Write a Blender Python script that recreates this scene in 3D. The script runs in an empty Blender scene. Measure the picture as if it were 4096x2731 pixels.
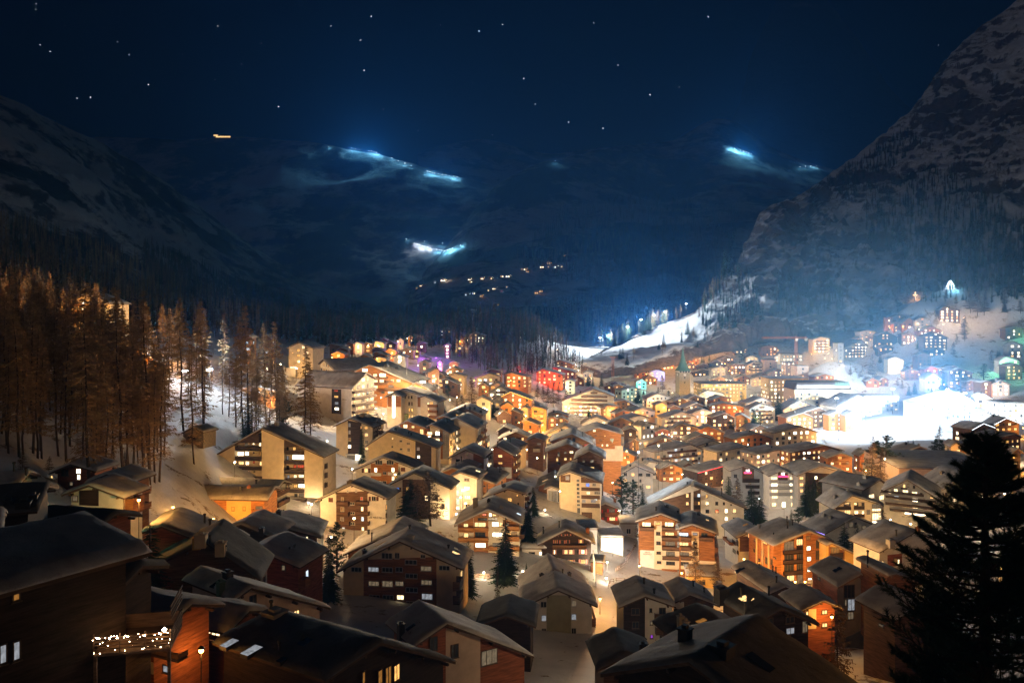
SKY, FILL, HAZE, LAMPK, MIST = 0.007, 0.15, 0.000085, 5.2, 0.0021
import bpy, bmesh, math, random
import numpy as np
from mathutils import Vector, Matrix, noise
from mathutils.bvhtree import BVHTree
RND = random.Random(7)
sc = bpy.context.scene
COL = sc.collection
rad = math.radians
CZ = 90.0            # camera height above the valley floor
F4 = 3215.0          # focal length in photo pixels
CX, HY = 2048.0, 1219.0
CROP = {'A': (0, 1800, 1.684), 'B': (700, 1600, 2.613), 'E': (700, 2100, 2.485), 'D': (1300, 1800, 2.613), 'F': (1300, 2300, 2.868),
        'G': (2000, 1900, 2.613), 'H': (2700, 1900, 2.613), 'I': (2300, 2200, 2.1), 'J': (0, 1000, 1.96), 'K': (700, 1150, 2.412),
        'L': (1300, 1300, 2.613), 'M': (2000, 1300, 2.613), 'N': (2600, 1300, 2.613), 'O': (3276, 1300, 2.613), 'P': (3276, 1750, 2.412),
        'Q': (3276, 2200, 2.868), 'R': (2300, 1000, 2.138), 'S': (3300, 1000, 2.955), 'T': (1300, 400, 1.568), 'U': (2600, 0, 1.307),
        'V': (1600, 1300, 4.48), 'X': (1900, 1750, 4.48), 'Y': (2400, 1650, 4.48), 'W': (2900, 1650, 4.48), 'Z': (0, 0, 1.0), 'd': (0, 0, 0.57422)}

def px(c, x, y):
    o = CROP[c]
    return o[0] + x / o[2], o[1] + y / o[2]

def ray(u, v):
    return Vector(((u - CX) / F4, 1.0, -(v - HY) / F4))

def at(u, v, d):
    r = ray(u, v)
    return Vector((r.x * d, d, CZ + r.z * d))

# ------------------------------------------------------------------ materials
MATS = {}
def newmat(name):
    m = bpy.data.materials.new(name)
    m.use_nodes = True
    nt = m.node_tree
    nt.nodes['Principled BSDF'].inputs['Specular IOR Level'].default_value = .12
    return m, nt, nt.nodes['Principled BSDF']

def ramp_mix(nt, fac, a, b):
    n = nt.nodes.new('ShaderNodeMix'); n.data_type = 'RGBA'
    nt.links.new(fac, n.inputs[0])
    n.inputs[6].default_value = (*a, 1); n.inputs[7].default_value = (*b, 1)
    return n.outputs[2]

def tex(nt, kind='NOISE', scale=1.0, detail=4, rough=0.6, mapscale=None, coord='Object'):
    tc = nt.nodes.new('ShaderNodeTexCoord')
    out = tc.outputs[coord]
    if mapscale:
        mp = nt.nodes.new('ShaderNodeMapping'); mp.inputs['Scale'].default_value = mapscale
        nt.links.new(out, mp.inputs['Vector']); out = mp.outputs['Vector']
    if kind == 'NOISE':
        n = nt.nodes.new('ShaderNodeTexNoise'); n.inputs['Scale'].default_value = scale
        n.inputs['Detail'].default_value = detail; n.inputs['Roughness'].default_value = rough
        nt.links.new(out, n.inputs['Vector']); return n.outputs['Fac']
    n = nt.nodes.new('ShaderNodeTexVoronoi'); n.inputs['Scale'].default_value = scale
    nt.links.new(out, n.inputs['Vector']); return n.outputs['Distance']

def contrast(nt, v, lo, hi):
    n = nt.nodes.new('ShaderNodeMapRange'); n.inputs['From Min'].default_value = lo; n.inputs['From Max'].default_value = hi
    nt.links.new(v, n.inputs['Value']); return n.outputs['Result']

def add_bump(nt, bs, h, strength=0.4, dist=0.1):
    b = nt.nodes.new('ShaderNodeBump'); b.inputs['Strength'].default_value = strength; b.inputs['Distance'].default_value = dist
    nt.links.new(h, b.inputs['Height']); nt.links.new(b.outputs['Normal'], bs.inputs['Normal'])

def plaster(name, c, dark=0.78):
    m, nt, bs = newmat(name)
    f = contrast(nt, tex(nt, scale=0.6, detail=6), 0.3, 0.7)
    nt.links.new(ramp_mix(nt, f, [x * dark for x in c], c), bs.inputs['Base Color'])
    bs.inputs['Roughness'].default_value = 0.9
    add_bump(nt, bs, tex(nt, scale=14), 0.15, 0.03)
    return m

def wood(name, c, var=0.45):
    m, nt, bs = newmat(name)
    f = contrast(nt, tex(nt, scale=1.0, detail=5, mapscale=(0.5, 0.5, 4.5)), 0.3, 0.72)
    nt.links.new(ramp_mix(nt, f, [x * var for x in c], [min(1, x * 1.2) for x in c]), bs.inputs['Base Color'])
    bs.inputs['Roughness'].default_value = 0.75
    w = nt.nodes.new('ShaderNodeTexWave'); w.bands_direction = 'Z'; w.inputs['Scale'].default_value = 1.6; w.inputs['Distortion'].default_value = 0.3
    tc = nt.nodes.new('ShaderNodeTexCoord'); nt.links.new(tc.outputs['Object'], w.inputs['Vector'])
    add_bump(nt, bs, w.outputs['Fac'], 0.22, 0.04)
    return m

def plain(name, c, rough=0.6, metal=0.0, var=0.7, scale=2.0):
    m, nt, bs = newmat(name)
    f = contrast(nt, tex(nt, scale=scale), 0.3, 0.7)
    nt.links.new(ramp_mix(nt, f, [x * var for x in c], c), bs.inputs['Base Color'])
    bs.inputs['Roughness'].default_value = rough; bs.inputs['Metallic'].default_value = metal
    return m

def glow(name, c, s, var=0.45, scale=(1.3, 1.3, 0.8), sample=True):
    m = bpy.data.materials.new(name); m.use_nodes = True
    nt = m.node_tree; bs = nt.nodes['Principled BSDF']
    bs.inputs['Base Color'].default_value = (0.05, 0.05, 0.05, 1); bs.inputs['Roughness'].default_value = 0.25
    f = contrast(nt, tex(nt, scale=2.2, detail=2, mapscale=scale), 0.35, 0.65)
    nt.links.new(ramp_mix(nt, f, [x * var for x in c], c), bs.inputs['Emission Color'])
    bs.inputs['Emission Strength'].default_value = s
    m.cycles.emission_sampling = 'AUTO' if sample else 'NONE'
    return m

def snow_mat(name, dirt=0.0, bump=0.35, scale=0.35, dirtc=(0.24, 0.19, 0.15)):
    m, nt, bs = newmat(name)
    f = contrast(nt, tex(nt, scale=0.25, detail=6), 0.3, 0.7)
    c = ramp_mix(nt, f, (0.68, 0.69, 0.72), (0.82, 0.82, 0.83))
    if dirt > 0:
        n = nt.nodes.new('ShaderNodeMix'); n.data_type = 'RGBA'
        d = contrast(nt, tex(nt, scale=0.11, detail=9, rough=0.75), 0.62 - dirt, 0.66 - dirt * 0.9)
        nt.links.new(d, n.inputs[0]); nt.links.new(c, n.inputs[6]); n.inputs[7].default_value = (*dirtc, 1); c = n.outputs[2]
    nt.links.new(c, bs.inputs['Base Color'])
    bs.inputs['Roughness'].default_value = 0.8
    add_bump(nt, bs, tex(nt, scale=scale, detail=8, rough=0.65), bump, 0.6)
    return m

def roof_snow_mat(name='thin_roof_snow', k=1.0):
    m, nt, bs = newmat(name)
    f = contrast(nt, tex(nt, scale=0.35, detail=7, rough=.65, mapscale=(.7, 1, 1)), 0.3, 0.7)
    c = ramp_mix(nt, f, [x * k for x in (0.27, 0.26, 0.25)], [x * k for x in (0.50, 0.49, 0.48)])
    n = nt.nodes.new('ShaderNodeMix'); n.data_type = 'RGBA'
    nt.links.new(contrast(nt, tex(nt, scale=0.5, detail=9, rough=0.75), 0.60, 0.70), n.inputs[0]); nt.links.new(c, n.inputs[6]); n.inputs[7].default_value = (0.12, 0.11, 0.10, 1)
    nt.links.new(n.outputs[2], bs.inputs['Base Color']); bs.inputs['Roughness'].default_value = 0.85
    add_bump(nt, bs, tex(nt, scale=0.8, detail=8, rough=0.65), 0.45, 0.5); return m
M = MATS
M['wh'] = plaster('white_plaster', (0.74, 0.70, 0.62)); M['cr'] = plaster('cream_plaster', (0.70, 0.58, 0.40))
M['pk'] = plaster('pinkish_plaster', (0.62, 0.46, 0.36)); M['gy'] = plaster('grey_plaster', (0.34, 0.33, 0.31))
M['gn'] = plaster('pale_green_plaster', (0.42, 0.55, 0.44)); M['tq'] = plaster('teal_lit_plaster', (0.25, 0.58, 0.52))  # turquoise wall carries the teal light on one town house
M['oc'] = plaster('ochre_plaster', (0.70, 0.47, 0.16)); M['cn'] = plaster('concrete', (0.36, 0.33, 0.27), 0.65)
M['li'] = plaster('lilac_and_violet_lit_plaster', (0.66, 0.58, 0.68)); M['ol'] = plaster('olive_plaster', (0.36, 0.34, 0.22))  # lilac also holds the violet light on one white town house
M['br'] = wood('brown_timber', (0.15, 0.085, 0.05)); M['wd'] = wood('larch_timber', (0.31, 0.13, 0.045))
M['or'] = wood('honey_timber', (0.46, 0.20, 0.062)); M['bk'] = wood('blackened_timber', (0.038, 0.024, 0.017))
M['rd'] = wood('reddish_timber', (0.30, 0.10, 0.05)); M['dk'] = wood('dark_cladding', (0.07, 0.05, 0.042))
M['eave'] = wood('eave_board', (0.10, 0.06, 0.036)); M['eavel'] = wood('light_eave_board', (0.32, 0.19, 0.10))
M['st'] = plain('rubble_stone', (0.22, 0.18, 0.13), 0.95, 0, 0.35, 3.5)
M['snow'] = roof_snow_mat(); M['dim'] = roof_snow_mat('roof_snow_dimmed', .24); M['ground'] = snow_mat('ground_snow', 0.05, 0.9, 0.45)  # 'dim' is a darkened roof snow copy, foreground gloom put into its colour
M['metal'] = plain('dark_metal', (0.06, 0.055, 0.05), 0.5, 0.6); M['frame'] = plain('window_frame_wood', (0.12, 0.08, 0.05), 0.7)
M['framew'] = plain('white_window_frame', (0.55, 0.52, 0.46), 0.6); M['copper'] = plain('green_copper', (0.16, 0.27, 0.20), 0.6)
M['redsh'] = plain('red_shutter_paint', (0.55, 0.05, 0.03), 0.6); M['brsh'] = plain('brown_shutter_paint', (0.14, 0.06, 0.035), 0.7)
M['pksh'] = plain('rose_shutter_paint', (0.42, 0.17, 0.12), 0.7)
M['white'] = plain('white_paint', (0.78, 0.76, 0.72), 0.6); M['rustcrane'] = plain('orange_crane_paint', (0.45, 0.14, 0.04), 0.6)
M['ice'] = snow_mat('groomed_snow', 0, 0.1, 1.0); M['road'] = snow_mat('packed_snow_road', 0, 0.2, 1.5)
M['black'] = plain('black_lettering', (0.03, 0.028, 0.025), 0.7); M['gold'] = plain('pale_lettering', (0.75, 0.68, 0.52), 0.6)
M['curtain'] = plain('curtain', (0.4, 0.36, 0.3), 0.9)
g, gt, gb = newmat('dark_glass'); gb.inputs['Base Color'].default_value = (0.025, 0.03, 0.035, 1); gb.inputs['Roughness'].default_value = 0.12; gb.inputs['Specular IOR Level'].default_value = .5
M['d'] = g
WIN = {'w': ((1, 0.76, 0.42), 3.2), 'o': ((1, 0.50, 0.13), 1.8), 'b': ((0.72, 0.86, 1.0), 2.2), 'r': ((1, 0.10, 0.04), 0.9),
       'c': ((0.62, 0.46, 0.28), 0.30), 'g': ((0.62, 1.0, 0.78), 1.4), 'u': ((0.10, 0.28, 1.0), 1.6), 'p': ((0.45, 0.08, 0.9), 0.8),
       'W': ((1, 0.84, 0.58), 7.0), 'm': ((1, 0.62, 0.24), 2.4), 'n': ((0.62, 0.66, 0.72), 0.55), 'a': ((1.0, 0.42, 0.08), 0.35)}
for k, (c, s) in WIN.items():
    M[k] = glow('lit_window_' + {'w': 'warm', 'o': 'amber', 'b': 'cool', 'r': 'red', 'c': 'curtained', 'g': 'greenish', 'u': 'blue', 'p': 'purple', 'W': 'bright', 'm': 'golden', 'n': 'dim_white', 'a': 'dim_amber'}[k], c, s)
M['bulbw'] = glow('lamp_warm', (1, 0.78, 0.5), 60, 1, sample=False); M['bulbo'] = glow('lamp_sodium', (1, 0.46, 0.1), 40, 1, sample=False)
M['bulbc'] = glow('lamp_cool', (0.8, 0.92, 1), 90, 1, sample=False); M['bulbg'] = glow('lamp_green', (0.2, 1, 0.5), 25, 1, sample=False)
M['bulbp'] = glow('lamp_purple', (0.6, 0.15, 1), 25, 1, sample=False); M['bulbr'] = glow('lamp_red', (1, 0.05, 0.06), 25, 1, sample=False)
M['redneon'] = glow('red_neon', (1, 0.02, 0.10), 6, 1); M['whiteneon'] = glow('white_neon', (1, 0.85, 0.85), 9, 1)
M['ledy'] = glow('amber_led_strip', (1, 0.6, 0.12), 5, 1); M['ledp'] = glow('violet_led_strip', (0.35, 0.25, 1), 4, 1)
M['ledw'] = glow('white_led_strip', (0.8, 0.9, 1), 6, 1); M['ledr'] = glow('red_led_strip', (1, 0.08, 0.1), 4, 1)

# ------------------------------------------------------------------ mesh helpers
class MB:
    def __init__(s): s.v = []; s.f = []; s.m = []; s.mi = 0
    def poly(s, pts, faces):
        b = len(s.v); s.v += [tuple(p) for p in pts]
        s.f += [tuple(b + i for i in f) for f in faces]; s.m += [s.mi] * len(faces)
    def box(s, x0, x1, y0, y1, z0, z1):
        s.poly([(x0, y0, z0), (x1, y0, z0), (x1, y1, z0), (x0, y1, z0), (x0, y0, z1), (x1, y0, z1), (x1, y1, z1), (x0, y1, z1)],
               [(0, 3, 2, 1), (4, 5, 6, 7), (0, 1, 5, 4), (1, 2, 6, 5), (2, 3, 7, 6), (3, 0, 4, 7)])
    def prism_y(s, prof, y0, y1):      # profile in x,z (counter-clockwise seen from -y) swept along y
        n = len(prof)
        s.poly([(x, y0, z) for x, z in prof] + [(x, y1, z) for x, z in prof],
               [tuple(range(n)), tuple(range(2 * n - 1, n - 1, -1))] + [(i, i + n, (i + 1) % n + n, (i + 1) % n) for i in range(n)])
    def tube(s, a, b, r0, r1, n=6, cap=True):
        a, b = Vector(a), Vector(b); t = (b - a)
        if t.length < 1e-6: return
        t.normalize(); u = t.orthogonal().normalized(); w = t.cross(u)
        ring = lambda c, r: [c + (u * math.cos(2 * math.pi * i / n) + w * math.sin(2 * math.pi * i / n)) * r for i in range(n)]
        fs = [(i, (i + 1) % n, (i + 1) % n + n, i + n) for i in range(n)]
        if cap: fs += [tuple(range(n - 1, -1, -1)), tuple(range(n, 2 * n))]
        s.poly(ring(a, r0) + ring(b, r1), fs)
    def lathe(s, prof, n=10, c=(0, 0, 0)):   # profile of (r,z)
        k = len(prof); pts = []
        for r, z in prof:
            pts += [(c[0] + r * math.cos(2 * math.pi * i / n), c[1] + r * math.sin(2 * math.pi * i / n), c[2] + z) for i in range(n)]
        s.poly(pts, [(j * n + i, j * n + (i + 1) % n, (j + 1) * n + (i + 1) % n, (j + 1) * n + i) for j in range(k - 1) for i in range(n)])
    def mesh(s, name, mats, smooth=False):
        me = bpy.data.meshes.new(name); me.from_pydata(s.v, [], s.f)
        for m in (mats if isinstance(mats, (list, tuple)) else [mats]): me.materials.append(m)
        if any(s.m): me.polygons.foreach_set('material_index', s.m)
        if smooth: me.polygons.foreach_set('use_smooth', [True] * len(s.f))
        me.update(); return me

def link(name, data, parent=None, loc=None, rot=None):
    o = bpy.data.objects.new(name, data); COL.objects.link(o)
    if parent is not None: o.parent = parent
    if loc is not None: o.location = loc
    if rot is not None: o.rotation_euler = rot
    return o
def tag(o, label=None, cat=None, group=None, kind=None):
    if label: o['label'] = label
    if cat: o['category'] = cat
    if group: o['group'] = group
    if kind: o['kind'] = kind
    return o
def empty(name, loc, rz=0.0, scale=1.0):
    o = link(name, None, None, loc, (0, 0, rz)); o.scale = (scale,) * 3; o.empty_display_size = 0.5
    return o

# ------------------------------------------------------------------ terrain
TPX = np.array([-600, 0, 250, 450, 560, 650, 760, 900, 1176, 1300, 1500, 1700, 1900, 2100, 2352, 2900], float)
TD = np.array([30, 60, 100, 140, 180, 240, 300, 360, 450, 560, 660, 760, 850, 950, 1100, 1400], float)
TZ = CZ - np.array([   # metres below the camera
 [14, 16, 16, 17, 18, 18, 18, 19, 19, 19, 19, 19, 19, 18, 17, 15],
 [28, 33, 35, 36, 37, 37, 38, 38, 38, 38, 38, 38, 37, 36, 35, 32],
 [34, 40, 44, 47, 49, 50, 51, 52, 53, 53, 53, 53, 52, 51, 49, 45],
 [24, 29, 41, 49, 53, 56, 57, 58, 62, 63, 63, 63, 62, 61, 58, 52],
 [18, 24, 35, 47, 57, 60, 60, 61, 65, 67, 70, 71, 70, 68, 65, 58],
 [12, 18, 25, 40, 50, 57, 60, 62, 66, 69, 76, 78, 78, 74, 70, 62],
 [8, 14, 22, 30, 38, 47, 56, 61, 66, 72, 82, 86, 85, 78, 73, 65],
 [6, 12, 18, 26, 33, 42, 50, 52, 68, 76, 88, 91, 88, 80, 73, 65],
 [4, 10, 15, 22, 28, 34, 40, 46, 70, 80, 87, 88, 86, 78, 73, 64],
 [2, 8, 13, 18, 22, 28, 34, 41, 62, 80, 85, 86, 84, 76, 70, 60],
 [0, 6, 11, 16, 20, 25, 31, 38, 56, 74, 84, 85, 78, 66, 55, 46],
 [-3, 4, 9, 14, 18, 23, 30, 36, 48, 66, 80, 80, 66, 40, 20, 10],
 [-5, 2, 8, 13, 17, 22, 29, 35, 22, 56, 68, 52, 38, 20, 0, -15],
 [-8, 0, 6, 12, 16, 21, 28, 34, 22, 50, 58, 40, 28, 14, -5, -25],
 [-10, 0, 6, 12, 16, 21, 28, 36, 40, 56, 60, 42, 30, 15, 0, -20],
 [0, 5, 10, 15, 20, 25, 30, 40, 60, 70, 70, 50, 40, 30, 20, 0]], float)
LEFT = ((0, 30, 60, 100, 170, 205, 245, 290, 330, 372, 402, 462, 600, 900), (0, 36, 72, 122, 215, 240, 292, 325, 352, 385, 410, 420, 640, 850))
RIGHT = ((0, 30, 52, 86, 113, 150, 165, 200, 230, 268, 300, 350, 420, 480, 700, 900), (0, 36, 62, 115, 160, 212, 230, 283, 320, 370, 430, 500, 600, 740, 800, 860))
def conv(crop, d):
    """first-guess distances corrected by the storey heights seen in the photograph"""
    t = LEFT if crop in 'ABDEJKL' else RIGHT
    return float(np.interp(d, *t))
def crw(t):
    return np.array([-0.5 * t + t * t - 0.5 * t ** 3, 1 - 2.5 * t * t + 1.5 * t ** 3, 0.5 * t + 2 * t * t - 1.5 * t ** 3, -0.5 * t * t + 0.5 * t ** 3])
BUMPS = []
def add_bump_hill(u, v, d, sx, sy, amp): 
    p = at(u, v, d); BUMPS.append((p.x, p.y, sx, sy, amp))
def HA(X, Y):
    X = np.asarray(X, float); Y = np.asarray(Y, float)
    D = np.clip(Y, 30, 1399); P = np.clip(1176 + 1846 * X / np.maximum(Y, 30), -599, 2899)
    j = np.clip(np.searchsorted(TPX, P, 'right') - 1, 0, len(TPX) - 2); tx = (P - TPX[j]) / (TPX[j + 1] - TPX[j])
    i = np.clip(np.searchsorted(TD, D, 'right') - 1, 0, len(TD) - 2); ty = (D - TD[i]) / (TD[i + 1] - TD[i])
    wx = crw(tx); wy = crw(ty); z = 0
    for a in range(4):
        ii = np.clip(i + a - 1, 0, len(TD) - 1)
        for b in range(4):
            jj = np.clip(j + b - 1, 0, len(TPX) - 1); z = z + wy[a] * wx[b] * TZ[ii, jj]
    t = np.clip(Y / 30.0, 0, 1); near = np.where(Y < 0, CZ - 8 - Y * 0.62, CZ - 8)  # unseen slope behind the camera, raised to shade the foreground
    z = np.where(Y < 30, near * (1 - t) + z * t, z)
    for (bx, by, sx, sy, amp) in BUMPS:
        z = z + amp * np.exp(-((X - bx) / sx) ** 2 - ((Y - by) / sy) ** 2)
    return z
def H(x, y): return float(HA(x, y))
def ground_hit(u, v):
    ds = np.concatenate([np.arange(25, 300, 0.5), np.arange(300, 1390, 2.0)])
    r = ray(u, v); zz = CZ + r.z * ds - HA(r.x * ds, ds)
    k = np.argmax(zz < 0)
    if zz[k] >= 0: return 900.0
    return float(ds[k])
def depth_for_height(u, v, hr):
    ds = np.concatenate([np.arange(25, 300, 0.5), np.arange(300, 1390, 2.0)])
    r = ray(u, v); zz = CZ + r.z * ds - HA(r.x * ds, ds) - hr
    zz[ds < 150] = 99
    k = np.argmax(zz < 0)
    if zz[k] >= 0: k = int(np.argmin(zz))
    return float(ds[k])
# local knolls: cross knoll, star knoll, rock at the edge, hotel knoll, wooded mound
add_bump_hill(3660, 1235, 800, 34, 30, 27); add_bump_hill(3800, 1190, 830, 42, 34, 32); add_bump_hill(4090, 1200, 790, 40, 36, 26)
add_bump_hill(3340, 1440, 690, 34, 32, 27)

def grid_mesh(name, P, mats, smooth=True):
    n, m = P.shape[:2]
    idx = np.arange(n * m).reshape(n, m)
    q = np.stack([idx[:-1, :-1], idx[:-1, 1:], idx[1:, 1:], idx[1:, :-1]], -1).reshape(-1, 4)
    me = bpy.data.meshes.new(name)
    me.from_pydata(P.reshape(-1, 3).tolist(), [], q.tolist())
    for mm in (mats if isinstance(mats, list) else [mats]): me.materials.append(mm)
    me.polygons.foreach_set('use_smooth', [smooth] * len(me.polygons)); me.update()
    return me
def fbm(x, y, z, o=5): return noise.fractal(Vector((x, y, z)), 1.0, 2.0, o)

Yr = np.concatenate([np.linspace(-230, 30, 28), np.geomspace(32, 1390, 220)])
Sr = np.linspace(-1, 1, 260)
Yg, Sg = np.meshgrid(Yr, Sr, indexing='ij'); Xg = Sg * (70 + 0.82 * np.maximum(Yg, 40) + 300 * np.clip(1 - Yg / 60, 0, 1))
Zg = HA(Xg, Yg)
for i in range(Zg.shape[0]):
    for j in range(Zg.shape[1]):
        x, y = Xg[i, j], Yg[i, j]
        Zg[i, j] += 0.65 * fbm(x * 0.06, y * 0.06, 1.3, 4) + (0.5 * fbm(x * 0.25, y * 0.25, 5.0, 3) if x / max(y, 30) < -0.28 and y > 100 else 0)
gme = grid_mesh('ground', np.stack([Xg, Yg, Zg], -1), M['ground'])
tag(link('ground', gme), kind='structure')

# ------------------------------------------------------------------ mountains
def mtn_mat(name, snow, rock, snow_amt, scale, forest=None, famt=0.0, rockscale=1.0):
    m, nt, bs = newmat(name)
    geo = nt.nodes.new('ShaderNodeNewGeometry'); sep = nt.nodes.new('ShaderNodeSeparateXYZ'); nt.links.new(geo.outputs['Normal'], sep.inputs[0])
    n1 = tex(nt, scale=scale, detail=10, rough=0.72, mapscale=(1, 1, 1.8))
    a = nt.nodes.new('ShaderNodeMath'); a.operation = 'MULTIPLY_ADD'; a.inputs[1].default_value = 0.55; nt.links.new(sep.outputs['Z'], a.inputs[0]); nt.links.new(n1, a.inputs[2])
    low = nt.nodes.new('ShaderNodeMath'); low.operation = 'MULTIPLY_ADD'; low.inputs[1].default_value = 0.75; nt.links.new(tex(nt, scale=scale * .16, detail=5, rough=.55, mapscale=(1, 1.3, .8)), low.inputs[0]); nt.links.new(a.outputs[0], low.inputs[2])
    f = contrast(nt, low.outputs[0], 1.31 - snow_amt, 1.43 - snow_amt)
    rk = ramp_mix(nt, contrast(nt, tex(nt, scale=scale * 4 * rockscale, detail=8, rough=0.7), 0.35, 0.65), [x * 0.4 for x in rock], rock)
    n = nt.nodes.new('ShaderNodeMix'); n.data_type = 'RGBA'; nt.links.new(f, n.inputs[0]); nt.links.new(rk, n.inputs[6]); n.inputs[7].default_value = (*snow, 1)
    c = n.outputs[2]
    if forest:
        n2 = nt.nodes.new('ShaderNodeMix'); n2.data_type = 'RGBA'
        nt.links.new(contrast(nt, tex(nt, scale=scale * 0.45, detail=9, rough=0.7), 0.55 - famt, 0.6 - famt), n2.inputs[0])
        nt.links.new(c, n2.inputs[6]); n2.inputs[7].default_value = (*forest, 1); c = n2.outputs[2]
    nt.links.new(c, bs.inputs['Base Color']); bs.inputs['Roughness'].default_value = 0.95
    add_bump(nt, bs, n1, 0.9, 1.2 / scale * 0.16)
    return m

def spl(rows, nc, nr):
    A = np.array([[tuple(at(p[0] / 0.57422, p[1] / 0.57422, p[2])) for p in r] for r in rows], float)
    def resample(A, n, axis):
        k = A.shape[axis]; t = np.linspace(0, k - 1, n); i = np.clip(t.astype(int), 0, k - 2); w = crw(t - i)
        return sum(np.take(A, np.clip(i + a - 1, 0, k - 1), axis) * (w[a].reshape((-1, 1, 1) if axis == 0 else (1, -1, 1))) for a in range(4))
    return resample(resample(A, nr, 0), nc, 1)

MTNS = []
def mountain(name, rows, nc, nr, mat, amp, freq, seed, ridged=0.5, back=(1.3, 0.35)):
    rr = [[(p[0], p[1] + 40, p[2] * .985) for p in rows[0]]] + [list(r) for r in rows]
    P = spl(rr, nc, nr)
    du = np.gradient(P, axis=1); dv = np.gradient(P, axis=0); N = np.cross(du, dv); N /= np.maximum(np.linalg.norm(N, axis=2, keepdims=True), 1e-9)
    N *= np.sign(np.sum(N * np.array([0, -1, 0.6]), axis=2, keepdims=True))
    for i in range(nr):
        edge = min(1.0, (nr - 1 - i) / (nr * 0.12) + 0.35, i / (nr * 0.06) + 0.05)
        for j in range(nc):
            p = P[i, j]; q = Vector((p[0] * freq, p[1] * freq, p[2] * freq + seed))
            d = (1 - ridged) * noise.fractal(q, 0.9, 2.1, 7) + ridged * (noise.ridged_multi_fractal(q, 0.9, 2.1, 6, 1.0, 2.0) - 1.0)
            P[i, j] = p + N[i, j] * d * amp * edge * (0.16 + .84 * min(1, max(0, (j / nc - .22) / .12)) if name == 'right_mountain' else 1)
    zb = P[0, :, 2].min()
    bk = []
    for t in (0.25, 0.6, 1.0):
        B = P[-1].copy(); B[:, :2] *= 1 + (back[0] - 1) * t; B[:, 2] = B[:, 2] * (1 - back[1] * t) + zb * back[1] * t - 10 * t; bk.append(B)
    P = np.concatenate([P, np.stack(bk)], 0)
    me = grid_mesh(name, P, mat)
    o = tag(link(name, me), kind='structure'); MTNS.append(me); return o

SN = (0.62, 0.61, 0.62)
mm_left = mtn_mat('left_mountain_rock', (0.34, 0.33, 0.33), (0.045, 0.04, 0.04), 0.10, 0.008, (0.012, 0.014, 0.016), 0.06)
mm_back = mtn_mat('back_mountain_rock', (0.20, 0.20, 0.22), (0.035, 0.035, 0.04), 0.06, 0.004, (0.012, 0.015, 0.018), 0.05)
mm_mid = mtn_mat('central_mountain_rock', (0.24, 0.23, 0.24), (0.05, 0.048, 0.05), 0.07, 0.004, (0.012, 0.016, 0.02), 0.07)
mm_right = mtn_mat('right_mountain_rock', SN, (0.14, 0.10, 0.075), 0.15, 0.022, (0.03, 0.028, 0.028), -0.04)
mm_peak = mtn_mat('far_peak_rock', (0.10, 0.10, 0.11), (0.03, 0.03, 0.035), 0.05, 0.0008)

def lerp_row(a, b, t, dz=0):
    return [(p[0] + (q[0] - p[0]) * t, p[1] + (q[1] - p[1]) * t + dz, p[2] + (q[2] - p[2]) * t) for p, q in zip(a, b)]
Lf = [(-600, 760, 350), (-250, 745, 380), (0, 738, 410), (130, 745, 450), (250, 752, 500), (350, 760, 560), (450, 768, 640), (570, 778, 720), (700, 786, 820), (850, 790, 960), (1000, 790, 1100)]
Lm = [(-600, 460, 750), (-250, 480, 800), (0, 510, 900), (130, 545, 1000), (250, 590, 1100), (350, 620, 1250), (450, 655, 1400), (570, 690, 1550), (700, 718, 1650), (850, 742, 1750), (1000, 762, 1800)]
Lr = [(-600, 60, 1400), (-250, 150, 1500), (0, 218, 1700), (130, 285, 1850), (250, 338, 2050), (350, 400, 2250), (450, 470, 2400), (570, 560, 2500), (700, 640, 2500), (850, 700, 2400), (1000, 745, 2300)]
mountain('left_mountain', [Lf, lerp_row(Lf, Lm, .5), Lm, lerp_row(Lm, Lr, .5), Lr], 230, 170, mm_left, 26, 0.006, 3.1)
Bf = [(0, 640, 2400), (200, 660, 2400), (400, 690, 2400), (600, 720, 2400), (800, 735, 2500), (950, 720, 2700), (1040, 640, 2950), (1120, 560, 3250), (1180, 520, 3500)]
Br = [(0, 345, 4800), (200, 318, 5000), (400, 322, 4900), (505, 314, 4800), (700, 326, 4600), (800, 345, 4400), (900, 365, 4300), (1060, 408, 4200), (1180, 440, 4200)]
mountain('back_mountain', [Bf, lerp_row(Bf, Br, .33, 12), lerp_row(Bf, Br, .66, 8), Br], 170, 110, mm_back, 70, 0.0016, 9.0)
Gf = [(960, 400, 5600), (1100, 420, 5600), (1250, 420, 5600), (1400, 420, 5600), (1500, 420, 5600)]
Gr = [(960, 352, 6300), (1100, 322, 6500), (1250, 352, 6500), (1400, 340, 6500), (1500, 372, 6500)]
mountain('far_ridge', [Gf, lerp_row(Gf, Gr, .5), Gr], 80, 30, mm_back, 60, 0.0016, 21.0)
Cf = [(850, 800, 1300), (1000, 790, 1350), (1150, 785, 1350), (1300, 785, 1350), (1450, 775, 1400), (1600, 740, 1600), (1750, 700, 1900), (1900, 620, 2200), (2060, 560, 2500), (2250, 520, 2700)]
Cm = [(900, 730, 1900), (1010, 690, 2100), (1130, 650, 2250), (1260, 620, 2400), (1400, 600, 2500), (1550, 570, 2700), (1720, 530, 2900), (1880, 500, 3100), (2050, 480, 3300), (2250, 450, 3400)]
Cr = [(1000, 610, 3200), (1080, 500, 3500), (1150, 420, 3750), (1270, 368, 4000), (1400, 342, 4400), (1540, 322, 4800), (1660, 274, 5000), (1790, 345, 5000), (1950, 400, 4800), (2250, 440, 4500)]
mountain('central_mountain', [Cf, lerp_row(Cf, Cm, .5), Cm, lerp_row(Cm, Cr, .5, 10), Cr], 210, 130, mm_mid, 50, 0.0022, 14.0)
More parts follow.
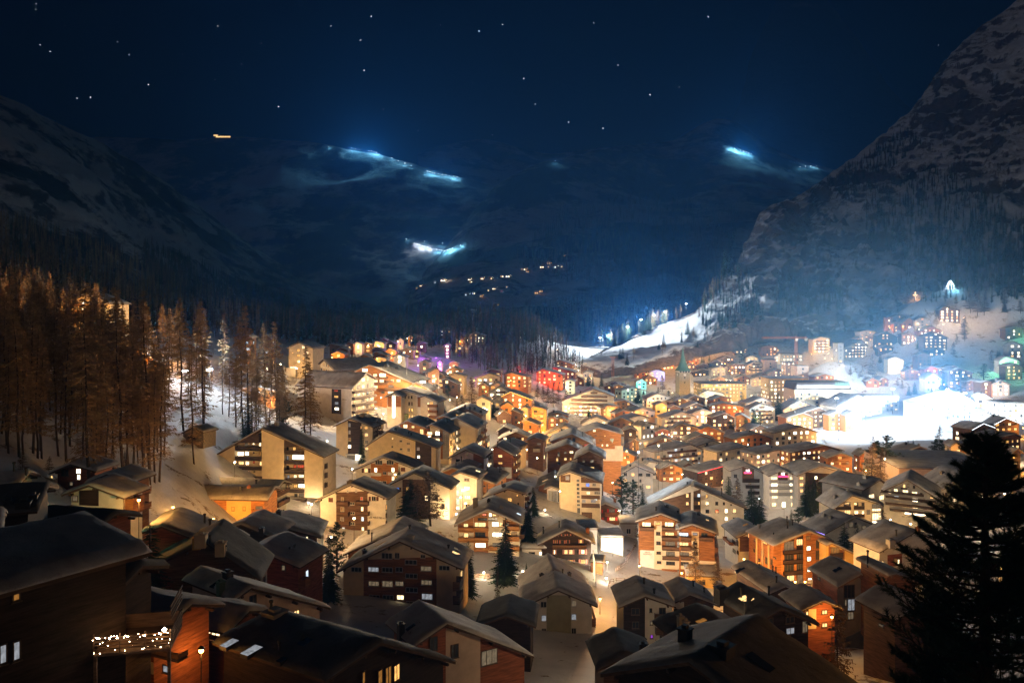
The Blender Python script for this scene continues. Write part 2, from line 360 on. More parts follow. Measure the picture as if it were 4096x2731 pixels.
Pf = [(1480, 440, 8600), (1660, 430, 8600), (1750, 430, 8400), (1850, 430, 8300), (1950, 430, 8400), (2100, 440, 8600), (2400, 450, 8600)]
Pr = [(1560, 400, 9200), (1690, 270, 9200), (1735, 110, 9100), (1830, -60, 9000), (1945, 60, 9100), (2080, 240, 9200), (2350, 400, 9300)]
mountain('horn_peak', [Pf, lerp_row(Pf, Pr, .5), Pr], 90, 60, mm_peak, 150, 0.0009, 30.0)
Rf = [(1335, 834, 790), (1430, 824, 790), (1520, 806, 800), (1620, 778, 850), (1720, 757, 880), (1800, 750, 900), (1880, 748, 900), (1980, 745, 920), (2100, 735, 950), (2230, 715, 960), (2352, 700, 950), (2700, 670, 900)]
R1 = [(1348, 828, 810), (1450, 794, 850), (1560, 757, 900), (1660, 702, 980), (1760, 672, 1020), (1850, 662, 1050), (1930, 642, 1080), (2030, 612, 1120), (2140, 582, 1150), (2260, 542, 1180), (2400, 502, 1180), (2800, 430, 1100)]
R2 = [(1358, 820, 830), (1470, 775, 890), (1585, 728, 980), (1680, 634, 1080), (1770, 565, 1150), (1860, 545, 1250), (1950, 525, 1350), (2050, 485, 1450), (2160, 425, 1550), (2280, 355, 1600), (2420, 290, 1600), (2850, 200, 1500)]
R3 = [(1365, 813, 850), (1485, 758, 920), (1612, 704, 1060), (1700, 604, 1180), (1748, 490, 1270), (1830, 452, 1400), (1900, 405, 1750), (2000, 335, 1950), (2110, 235, 2100), (2210, 100, 2200), (2400, -30, 2250), (2900, -200, 2250)]
mountain('right_mountain', [Rf, R1, R2, lerp_row(R2, R3, .5, 6), R3], 360, 260, mm_right, 30, 0.011, 5.5, 0.75)
def bvh_of(meshes):
    vs, fs = [], []
    for me in meshes:
        b = len(vs); vs += [v.co.copy() for v in me.vertices]; fs += [tuple(b + i for i in p.vertices) for p in me.polygons]
    return BVHTree.FromPolygons(vs, fs)
BV = bvh_of(MTNS + [gme])
def cast(u, v):
    r = ray(u, v).normalized(); h = BV.ray_cast(Vector((0, 0, CZ)), r, 20000)
    return h[0]
BVG = bvh_of([gme])
def zg(x, y):
    h = BVG.ray_cast(Vector((x, y, 400)), Vector((0, 0, -1)))
    return h[0].z if h[0] else H(x, y)
# ------------------------------------------------------------------ houses
WCACHE = {}
def window_mesh(w, h, key, fr):
    w = max(0.5, round(w * 4) / 4); h = max(0.5, round(h * 4) / 4)
    k = (w, h, key, fr)
    if k not in WCACHE:
        b = MB(); t = 0.09; a, c = w / 2, h / 2
        b.box(-a, a, -0.09, 0, -c, -c + t); b.box(-a, a, -0.09, 0, c - t, c); b.box(-a, -a + t, -0.09, 0, -c + t, c - t); b.box(a - t, a, -0.09, 0, -c + t, c - t)
        nm = 0 if w < 0.9 else (1 if w < 2.0 else (2 if w < 3.2 else 3))
        for i in range(nm):
            x = -a + w * (i + 1) / (nm + 1); b.box(x - 0.04, x + 0.04, -0.08, 0, -c + t, c - t)
        b.box(-a - 0.08, a + 0.08, -0.16, 0, -c - 0.07, -c - 0.003)
        b.mi = 1; b.poly([(-a + t, -0.035, -c + t), (a - t, -0.035, -c + t), (a - t, -0.035, c - t), (-a + t, -0.035, c - t)], [(0, 1, 2, 3)])
        WCACHE[k] = b.mesh('window', [M[fr], M[key]])
    return WCACHE[k]
SHC = {}
def shutter_mesh(w, h, key):
    k = (round(w, 1), round(h, 1), key)
    if k not in SHC:
        b = MB(); b.box(-w / 2, w / 2, -0.07, 0, -h / 2, h / 2)
        for i in range(6):
            z = -h / 2 + h * (i + 0.5) / 6; b.box(-w / 2 + .06, w / 2 - .06, -0.1, -0.07, z - .04, z + .04)
        SHC[k] = b.mesh('shutter', M[key])
    return SHC[k]

HOUSES = []
def pick(r, s):      # weighted key, e.g. 'wwood'
    return s[r.randrange(len(s))]

class House:
    """One building. Local frame: x right along the front gable, y along the ridge, z up; the roof's front edge is y = 0."""
    def __init__(s, crop, pts=None, d=None, hr=None, yaw=0.0, L=12.0, wall='wh', dims=None, oh=1.0, ohf=1.2, eave='eave', snow=0.42,
                 name='chalet', ref=None, label=None, cat='house', rec=0.0, seed=None, roof=True, group=None, snowm='snow', foot=-4.0):
        s.r = random.Random(seed if seed is not None else len(HOUSES) * 13 + 5)
        s.yaw = rad(yaw); s.L = L; s.wallk = wall; s.oh = oh; s.ohf = ohf; s.crop = crop; s.rec = rec
        if pts: l, p, q = px(crop, *pts[0:2]), px(crop, *pts[2:4]), px(crop, *pts[4:6])
        else: p = px(crop, *dims[0:2])
        d = depth_for_height(p[0], p[1], hr) if hr is not None else conv(crop, d)
        P = at(p[0], p[1], d); s.d = d; s.uv = p
        gz = min(zg(P.x, P.y), P.z - 3)
        s.P = P; s.base = Vector((P.x, P.y, gz)); s.zp = P.z - gz
        s.rz = -s.yaw
        if pts:
            a = s.to_plane(l, 'F', 0.0); c = s.to_plane(q, 'F', 0.0)
            s.xl, s.zl, s.xr, s.zr = a[0], a[2], c[0], c[2]
        else: s.xl, s.zl, s.xr, s.zr = -dims[2], s.zp - dims[4], dims[3], s.zp - dims[5]
        s.xl = min(s.xl, -1.5); s.xr = max(s.xr, 1.5)
        s.zl = min(max(s.zl, s.zp + 0.75 * s.xl), s.zp + 0.10 * s.xl); s.zr = min(max(s.zr, s.zp - 0.75 * s.xr), s.zp - 0.10 * s.xr)
        s.root = empty(name, s.base, s.rz)
        s.label = label; s.ref = ref
        tag(s.root, label, cat, group)
        s.wl, s.wr = s.xl + oh, s.xr - oh
        s.y0, s.y1 = ohf, ohf + L
        s.eavem = eave
        s.foot = foot
        th = 0.30
        # wall body
        b = MB(); e = 0.04 + th
        zt = lambda x: s.zroof(x) - e
        yb = s.y0 + rec
        b.prism_y([(s.wl, s.foot), (s.wr, s.foot), (s.wr, zt(s.wr)), (0, zt(0)), (s.wl, zt(s.wl))], yb, s.y1)
        s.wall = link('wall', b.mesh('wall', M[wall]), s.root)
        if roof:
            b = MB()
            b.prism_y([(s.xl, s.zl - th), (0, s.zp - th), (s.xr, s.zr - th), (s.xr, s.zr), (0, s.zp), (s.xl, s.zl)], 0, s.y1 + 0.8)
            nb = max(2, int((s.xr - s.xl) / 5))
            if d < 240:    # rafter ends and purlins under the front eave
                for i in range(nb + 1):
                    x = s.wl + 0.4 + (s.wr - s.wl - 0.8) * i / nb; z = s.zroof(x) - th - 0.02
                    b.box(x - 0.13, x + 0.13, 0.15, s.y0, z - 0.38, z - 0.12 + 0.0)
            s.roof = link('roof', b.mesh('roof', M[eave]), s.root)
            if snow: s.snow_cap(snow, snowm)
        HOUSES.append(s)

    def zroof(s, x):
        return s.zp + (s.zl - s.zp) * (x / s.xl) if x < 0 else s.zp + (s.zr - s.zp) * (x / s.xr)
    def loc(s, w):
        q = w - s.base; c, n = math.cos(-s.rz), math.sin(-s.rz)
        return Vector((q.x * c - q.y * n, q.x * n + q.y * c, q.z))
    def to_plane(s, uv, face, off):
        o = s.loc(Vector((0, 0, CZ))); t = s.loc(Vector((0, 0, CZ)) + ray(*uv)) - o
        ax = 1 if face == 'F' else 0
        k = (off - o[ax]) / t[ax] if abs(t[ax]) > 1e-6 else 0
        return o + t * k
    def plane(s, face, proud=0.0):
        return {'F': s.y0 + s.rec - proud, 'f': s.y0 - proud, 'L': s.wl - proud, 'R': s.wr + proud}[face]
    def hit(s, x, y, face, proud=0.0, crop=None):
        return s.to_plane(px(crop or s.crop, x, y), face.upper(), s.plane(face, proud))
    def rot(s, face): return {'F': 0, 'f': 0, 'L': -math.pi / 2, 'R': math.pi / 2}[face]
    def snow_cap(s, t, matk):
        det = s.d < 190
        nx = 12 if det else 5
        xs = [s.xl * (1 - i / nx) for i in range(nx)] + [s.xr * i / nx for i in range(nx + 1)]
        xs[0] -= 0.12; xs[-1] += 0.12
        ny = max(3, int((s.y1 + 1) / (0.9 if det else 3)))
        ys = [-0.1] + [0.25 + (s.y1 + 0.45 - 0.25) * i / ny for i in range(ny + 1)] + [s.y1 + 0.85]
        sd = s.r.random() * 100; rows = []
        for j, y in enumerate(ys):
            ed = 0.30 if j in (0, len(ys) - 1) else 1
            row = []
            for i, x in enumerate(xs):
                zz = s.zroof(x) if s.xl <= x <= s.xr else (s.zl if x < 0 else s.zr) - 0.05
                ex = 0.35 if i in (0, len(xs) - 1) else 1
                nz = noise.noise(Vector((x * 0.3 + sd, y * 0.3, sd))) * 0.22 + noise.noise(Vector((x * 0.9 + sd, y * 0.9, sd))) * 0.14 + noise.noise(Vector((x * 2.3 + sd, y * 2.3, sd))) * 0.06
                sm = -0.10 if abs(x) < 0.01 else 0
                row.append((x, y + (noise.noise(Vector((x * 2, sd, y))) * 0.12 if ed < 1 else 0), zz + 0.012 + t * ed * ex * (1 + nz * 1.6) + sm * t))
            rows.append(row)
        b = MB(); n = len(xs); k = len(ys)
        top = [p for r in rows for p in r]
        bot = [(x, y, (s.zroof(min(max(x, s.xl), s.xr)) + 0.012)) for y in ys for x in xs]
        fs = []
        for j in range(k - 1):
            for i in range(n - 1):
                a = j * n + i; fs.append((a, a + 1, a + 1 + n, a + n))
        K = n * k
        rim = [i for i in range(n)] + [j * n + n - 1 for j in range(1, k)] + [(k - 1) * n + i for i in range(n - 2, -1, -1)] + [j * n for j in range(k - 2, 0, -1)]
        for a, c in zip(rim, rim[1:] + rim[:1]): fs.append((a, a + K, c + K, c))
        b.poly(top + bot, fs)
        s.snow = link('roof_snow', b.mesh('roof_snow', M[matk], True), s.root)

    # ---- parts
    def pier(s, x0, x1, mat, crop=None, y=None, frac=False, bottom=None, name='pier'):
        """a full-height strip of the front between two photo columns, from the loggia plane out to the front plane"""
        if frac: a, c = x0, x1
        else: a = s.hit(x0, y, 'f', 0, crop)[0]; c = s.hit(x1, y, 'f', 0, crop)[0]
        a, c = max(a, s.wl), min(c, s.wr)
        if c - a < 0.1: return
        zt = lambda x: s.zroof(x) - 0.36
        prof = [(a, s.foot if bottom is None else bottom), (c, s.foot if bottom is None else bottom), (c, zt(c))] + ([(0, zt(0))] if a < 0 < c else []) + [(a, zt(a))]
        b = MB(); pr = 0.06
        b.prism_y(prof, s.y0 - (pr if s.rec == 0 else 0), s.y0 + (s.rec if s.rec else 0.0) - 0.002)
        return link(name, b.mesh(name, M[mat]), s.root)
    def panel(s, x0, y0, x1, y1, mat, face='F', proud=0.05, crop=None, name='cladding'):
        a = s.hit(x0, y0, face, 0, crop); c = s.hit(x1, y1, face, 0, crop)
        return s.panel3(face, a, c, mat, proud, name)
    def panel3(s, face, a, c, mat, proud, name):
        z0, z1 = min(a.z, c.z), max(a.z, c.z)
        if face in 'Ff':
            x0, x1 = min(a.x, c.x), max(a.x, c.x); y = s.plane(face)
            zt = lambda x: min(z1, s.zroof(x) - 0.37)
            b = MB(); b.prism_y([(x0, z0), (x1, z0), (x1, max(z0 + .05, zt(x1))), (x0, max(z0 + .05, zt(x0)))], y - proud, y - 0.001)
        else:
            y0, y1 = min(a.y, c.y), max(a.y, c.y); x = s.plane(face); b = MB()
            y0 = max(y0, s.y0 + 0.05); y1 = min(y1, s.y1 - 0.05); z1 = min(z1, s.zroof(x) - 0.4)
            b.box(*( (x - proud, x - 0.001) if face == 'L' else (x + 0.001, x + proud)), y0, y1, z0, z1)
        return link(name, b.mesh(name, M[mat]), s.root)
    def win(s, x, y, z, w, h, key, face='F', fr='frame', proud=0.06, shutters=None, name='window'):
        if face in 'Ff': l = (x, s.plane(face) - proud, z)
        else: l = (s.plane(face, proud), y, z)
        o = link(name, window_mesh(w, h, key, fr), s.root, l, (0, 0, s.rot(face)))
        if shutters and face in 'Ff':
            sw = min(0.7, w * 0.45)
            for sg in (-1, 1): link('shutter', shutter_mesh(sw, h, shutters), s.root, (x + sg * (w / 2 + sw / 2 + 0.05), s.plane(face) - proud, z))
        return o
    def wins(s, text, face='F', fr='frame', proud=0.06, shutters=None, crop=None):
        """text: x0 y0 x1 y1 key; ... rectangles on the photograph crop, placed on the real wall"""
        for t in text.split(';'):
            q = t.split()
            if len(q) < 5: continue
            a = s.hit(float(q[0]), float(q[1]), face, proud, crop); c = s.hit(float(q[2]), float(q[3]), face, proud, crop)
            m = (a + c) / 2; w = abs(a.x - c.x) if face in 'Ff' else abs(a.y - c.y); h = abs(a.z - c.z)
            s.win(m.x, m.y, m.z, min(w, 9), min(h, 20), q[4], face, fr, proud, shutters)
    def balcony3(s, face, u0, u1, z, dep=1.3, mat='br', rail=1.0):
        b = MB()
        if face in 'Ff':
            y = s.plane(face); b.box(u0, u1, y - dep, y - .002, z - 0.16, z)
            b.box(u0, u1, y - dep - 0.05, y - dep + 0.02, z + 0.15, z + rail); b.box(u0 - 0.03, u1 + .03, y - dep - 0.09, y - dep + 0.06, z + rail + .003, z + rail + 0.09)
            for u in (u0, u1 - 0.06): b.box(u, u + 0.06, y - dep + 0.021, y - 0.003, z + 0.15, z + rail)
        else:
            x = s.plane(face); sg = -1 if face == 'L' else 1
            X = lambda p, q: (min(x + sg * p, x + sg * q), max(x + sg * p, x + sg * q))
            b.box(*X(.002, dep), u0, u1, z - 0.16, z); b.box(*X(dep - .02, dep + .05), u0, u1, z + .15, z + rail); b.box(*X(dep - .06, dep + .09), u0 - .03, u1 + .03, z + rail + .003, z + rail + .09)
            for u in (u0, u1 - 0.06): b.box(*X(.003, dep - .021), u, u + 0.06, z + .15, z + rail)
        return link('balcony', b.mesh('balcony', M[mat]), s.root)
    def balc(s, text, face='F', mat='br', dep=1.3, crop=None):
        for t in text.split(';'):
            q = [float(k) for k in t.split()]
            if len(q) < 4: continue
            a = s.hit(q[0], q[1], face, dep, crop); c = s.hit(q[2], q[3], face, dep, crop)
            u0, u1 = (sorted((a.x, c.x)) if face in 'Ff' else sorted((a.y, c.y)))
            s.balcony3(face, u0, u1, min(a.z, c.z), dep, mat, max(0.6, min(1.6, abs(a.z - c.z))))
    def chimney(s, x, y, w=0.7, h=1.3, mat='gy', kind='box'):
        b = MB(); z = s.zroof(x)
        if kind == 'box':
            b.box(x - w / 2, x + w / 2, y - w / 2, y + w / 2, z - 0.5, z + h); b.box(x - w / 2 - .1, x + w / 2 + .1, y - w / 2 - .1, y + w / 2 + .1, z + h + .003, z + h + 0.12)
            b.box(x - w / 4, x + w / 4, y - w / 4, y + w / 4, z + h + 0.12, z + h + 0.4)
        else:
            b.lathe([(0, -0.5), (w / 3, -0.5), (w / 3, h), (w / 2, h + .02), (w / 2, h + .25), (0, h + .35)], 8, (x, y, z))
        return link('chimney', b.mesh('chimney', M[mat]), s.root)
    def skylight(s, x, y, key='w', w=0.9, l=1.3):
        z = s.zroof(x); sl = (s.zl - s.zp) / s.xl if x < 0 else (s.zr - s.zp) / s.xr; b = MB(); a = l / 2
        e = 0.50
        q = lambda dx, dy, dz: (x + dx, y + dy, z + sl * dx + dz)
        b.poly([q(-a, -w / 2, 0.1), q(a, -w / 2, 0.1), q(a, w / 2, 0.1), q(-a, w / 2, 0.1), q(-a, -w / 2, e), q(a, -w / 2, e), q(a, w / 2, e), q(-a, w / 2, e)],
               [(0, 3, 2, 1), (0, 1, 5, 4), (1, 2, 6, 5), (2, 3, 7, 6), (3, 0, 4, 7)])
        b.mi = 1; b.poly([q(-a, -w / 2, e), q(a, -w / 2, e), q(a, w / 2, e), q(-a, w / 2, e)], [(0, 1, 2, 3)])
        return link('skylight', b.mesh('skylight', [M['metal'], M[key]]), s.root)
    def sky_px(s, x, y, key='w', crop=None, w=1.0, l=1.5):
        o = s.loc(Vector((0, 0, CZ))); t = s.loc(Vector((0, 0, CZ)) + ray(*px(crop or s.crop, x, y))) - o
        best = None
        for k in np.arange(s.d * 0.8, s.d * 1.5, 0.1):
            p = o + t * float(k)
            if s.xl < p.x < s.xr and 0 < p.y < s.y1 + 1 and p.z < s.zroof(p.x) + 0.3: best = p; break
        if best: s.skylight(best.x, best.y, key, w, l)
    def chim_px(s, x, y, w=0.7, h=1.3, mat='metal', kind='pipe', crop=None):
        o = s.loc(Vector((0, 0, CZ))); t = s.loc(Vector((0, 0, CZ)) + ray(*px(crop or s.crop, x, y))) - o
        for k in np.arange(s.d * 0.8, s.d * 1.5, 0.1):
            p = o + t * float(k)
            if s.xl < p.x < s.xr and 0 < p.y < s.y1 + 1 and p.z < s.zroof(p.x) + 0.3:
                s.chimney(p.x, p.y, w, h, mat, kind); return
    def text(s, body, x, y, hpx, mat='black', face='F', vertical=False, crop=None, proud=0.07, shear=0.0):
        p = s.hit(x, y, face, proud, crop); q = s.hit(x, y + hpx, face, proud, crop)
        cu = bpy.data.curves.new('lettering', 'FONT'); cu.body = '\n'.join(body) if vertical else body
        cu.size = abs(p.z - q.z) * 1.35; cu.extrude = 0.02; cu.align_x = 'CENTER'; cu.align_y = 'TOP' if vertical else 'CENTER'; cu.shear = shear
        cu.materials.append(M[mat])
        tmp = bpy.data.objects.new('tmp', cu); COL.objects.link(tmp); bpy.context.view_layer.update()
        me = bpy.data.meshes.new_from_object(tmp); bpy.data.objects.remove(tmp)
        return link('lettering', me, s.root, (p.x, p.y, p.z), (math.pi / 2, 0, s.rot(face)))
    def auto(s, lit='dddwo', faces='F', storey=2.8, colw=3.2, ww=1.25, wh=1.35, fr='frame', balc=None, bspan=(0.12, 0.88), shutters=None, z0=0.4, maxn=60, bfaces=None):
        r = s.r; n = 0
        for face in faces:
            if face in 'Ff': u0, u1 = s.wl + 0.5, s.wr - 0.5
            else: u0, u1 = s.y0 + 0.6, s.y1 - 0.6
            W = u1 - u0; nc = max(1, int(W / colw)); k = 0
            while True:
                zc = z0 + 1.45 + k * storey; any_ = False
                for c in range(nc):
                    u = u0 + W * (c + 0.5) / nc + r.uniform(-.12, .12)
                    top = s.zroof(u) if face in 'Ff' else s.zroof(s.plane(face))
                    if zc + wh / 2 + 0.55 > top: continue
                    any_ = True
                    if r.random() < 0.10 or n >= maxn: continue
                    n += 1
                    s.win(u if face in 'Ff' else 0, u if face not in 'Ff' else 0, zc, ww * r.choice((0.75, 1, 1, 1.35)), wh, r.choice('wmowmWo') if r.random() < (.22 if s.d > 230 else .06) else pick(r, lit), face, fr, shutters=shutters if r.random() < .7 else None)
                if not any_: break
                if balc and k >= 1 and face in (bfaces or faces):
                    z = zc - 1.3
                    a, c = u0 + W * bspan[0], u0 + W * bspan[1]
                    if face in 'Ff':
                        while a < c and s.zroof(a) < z + 2.4: a += 0.3
                        while a < c and s.zroof(c) < z + 2.4: c -= 0.3
                    if c - a > 2: s.balcony3(face, a, c, z, 1.2, balc)
                k += 1
                if k > 9: break
    def chims(s, n=1, mat='gy'):
        for _ in range(n):
            sd = s.r.choice((-1, 1)); x = (s.xl if sd < 0 else s.xr) * s.r.uniform(0.08, 0.45)
            s.chimney(x, s.y0 + s.L * s.r.uniform(0.2, 0.75), s.r.uniform(0.5, 0.9), s.r.uniform(0.9, 1.6), s.r.choice((mat, 'metal')), s.r.choice(('box', 'box', 'pipe')))
    def led(s, mat, left=True, right=True):
        b = MB()
        for on, x, z in ((left, s.xl, s.zl), (right, s.xr, s.zr)):
            if on: b.tube((0, -0.10, s.zp - 0.22), (x, -0.10, z - 0.22), 0.07, 0.07, 5)
        return link('light_strip', b.mesh('light_strip', M[mat]), s.root)
    def world(s, x, y, z=0.0):
        return s.root.matrix_basis @ Vector((x, y, z))
    def side(s):      # the long wall the camera sees
        v = s.loc(Vector((0, 0, CZ)))
        return 'L' if v.x < 0 else 'R'

class Flat(House):
    """Flat-roofed block: front wall top-left, top-right photo corners, straight parapet"""
    def __init__(s, crop, x0, x1, y, d=None, hr=None, yaw=0, L=10, wall='wh', name='flat_roofed_building', label=None, ref=None, cat='building', snow=0.3, para=0.25, roofm='eave', group=None):
        s.r = random.Random(len(HOUSES) * 7 + 3); s.yaw = rad(yaw); s.L = L; s.wallk = wall; s.crop = crop; s.rec = 0; s.oh = s.ohf = 0.35
        p = px(crop, (x0 + x1) / 2, y)
        d = depth_for_height(p[0], p[1], hr) if hr is not None else conv(crop, d)
        s.d = d; s.uv = p; P = at(p[0], p[1], d); gz = min(zg(P.x, P.y), P.z - 2); s.P = P
        s.base = Vector((P.x, P.y, gz)); s.zp = P.z - gz; s.rz = -s.yaw
        a = s.to_plane(px(crop, x0, y), 'F', 0); c = s.to_plane(px(crop, x1, y), 'F', 0)
        s.xl, s.xr = min(a.x, -1), max(c.x, 1); s.zl = s.zr = s.zp
        s.root = empty(name, s.base, s.rz); s.label = label; s.ref = ref; tag(s.root, label, cat, group)
        s.wl, s.wr = s.xl + .35, s.xr - .35; s.y0, s.y1 = .35, .35 + L; s.foot = -4
        b = MB(); b.box(s.wl, s.wr, s.y0, s.y1, s.foot, s.zp - 0.3); s.wall = link('wall', b.mesh('wall', M[wall]), s.root)
        b = MB(); b.box(s.xl, s.xr, 0, s.y1 + .35, s.zp - 0.296, s.zp); s.roof = link('roof', b.mesh('roof', M[roofm]), s.root)
        if snow: s.snow_cap(snow, 'snow')
        HOUSES.append(s)
    def zroof(s, x): return s.zp

# ------------------------------------------------------------------ trees
def larch_meshes(h, seed, dens=1.0, bare=0.45, wid=0.13):
    r = random.Random(seed); t = MB(); c = MB()
    pts = []; x = y = 0.0
    for i in range(9):
        k = i / 8; pts.append((x, y, h * k - (0.6 if i == 0 else 0), max(0.02, 0.0088 * h * (1 - k) ** 0.8)))
        x += r.uniform(-.012, .012) * h; y += r.uniform(-.012, .012) * h
    for a, b in zip(pts, pts[1:]): t.tube(a[:3], b[:3], a[3], b[3], 6, False)
    nb = int(210 * dens)
    for i in range(nb):
        k = r.random() ** 0.85; low = r.random() < 0.16
        k = r.uniform(0.18, bare) if low else bare + (1 - bare) * k * 0.985
        f = k * 8; i0 = min(7, int(f)); q = f - i0
        p = Vector([pts[i0][m] * (1 - q) + pts[i0 + 1][m] * q for m in range(3)])
        L = h * wid * ((1 - k) / (1 - bare) * 0.9 + 0.12) * r.uniform(.6, 1.15) * (0.55 if low else 1)
        az = r.uniform(0, 2 * math.pi); dirv = Vector((math.cos(az), math.sin(az), 0))
        m1 = p + dirv * L * .5 + Vector((0, 0, -.10 * L)); m2 = p + dirv * L + Vector((0, 0, r.uniform(-.28, .08) * L))
        w = 0.0026 * h
        c.tube(p, m1, w, w * .7, 3, False); c.tube(m1, m2, w * .7, w * .25, 3, False)
        for j in range(9):
            s_ = r.uniform(.15, 1); b = (p + (m1 - p) * s_ * 2) if s_ < .5 else (m1 + (m2 - m1) * (s_ * 2 - 1))
            sd = Vector((-dirv.y, dirv.x, 0)) * r.choice((-1, 1)); tw = b + sd * L * r.uniform(.12, .3) + dirv * L * .12 + Vector((0, 0, -r.uniform(.02, .22) * L))
            c.poly([b, b + dirv * 0.17, tw, tw + Vector((0, 0, -.10))], [(0, 1, 2), (0, 2, 3)])
    return t, c
def spruce_meshes(h, seed, wid=0.17, dens=1.0, low=0.06):
    r = random.Random(seed); t = MB(); c = MB()
    t.tube((0, 0, -.6), (0, 0, h * .97), 0.014 * h, 0.004 * h, 6, False)
    nl = int(34 * dens)
    for i in range(nl):
        k = low + (1 - low) * (i / nl) ** 0.92; R = h * wid * (1 - k) ** 0.82 * r.uniform(.8, 1.12) + .02 * h
        nb = max(4, int(11 * (1 - k) + 4))
        for j in range(nb):
            az = 2 * math.pi * (j + r.random() * .8) / nb; L = R * r.uniform(.65, 1.1); dv = Vector((math.cos(az), math.sin(az), 0)); sv = Vector((-dv.y, dv.x, 0))
            p = Vector((0, 0, h * k)); e = p + dv * L + Vector((0, 0, -.32 * L)); m = p + dv * L * .55 + Vector((0, 0, -.10 * L))
            for q in range(5):
                s_ = .25 + .75 * q / 4; b = p + (m - p) * min(1, s_ * 1.8) if s_ < .55 else m + (e - m) * ((s_ - .55) / .45)
                ww = L * (.30 * (1.1 - s_)) + .12
                for sg in (-1, 1):
                    tip = b + sv * sg * ww + dv * ww * .8 + Vector((0, 0, -ww * r.uniform(.25, .7)))
                    c.poly([b - dv * .16 * L, b + dv * .12 * L, tip], [(0, 1, 2)])
            c.poly([m - sv * .05 * L, m + sv * .05 * L, e], [(0, 1, 2)])
    c.poly([(-.1, 0, h * .94), (.1, 0, h * .94), (0, 0, h)], [(0, 1, 2)])
    return t, c
def pine_meshes(h, seed, wid=0.22):
    """stone pine: irregular columnar crown of needle tufts on upturned branches"""
    r = random.Random(seed); t = MB(); c = MB()
    t.tube((0, 0, -.6), (0, 0, h * .96), 0.018 * h, 0.005 * h, 7, False)
    for i in range(72):
        k = 0.12 + .86 * (i / 72); R = h * wid * (min(1, (1 - k) * 2.2) ** .75) * r.uniform(.45, 1.05) + .02 * h
        az = r.uniform(0, 2 * math.pi); dv = Vector((math.cos(az), math.sin(az), 0)); p = Vector((0, 0, h * k)); m = p + dv * R * .6 + Vector((0, 0, -.08 * R)); e = p + dv * R + Vector((0, 0, .16 * R))
        t.tube(p, m, .004 * h, .003 * h, 4, False); t.tube(m, e, .003 * h, .0015 * h, 4, False)
        for q in range(9):
            b = p + (m - p) * (.4 + .1 * q) if q < 4 else m + (e - m) * ((q - 3) / 5)
            b = b + Vector((r.uniform(-1, 1), r.uniform(-1, 1), r.uniform(-.4, .9))) * .11 * R
            for n in range(13):
                dd = Vector((r.gauss(0, 1), r.gauss(0, 1), r.gauss(.35, .8))).normalized() * h * .030 * r.uniform(.7, 1.2); s2 = dd.orthogonal().normalized() * h * .0035
                c.poly([b - s2, b + s2, b + dd], [(0, 1, 2)])
    return t, c
def needle(name, c, var=.5):
    m, nt, bs = newmat(name)
    f = contrast(nt, tex(nt, scale=0.7, detail=4), .35, .65); nt.links.new(ramp_mix(nt, f, [x * var for x in c], c), bs.inputs['Base Color']); bs.inputs['Roughness'].default_value = .8
    return m
M['bark'] = needle('bark', (0.075, 0.055, 0.042)); M['twig'] = needle('larch_twigs', (0.36, 0.25, 0.13)); M['twigd'] = needle('bare_twigs', (0.17, 0.115, 0.075))
M['spr'] = needle('spruce_needles', (0.045, 0.075, 0.035)); M['pine'] = needle('pine_needles', (0.05, 0.085, 0.05))
TK = {}
def treekind(k, builder, tm, cm):
    t, c = builder; TK[k] = (t.mesh('trunk', M[tm]), c.mesh('crown', M[cm]))
for i in range(4): treekind('larch%d' % i, larch_meshes(28, 40 + i, 1.0, (0.42, .5, .38, .55)[i], (.12, .10, .14, .10)[i]), 'bark', 'twig')
for i in range(2): treekind('bare%d' % i, larch_meshes(20, 60 + i, 1.15, .2, .17), 'bark', 'twigd')
for i in range(3): treekind('spruce%d' % i, spruce_meshes(20, 70 + i, (.15, .19, .13)[i]), 'bark', 'spr')
for i in range(2): treekind('pine%d' % i, pine_meshes(16, 80 + i, (.2, .26)[i]), 'bark', 'pine')
KH = {'larch': 28, 'bare': 20, 'spruce': 20, 'pine': 16}
NAME = {'larch': 'larch_tree', 'bare': 'bare_tree', 'spruce': 'spruce_tree', 'pine': 'stone_pine'}
TREES = []
def tree(kind, loc, h, label=None, group=None, wide=1.0):
    base = kind.rstrip('0123456789'); v = kind if kind != base else base + str(RND.randrange(sum(1 for k in TK if k.startswith(base))))
    o = empty(NAME[base], loc, RND.uniform(0, 6.28)); k = h / KH[base]; o.scale = (k * wide, k * wide, k)
    link('trunk', TK[v][0], o); link('crown', TK[v][1], o)
    tag(o, label, 'tree', group); TREES.append((o, base, loc, h)); return o

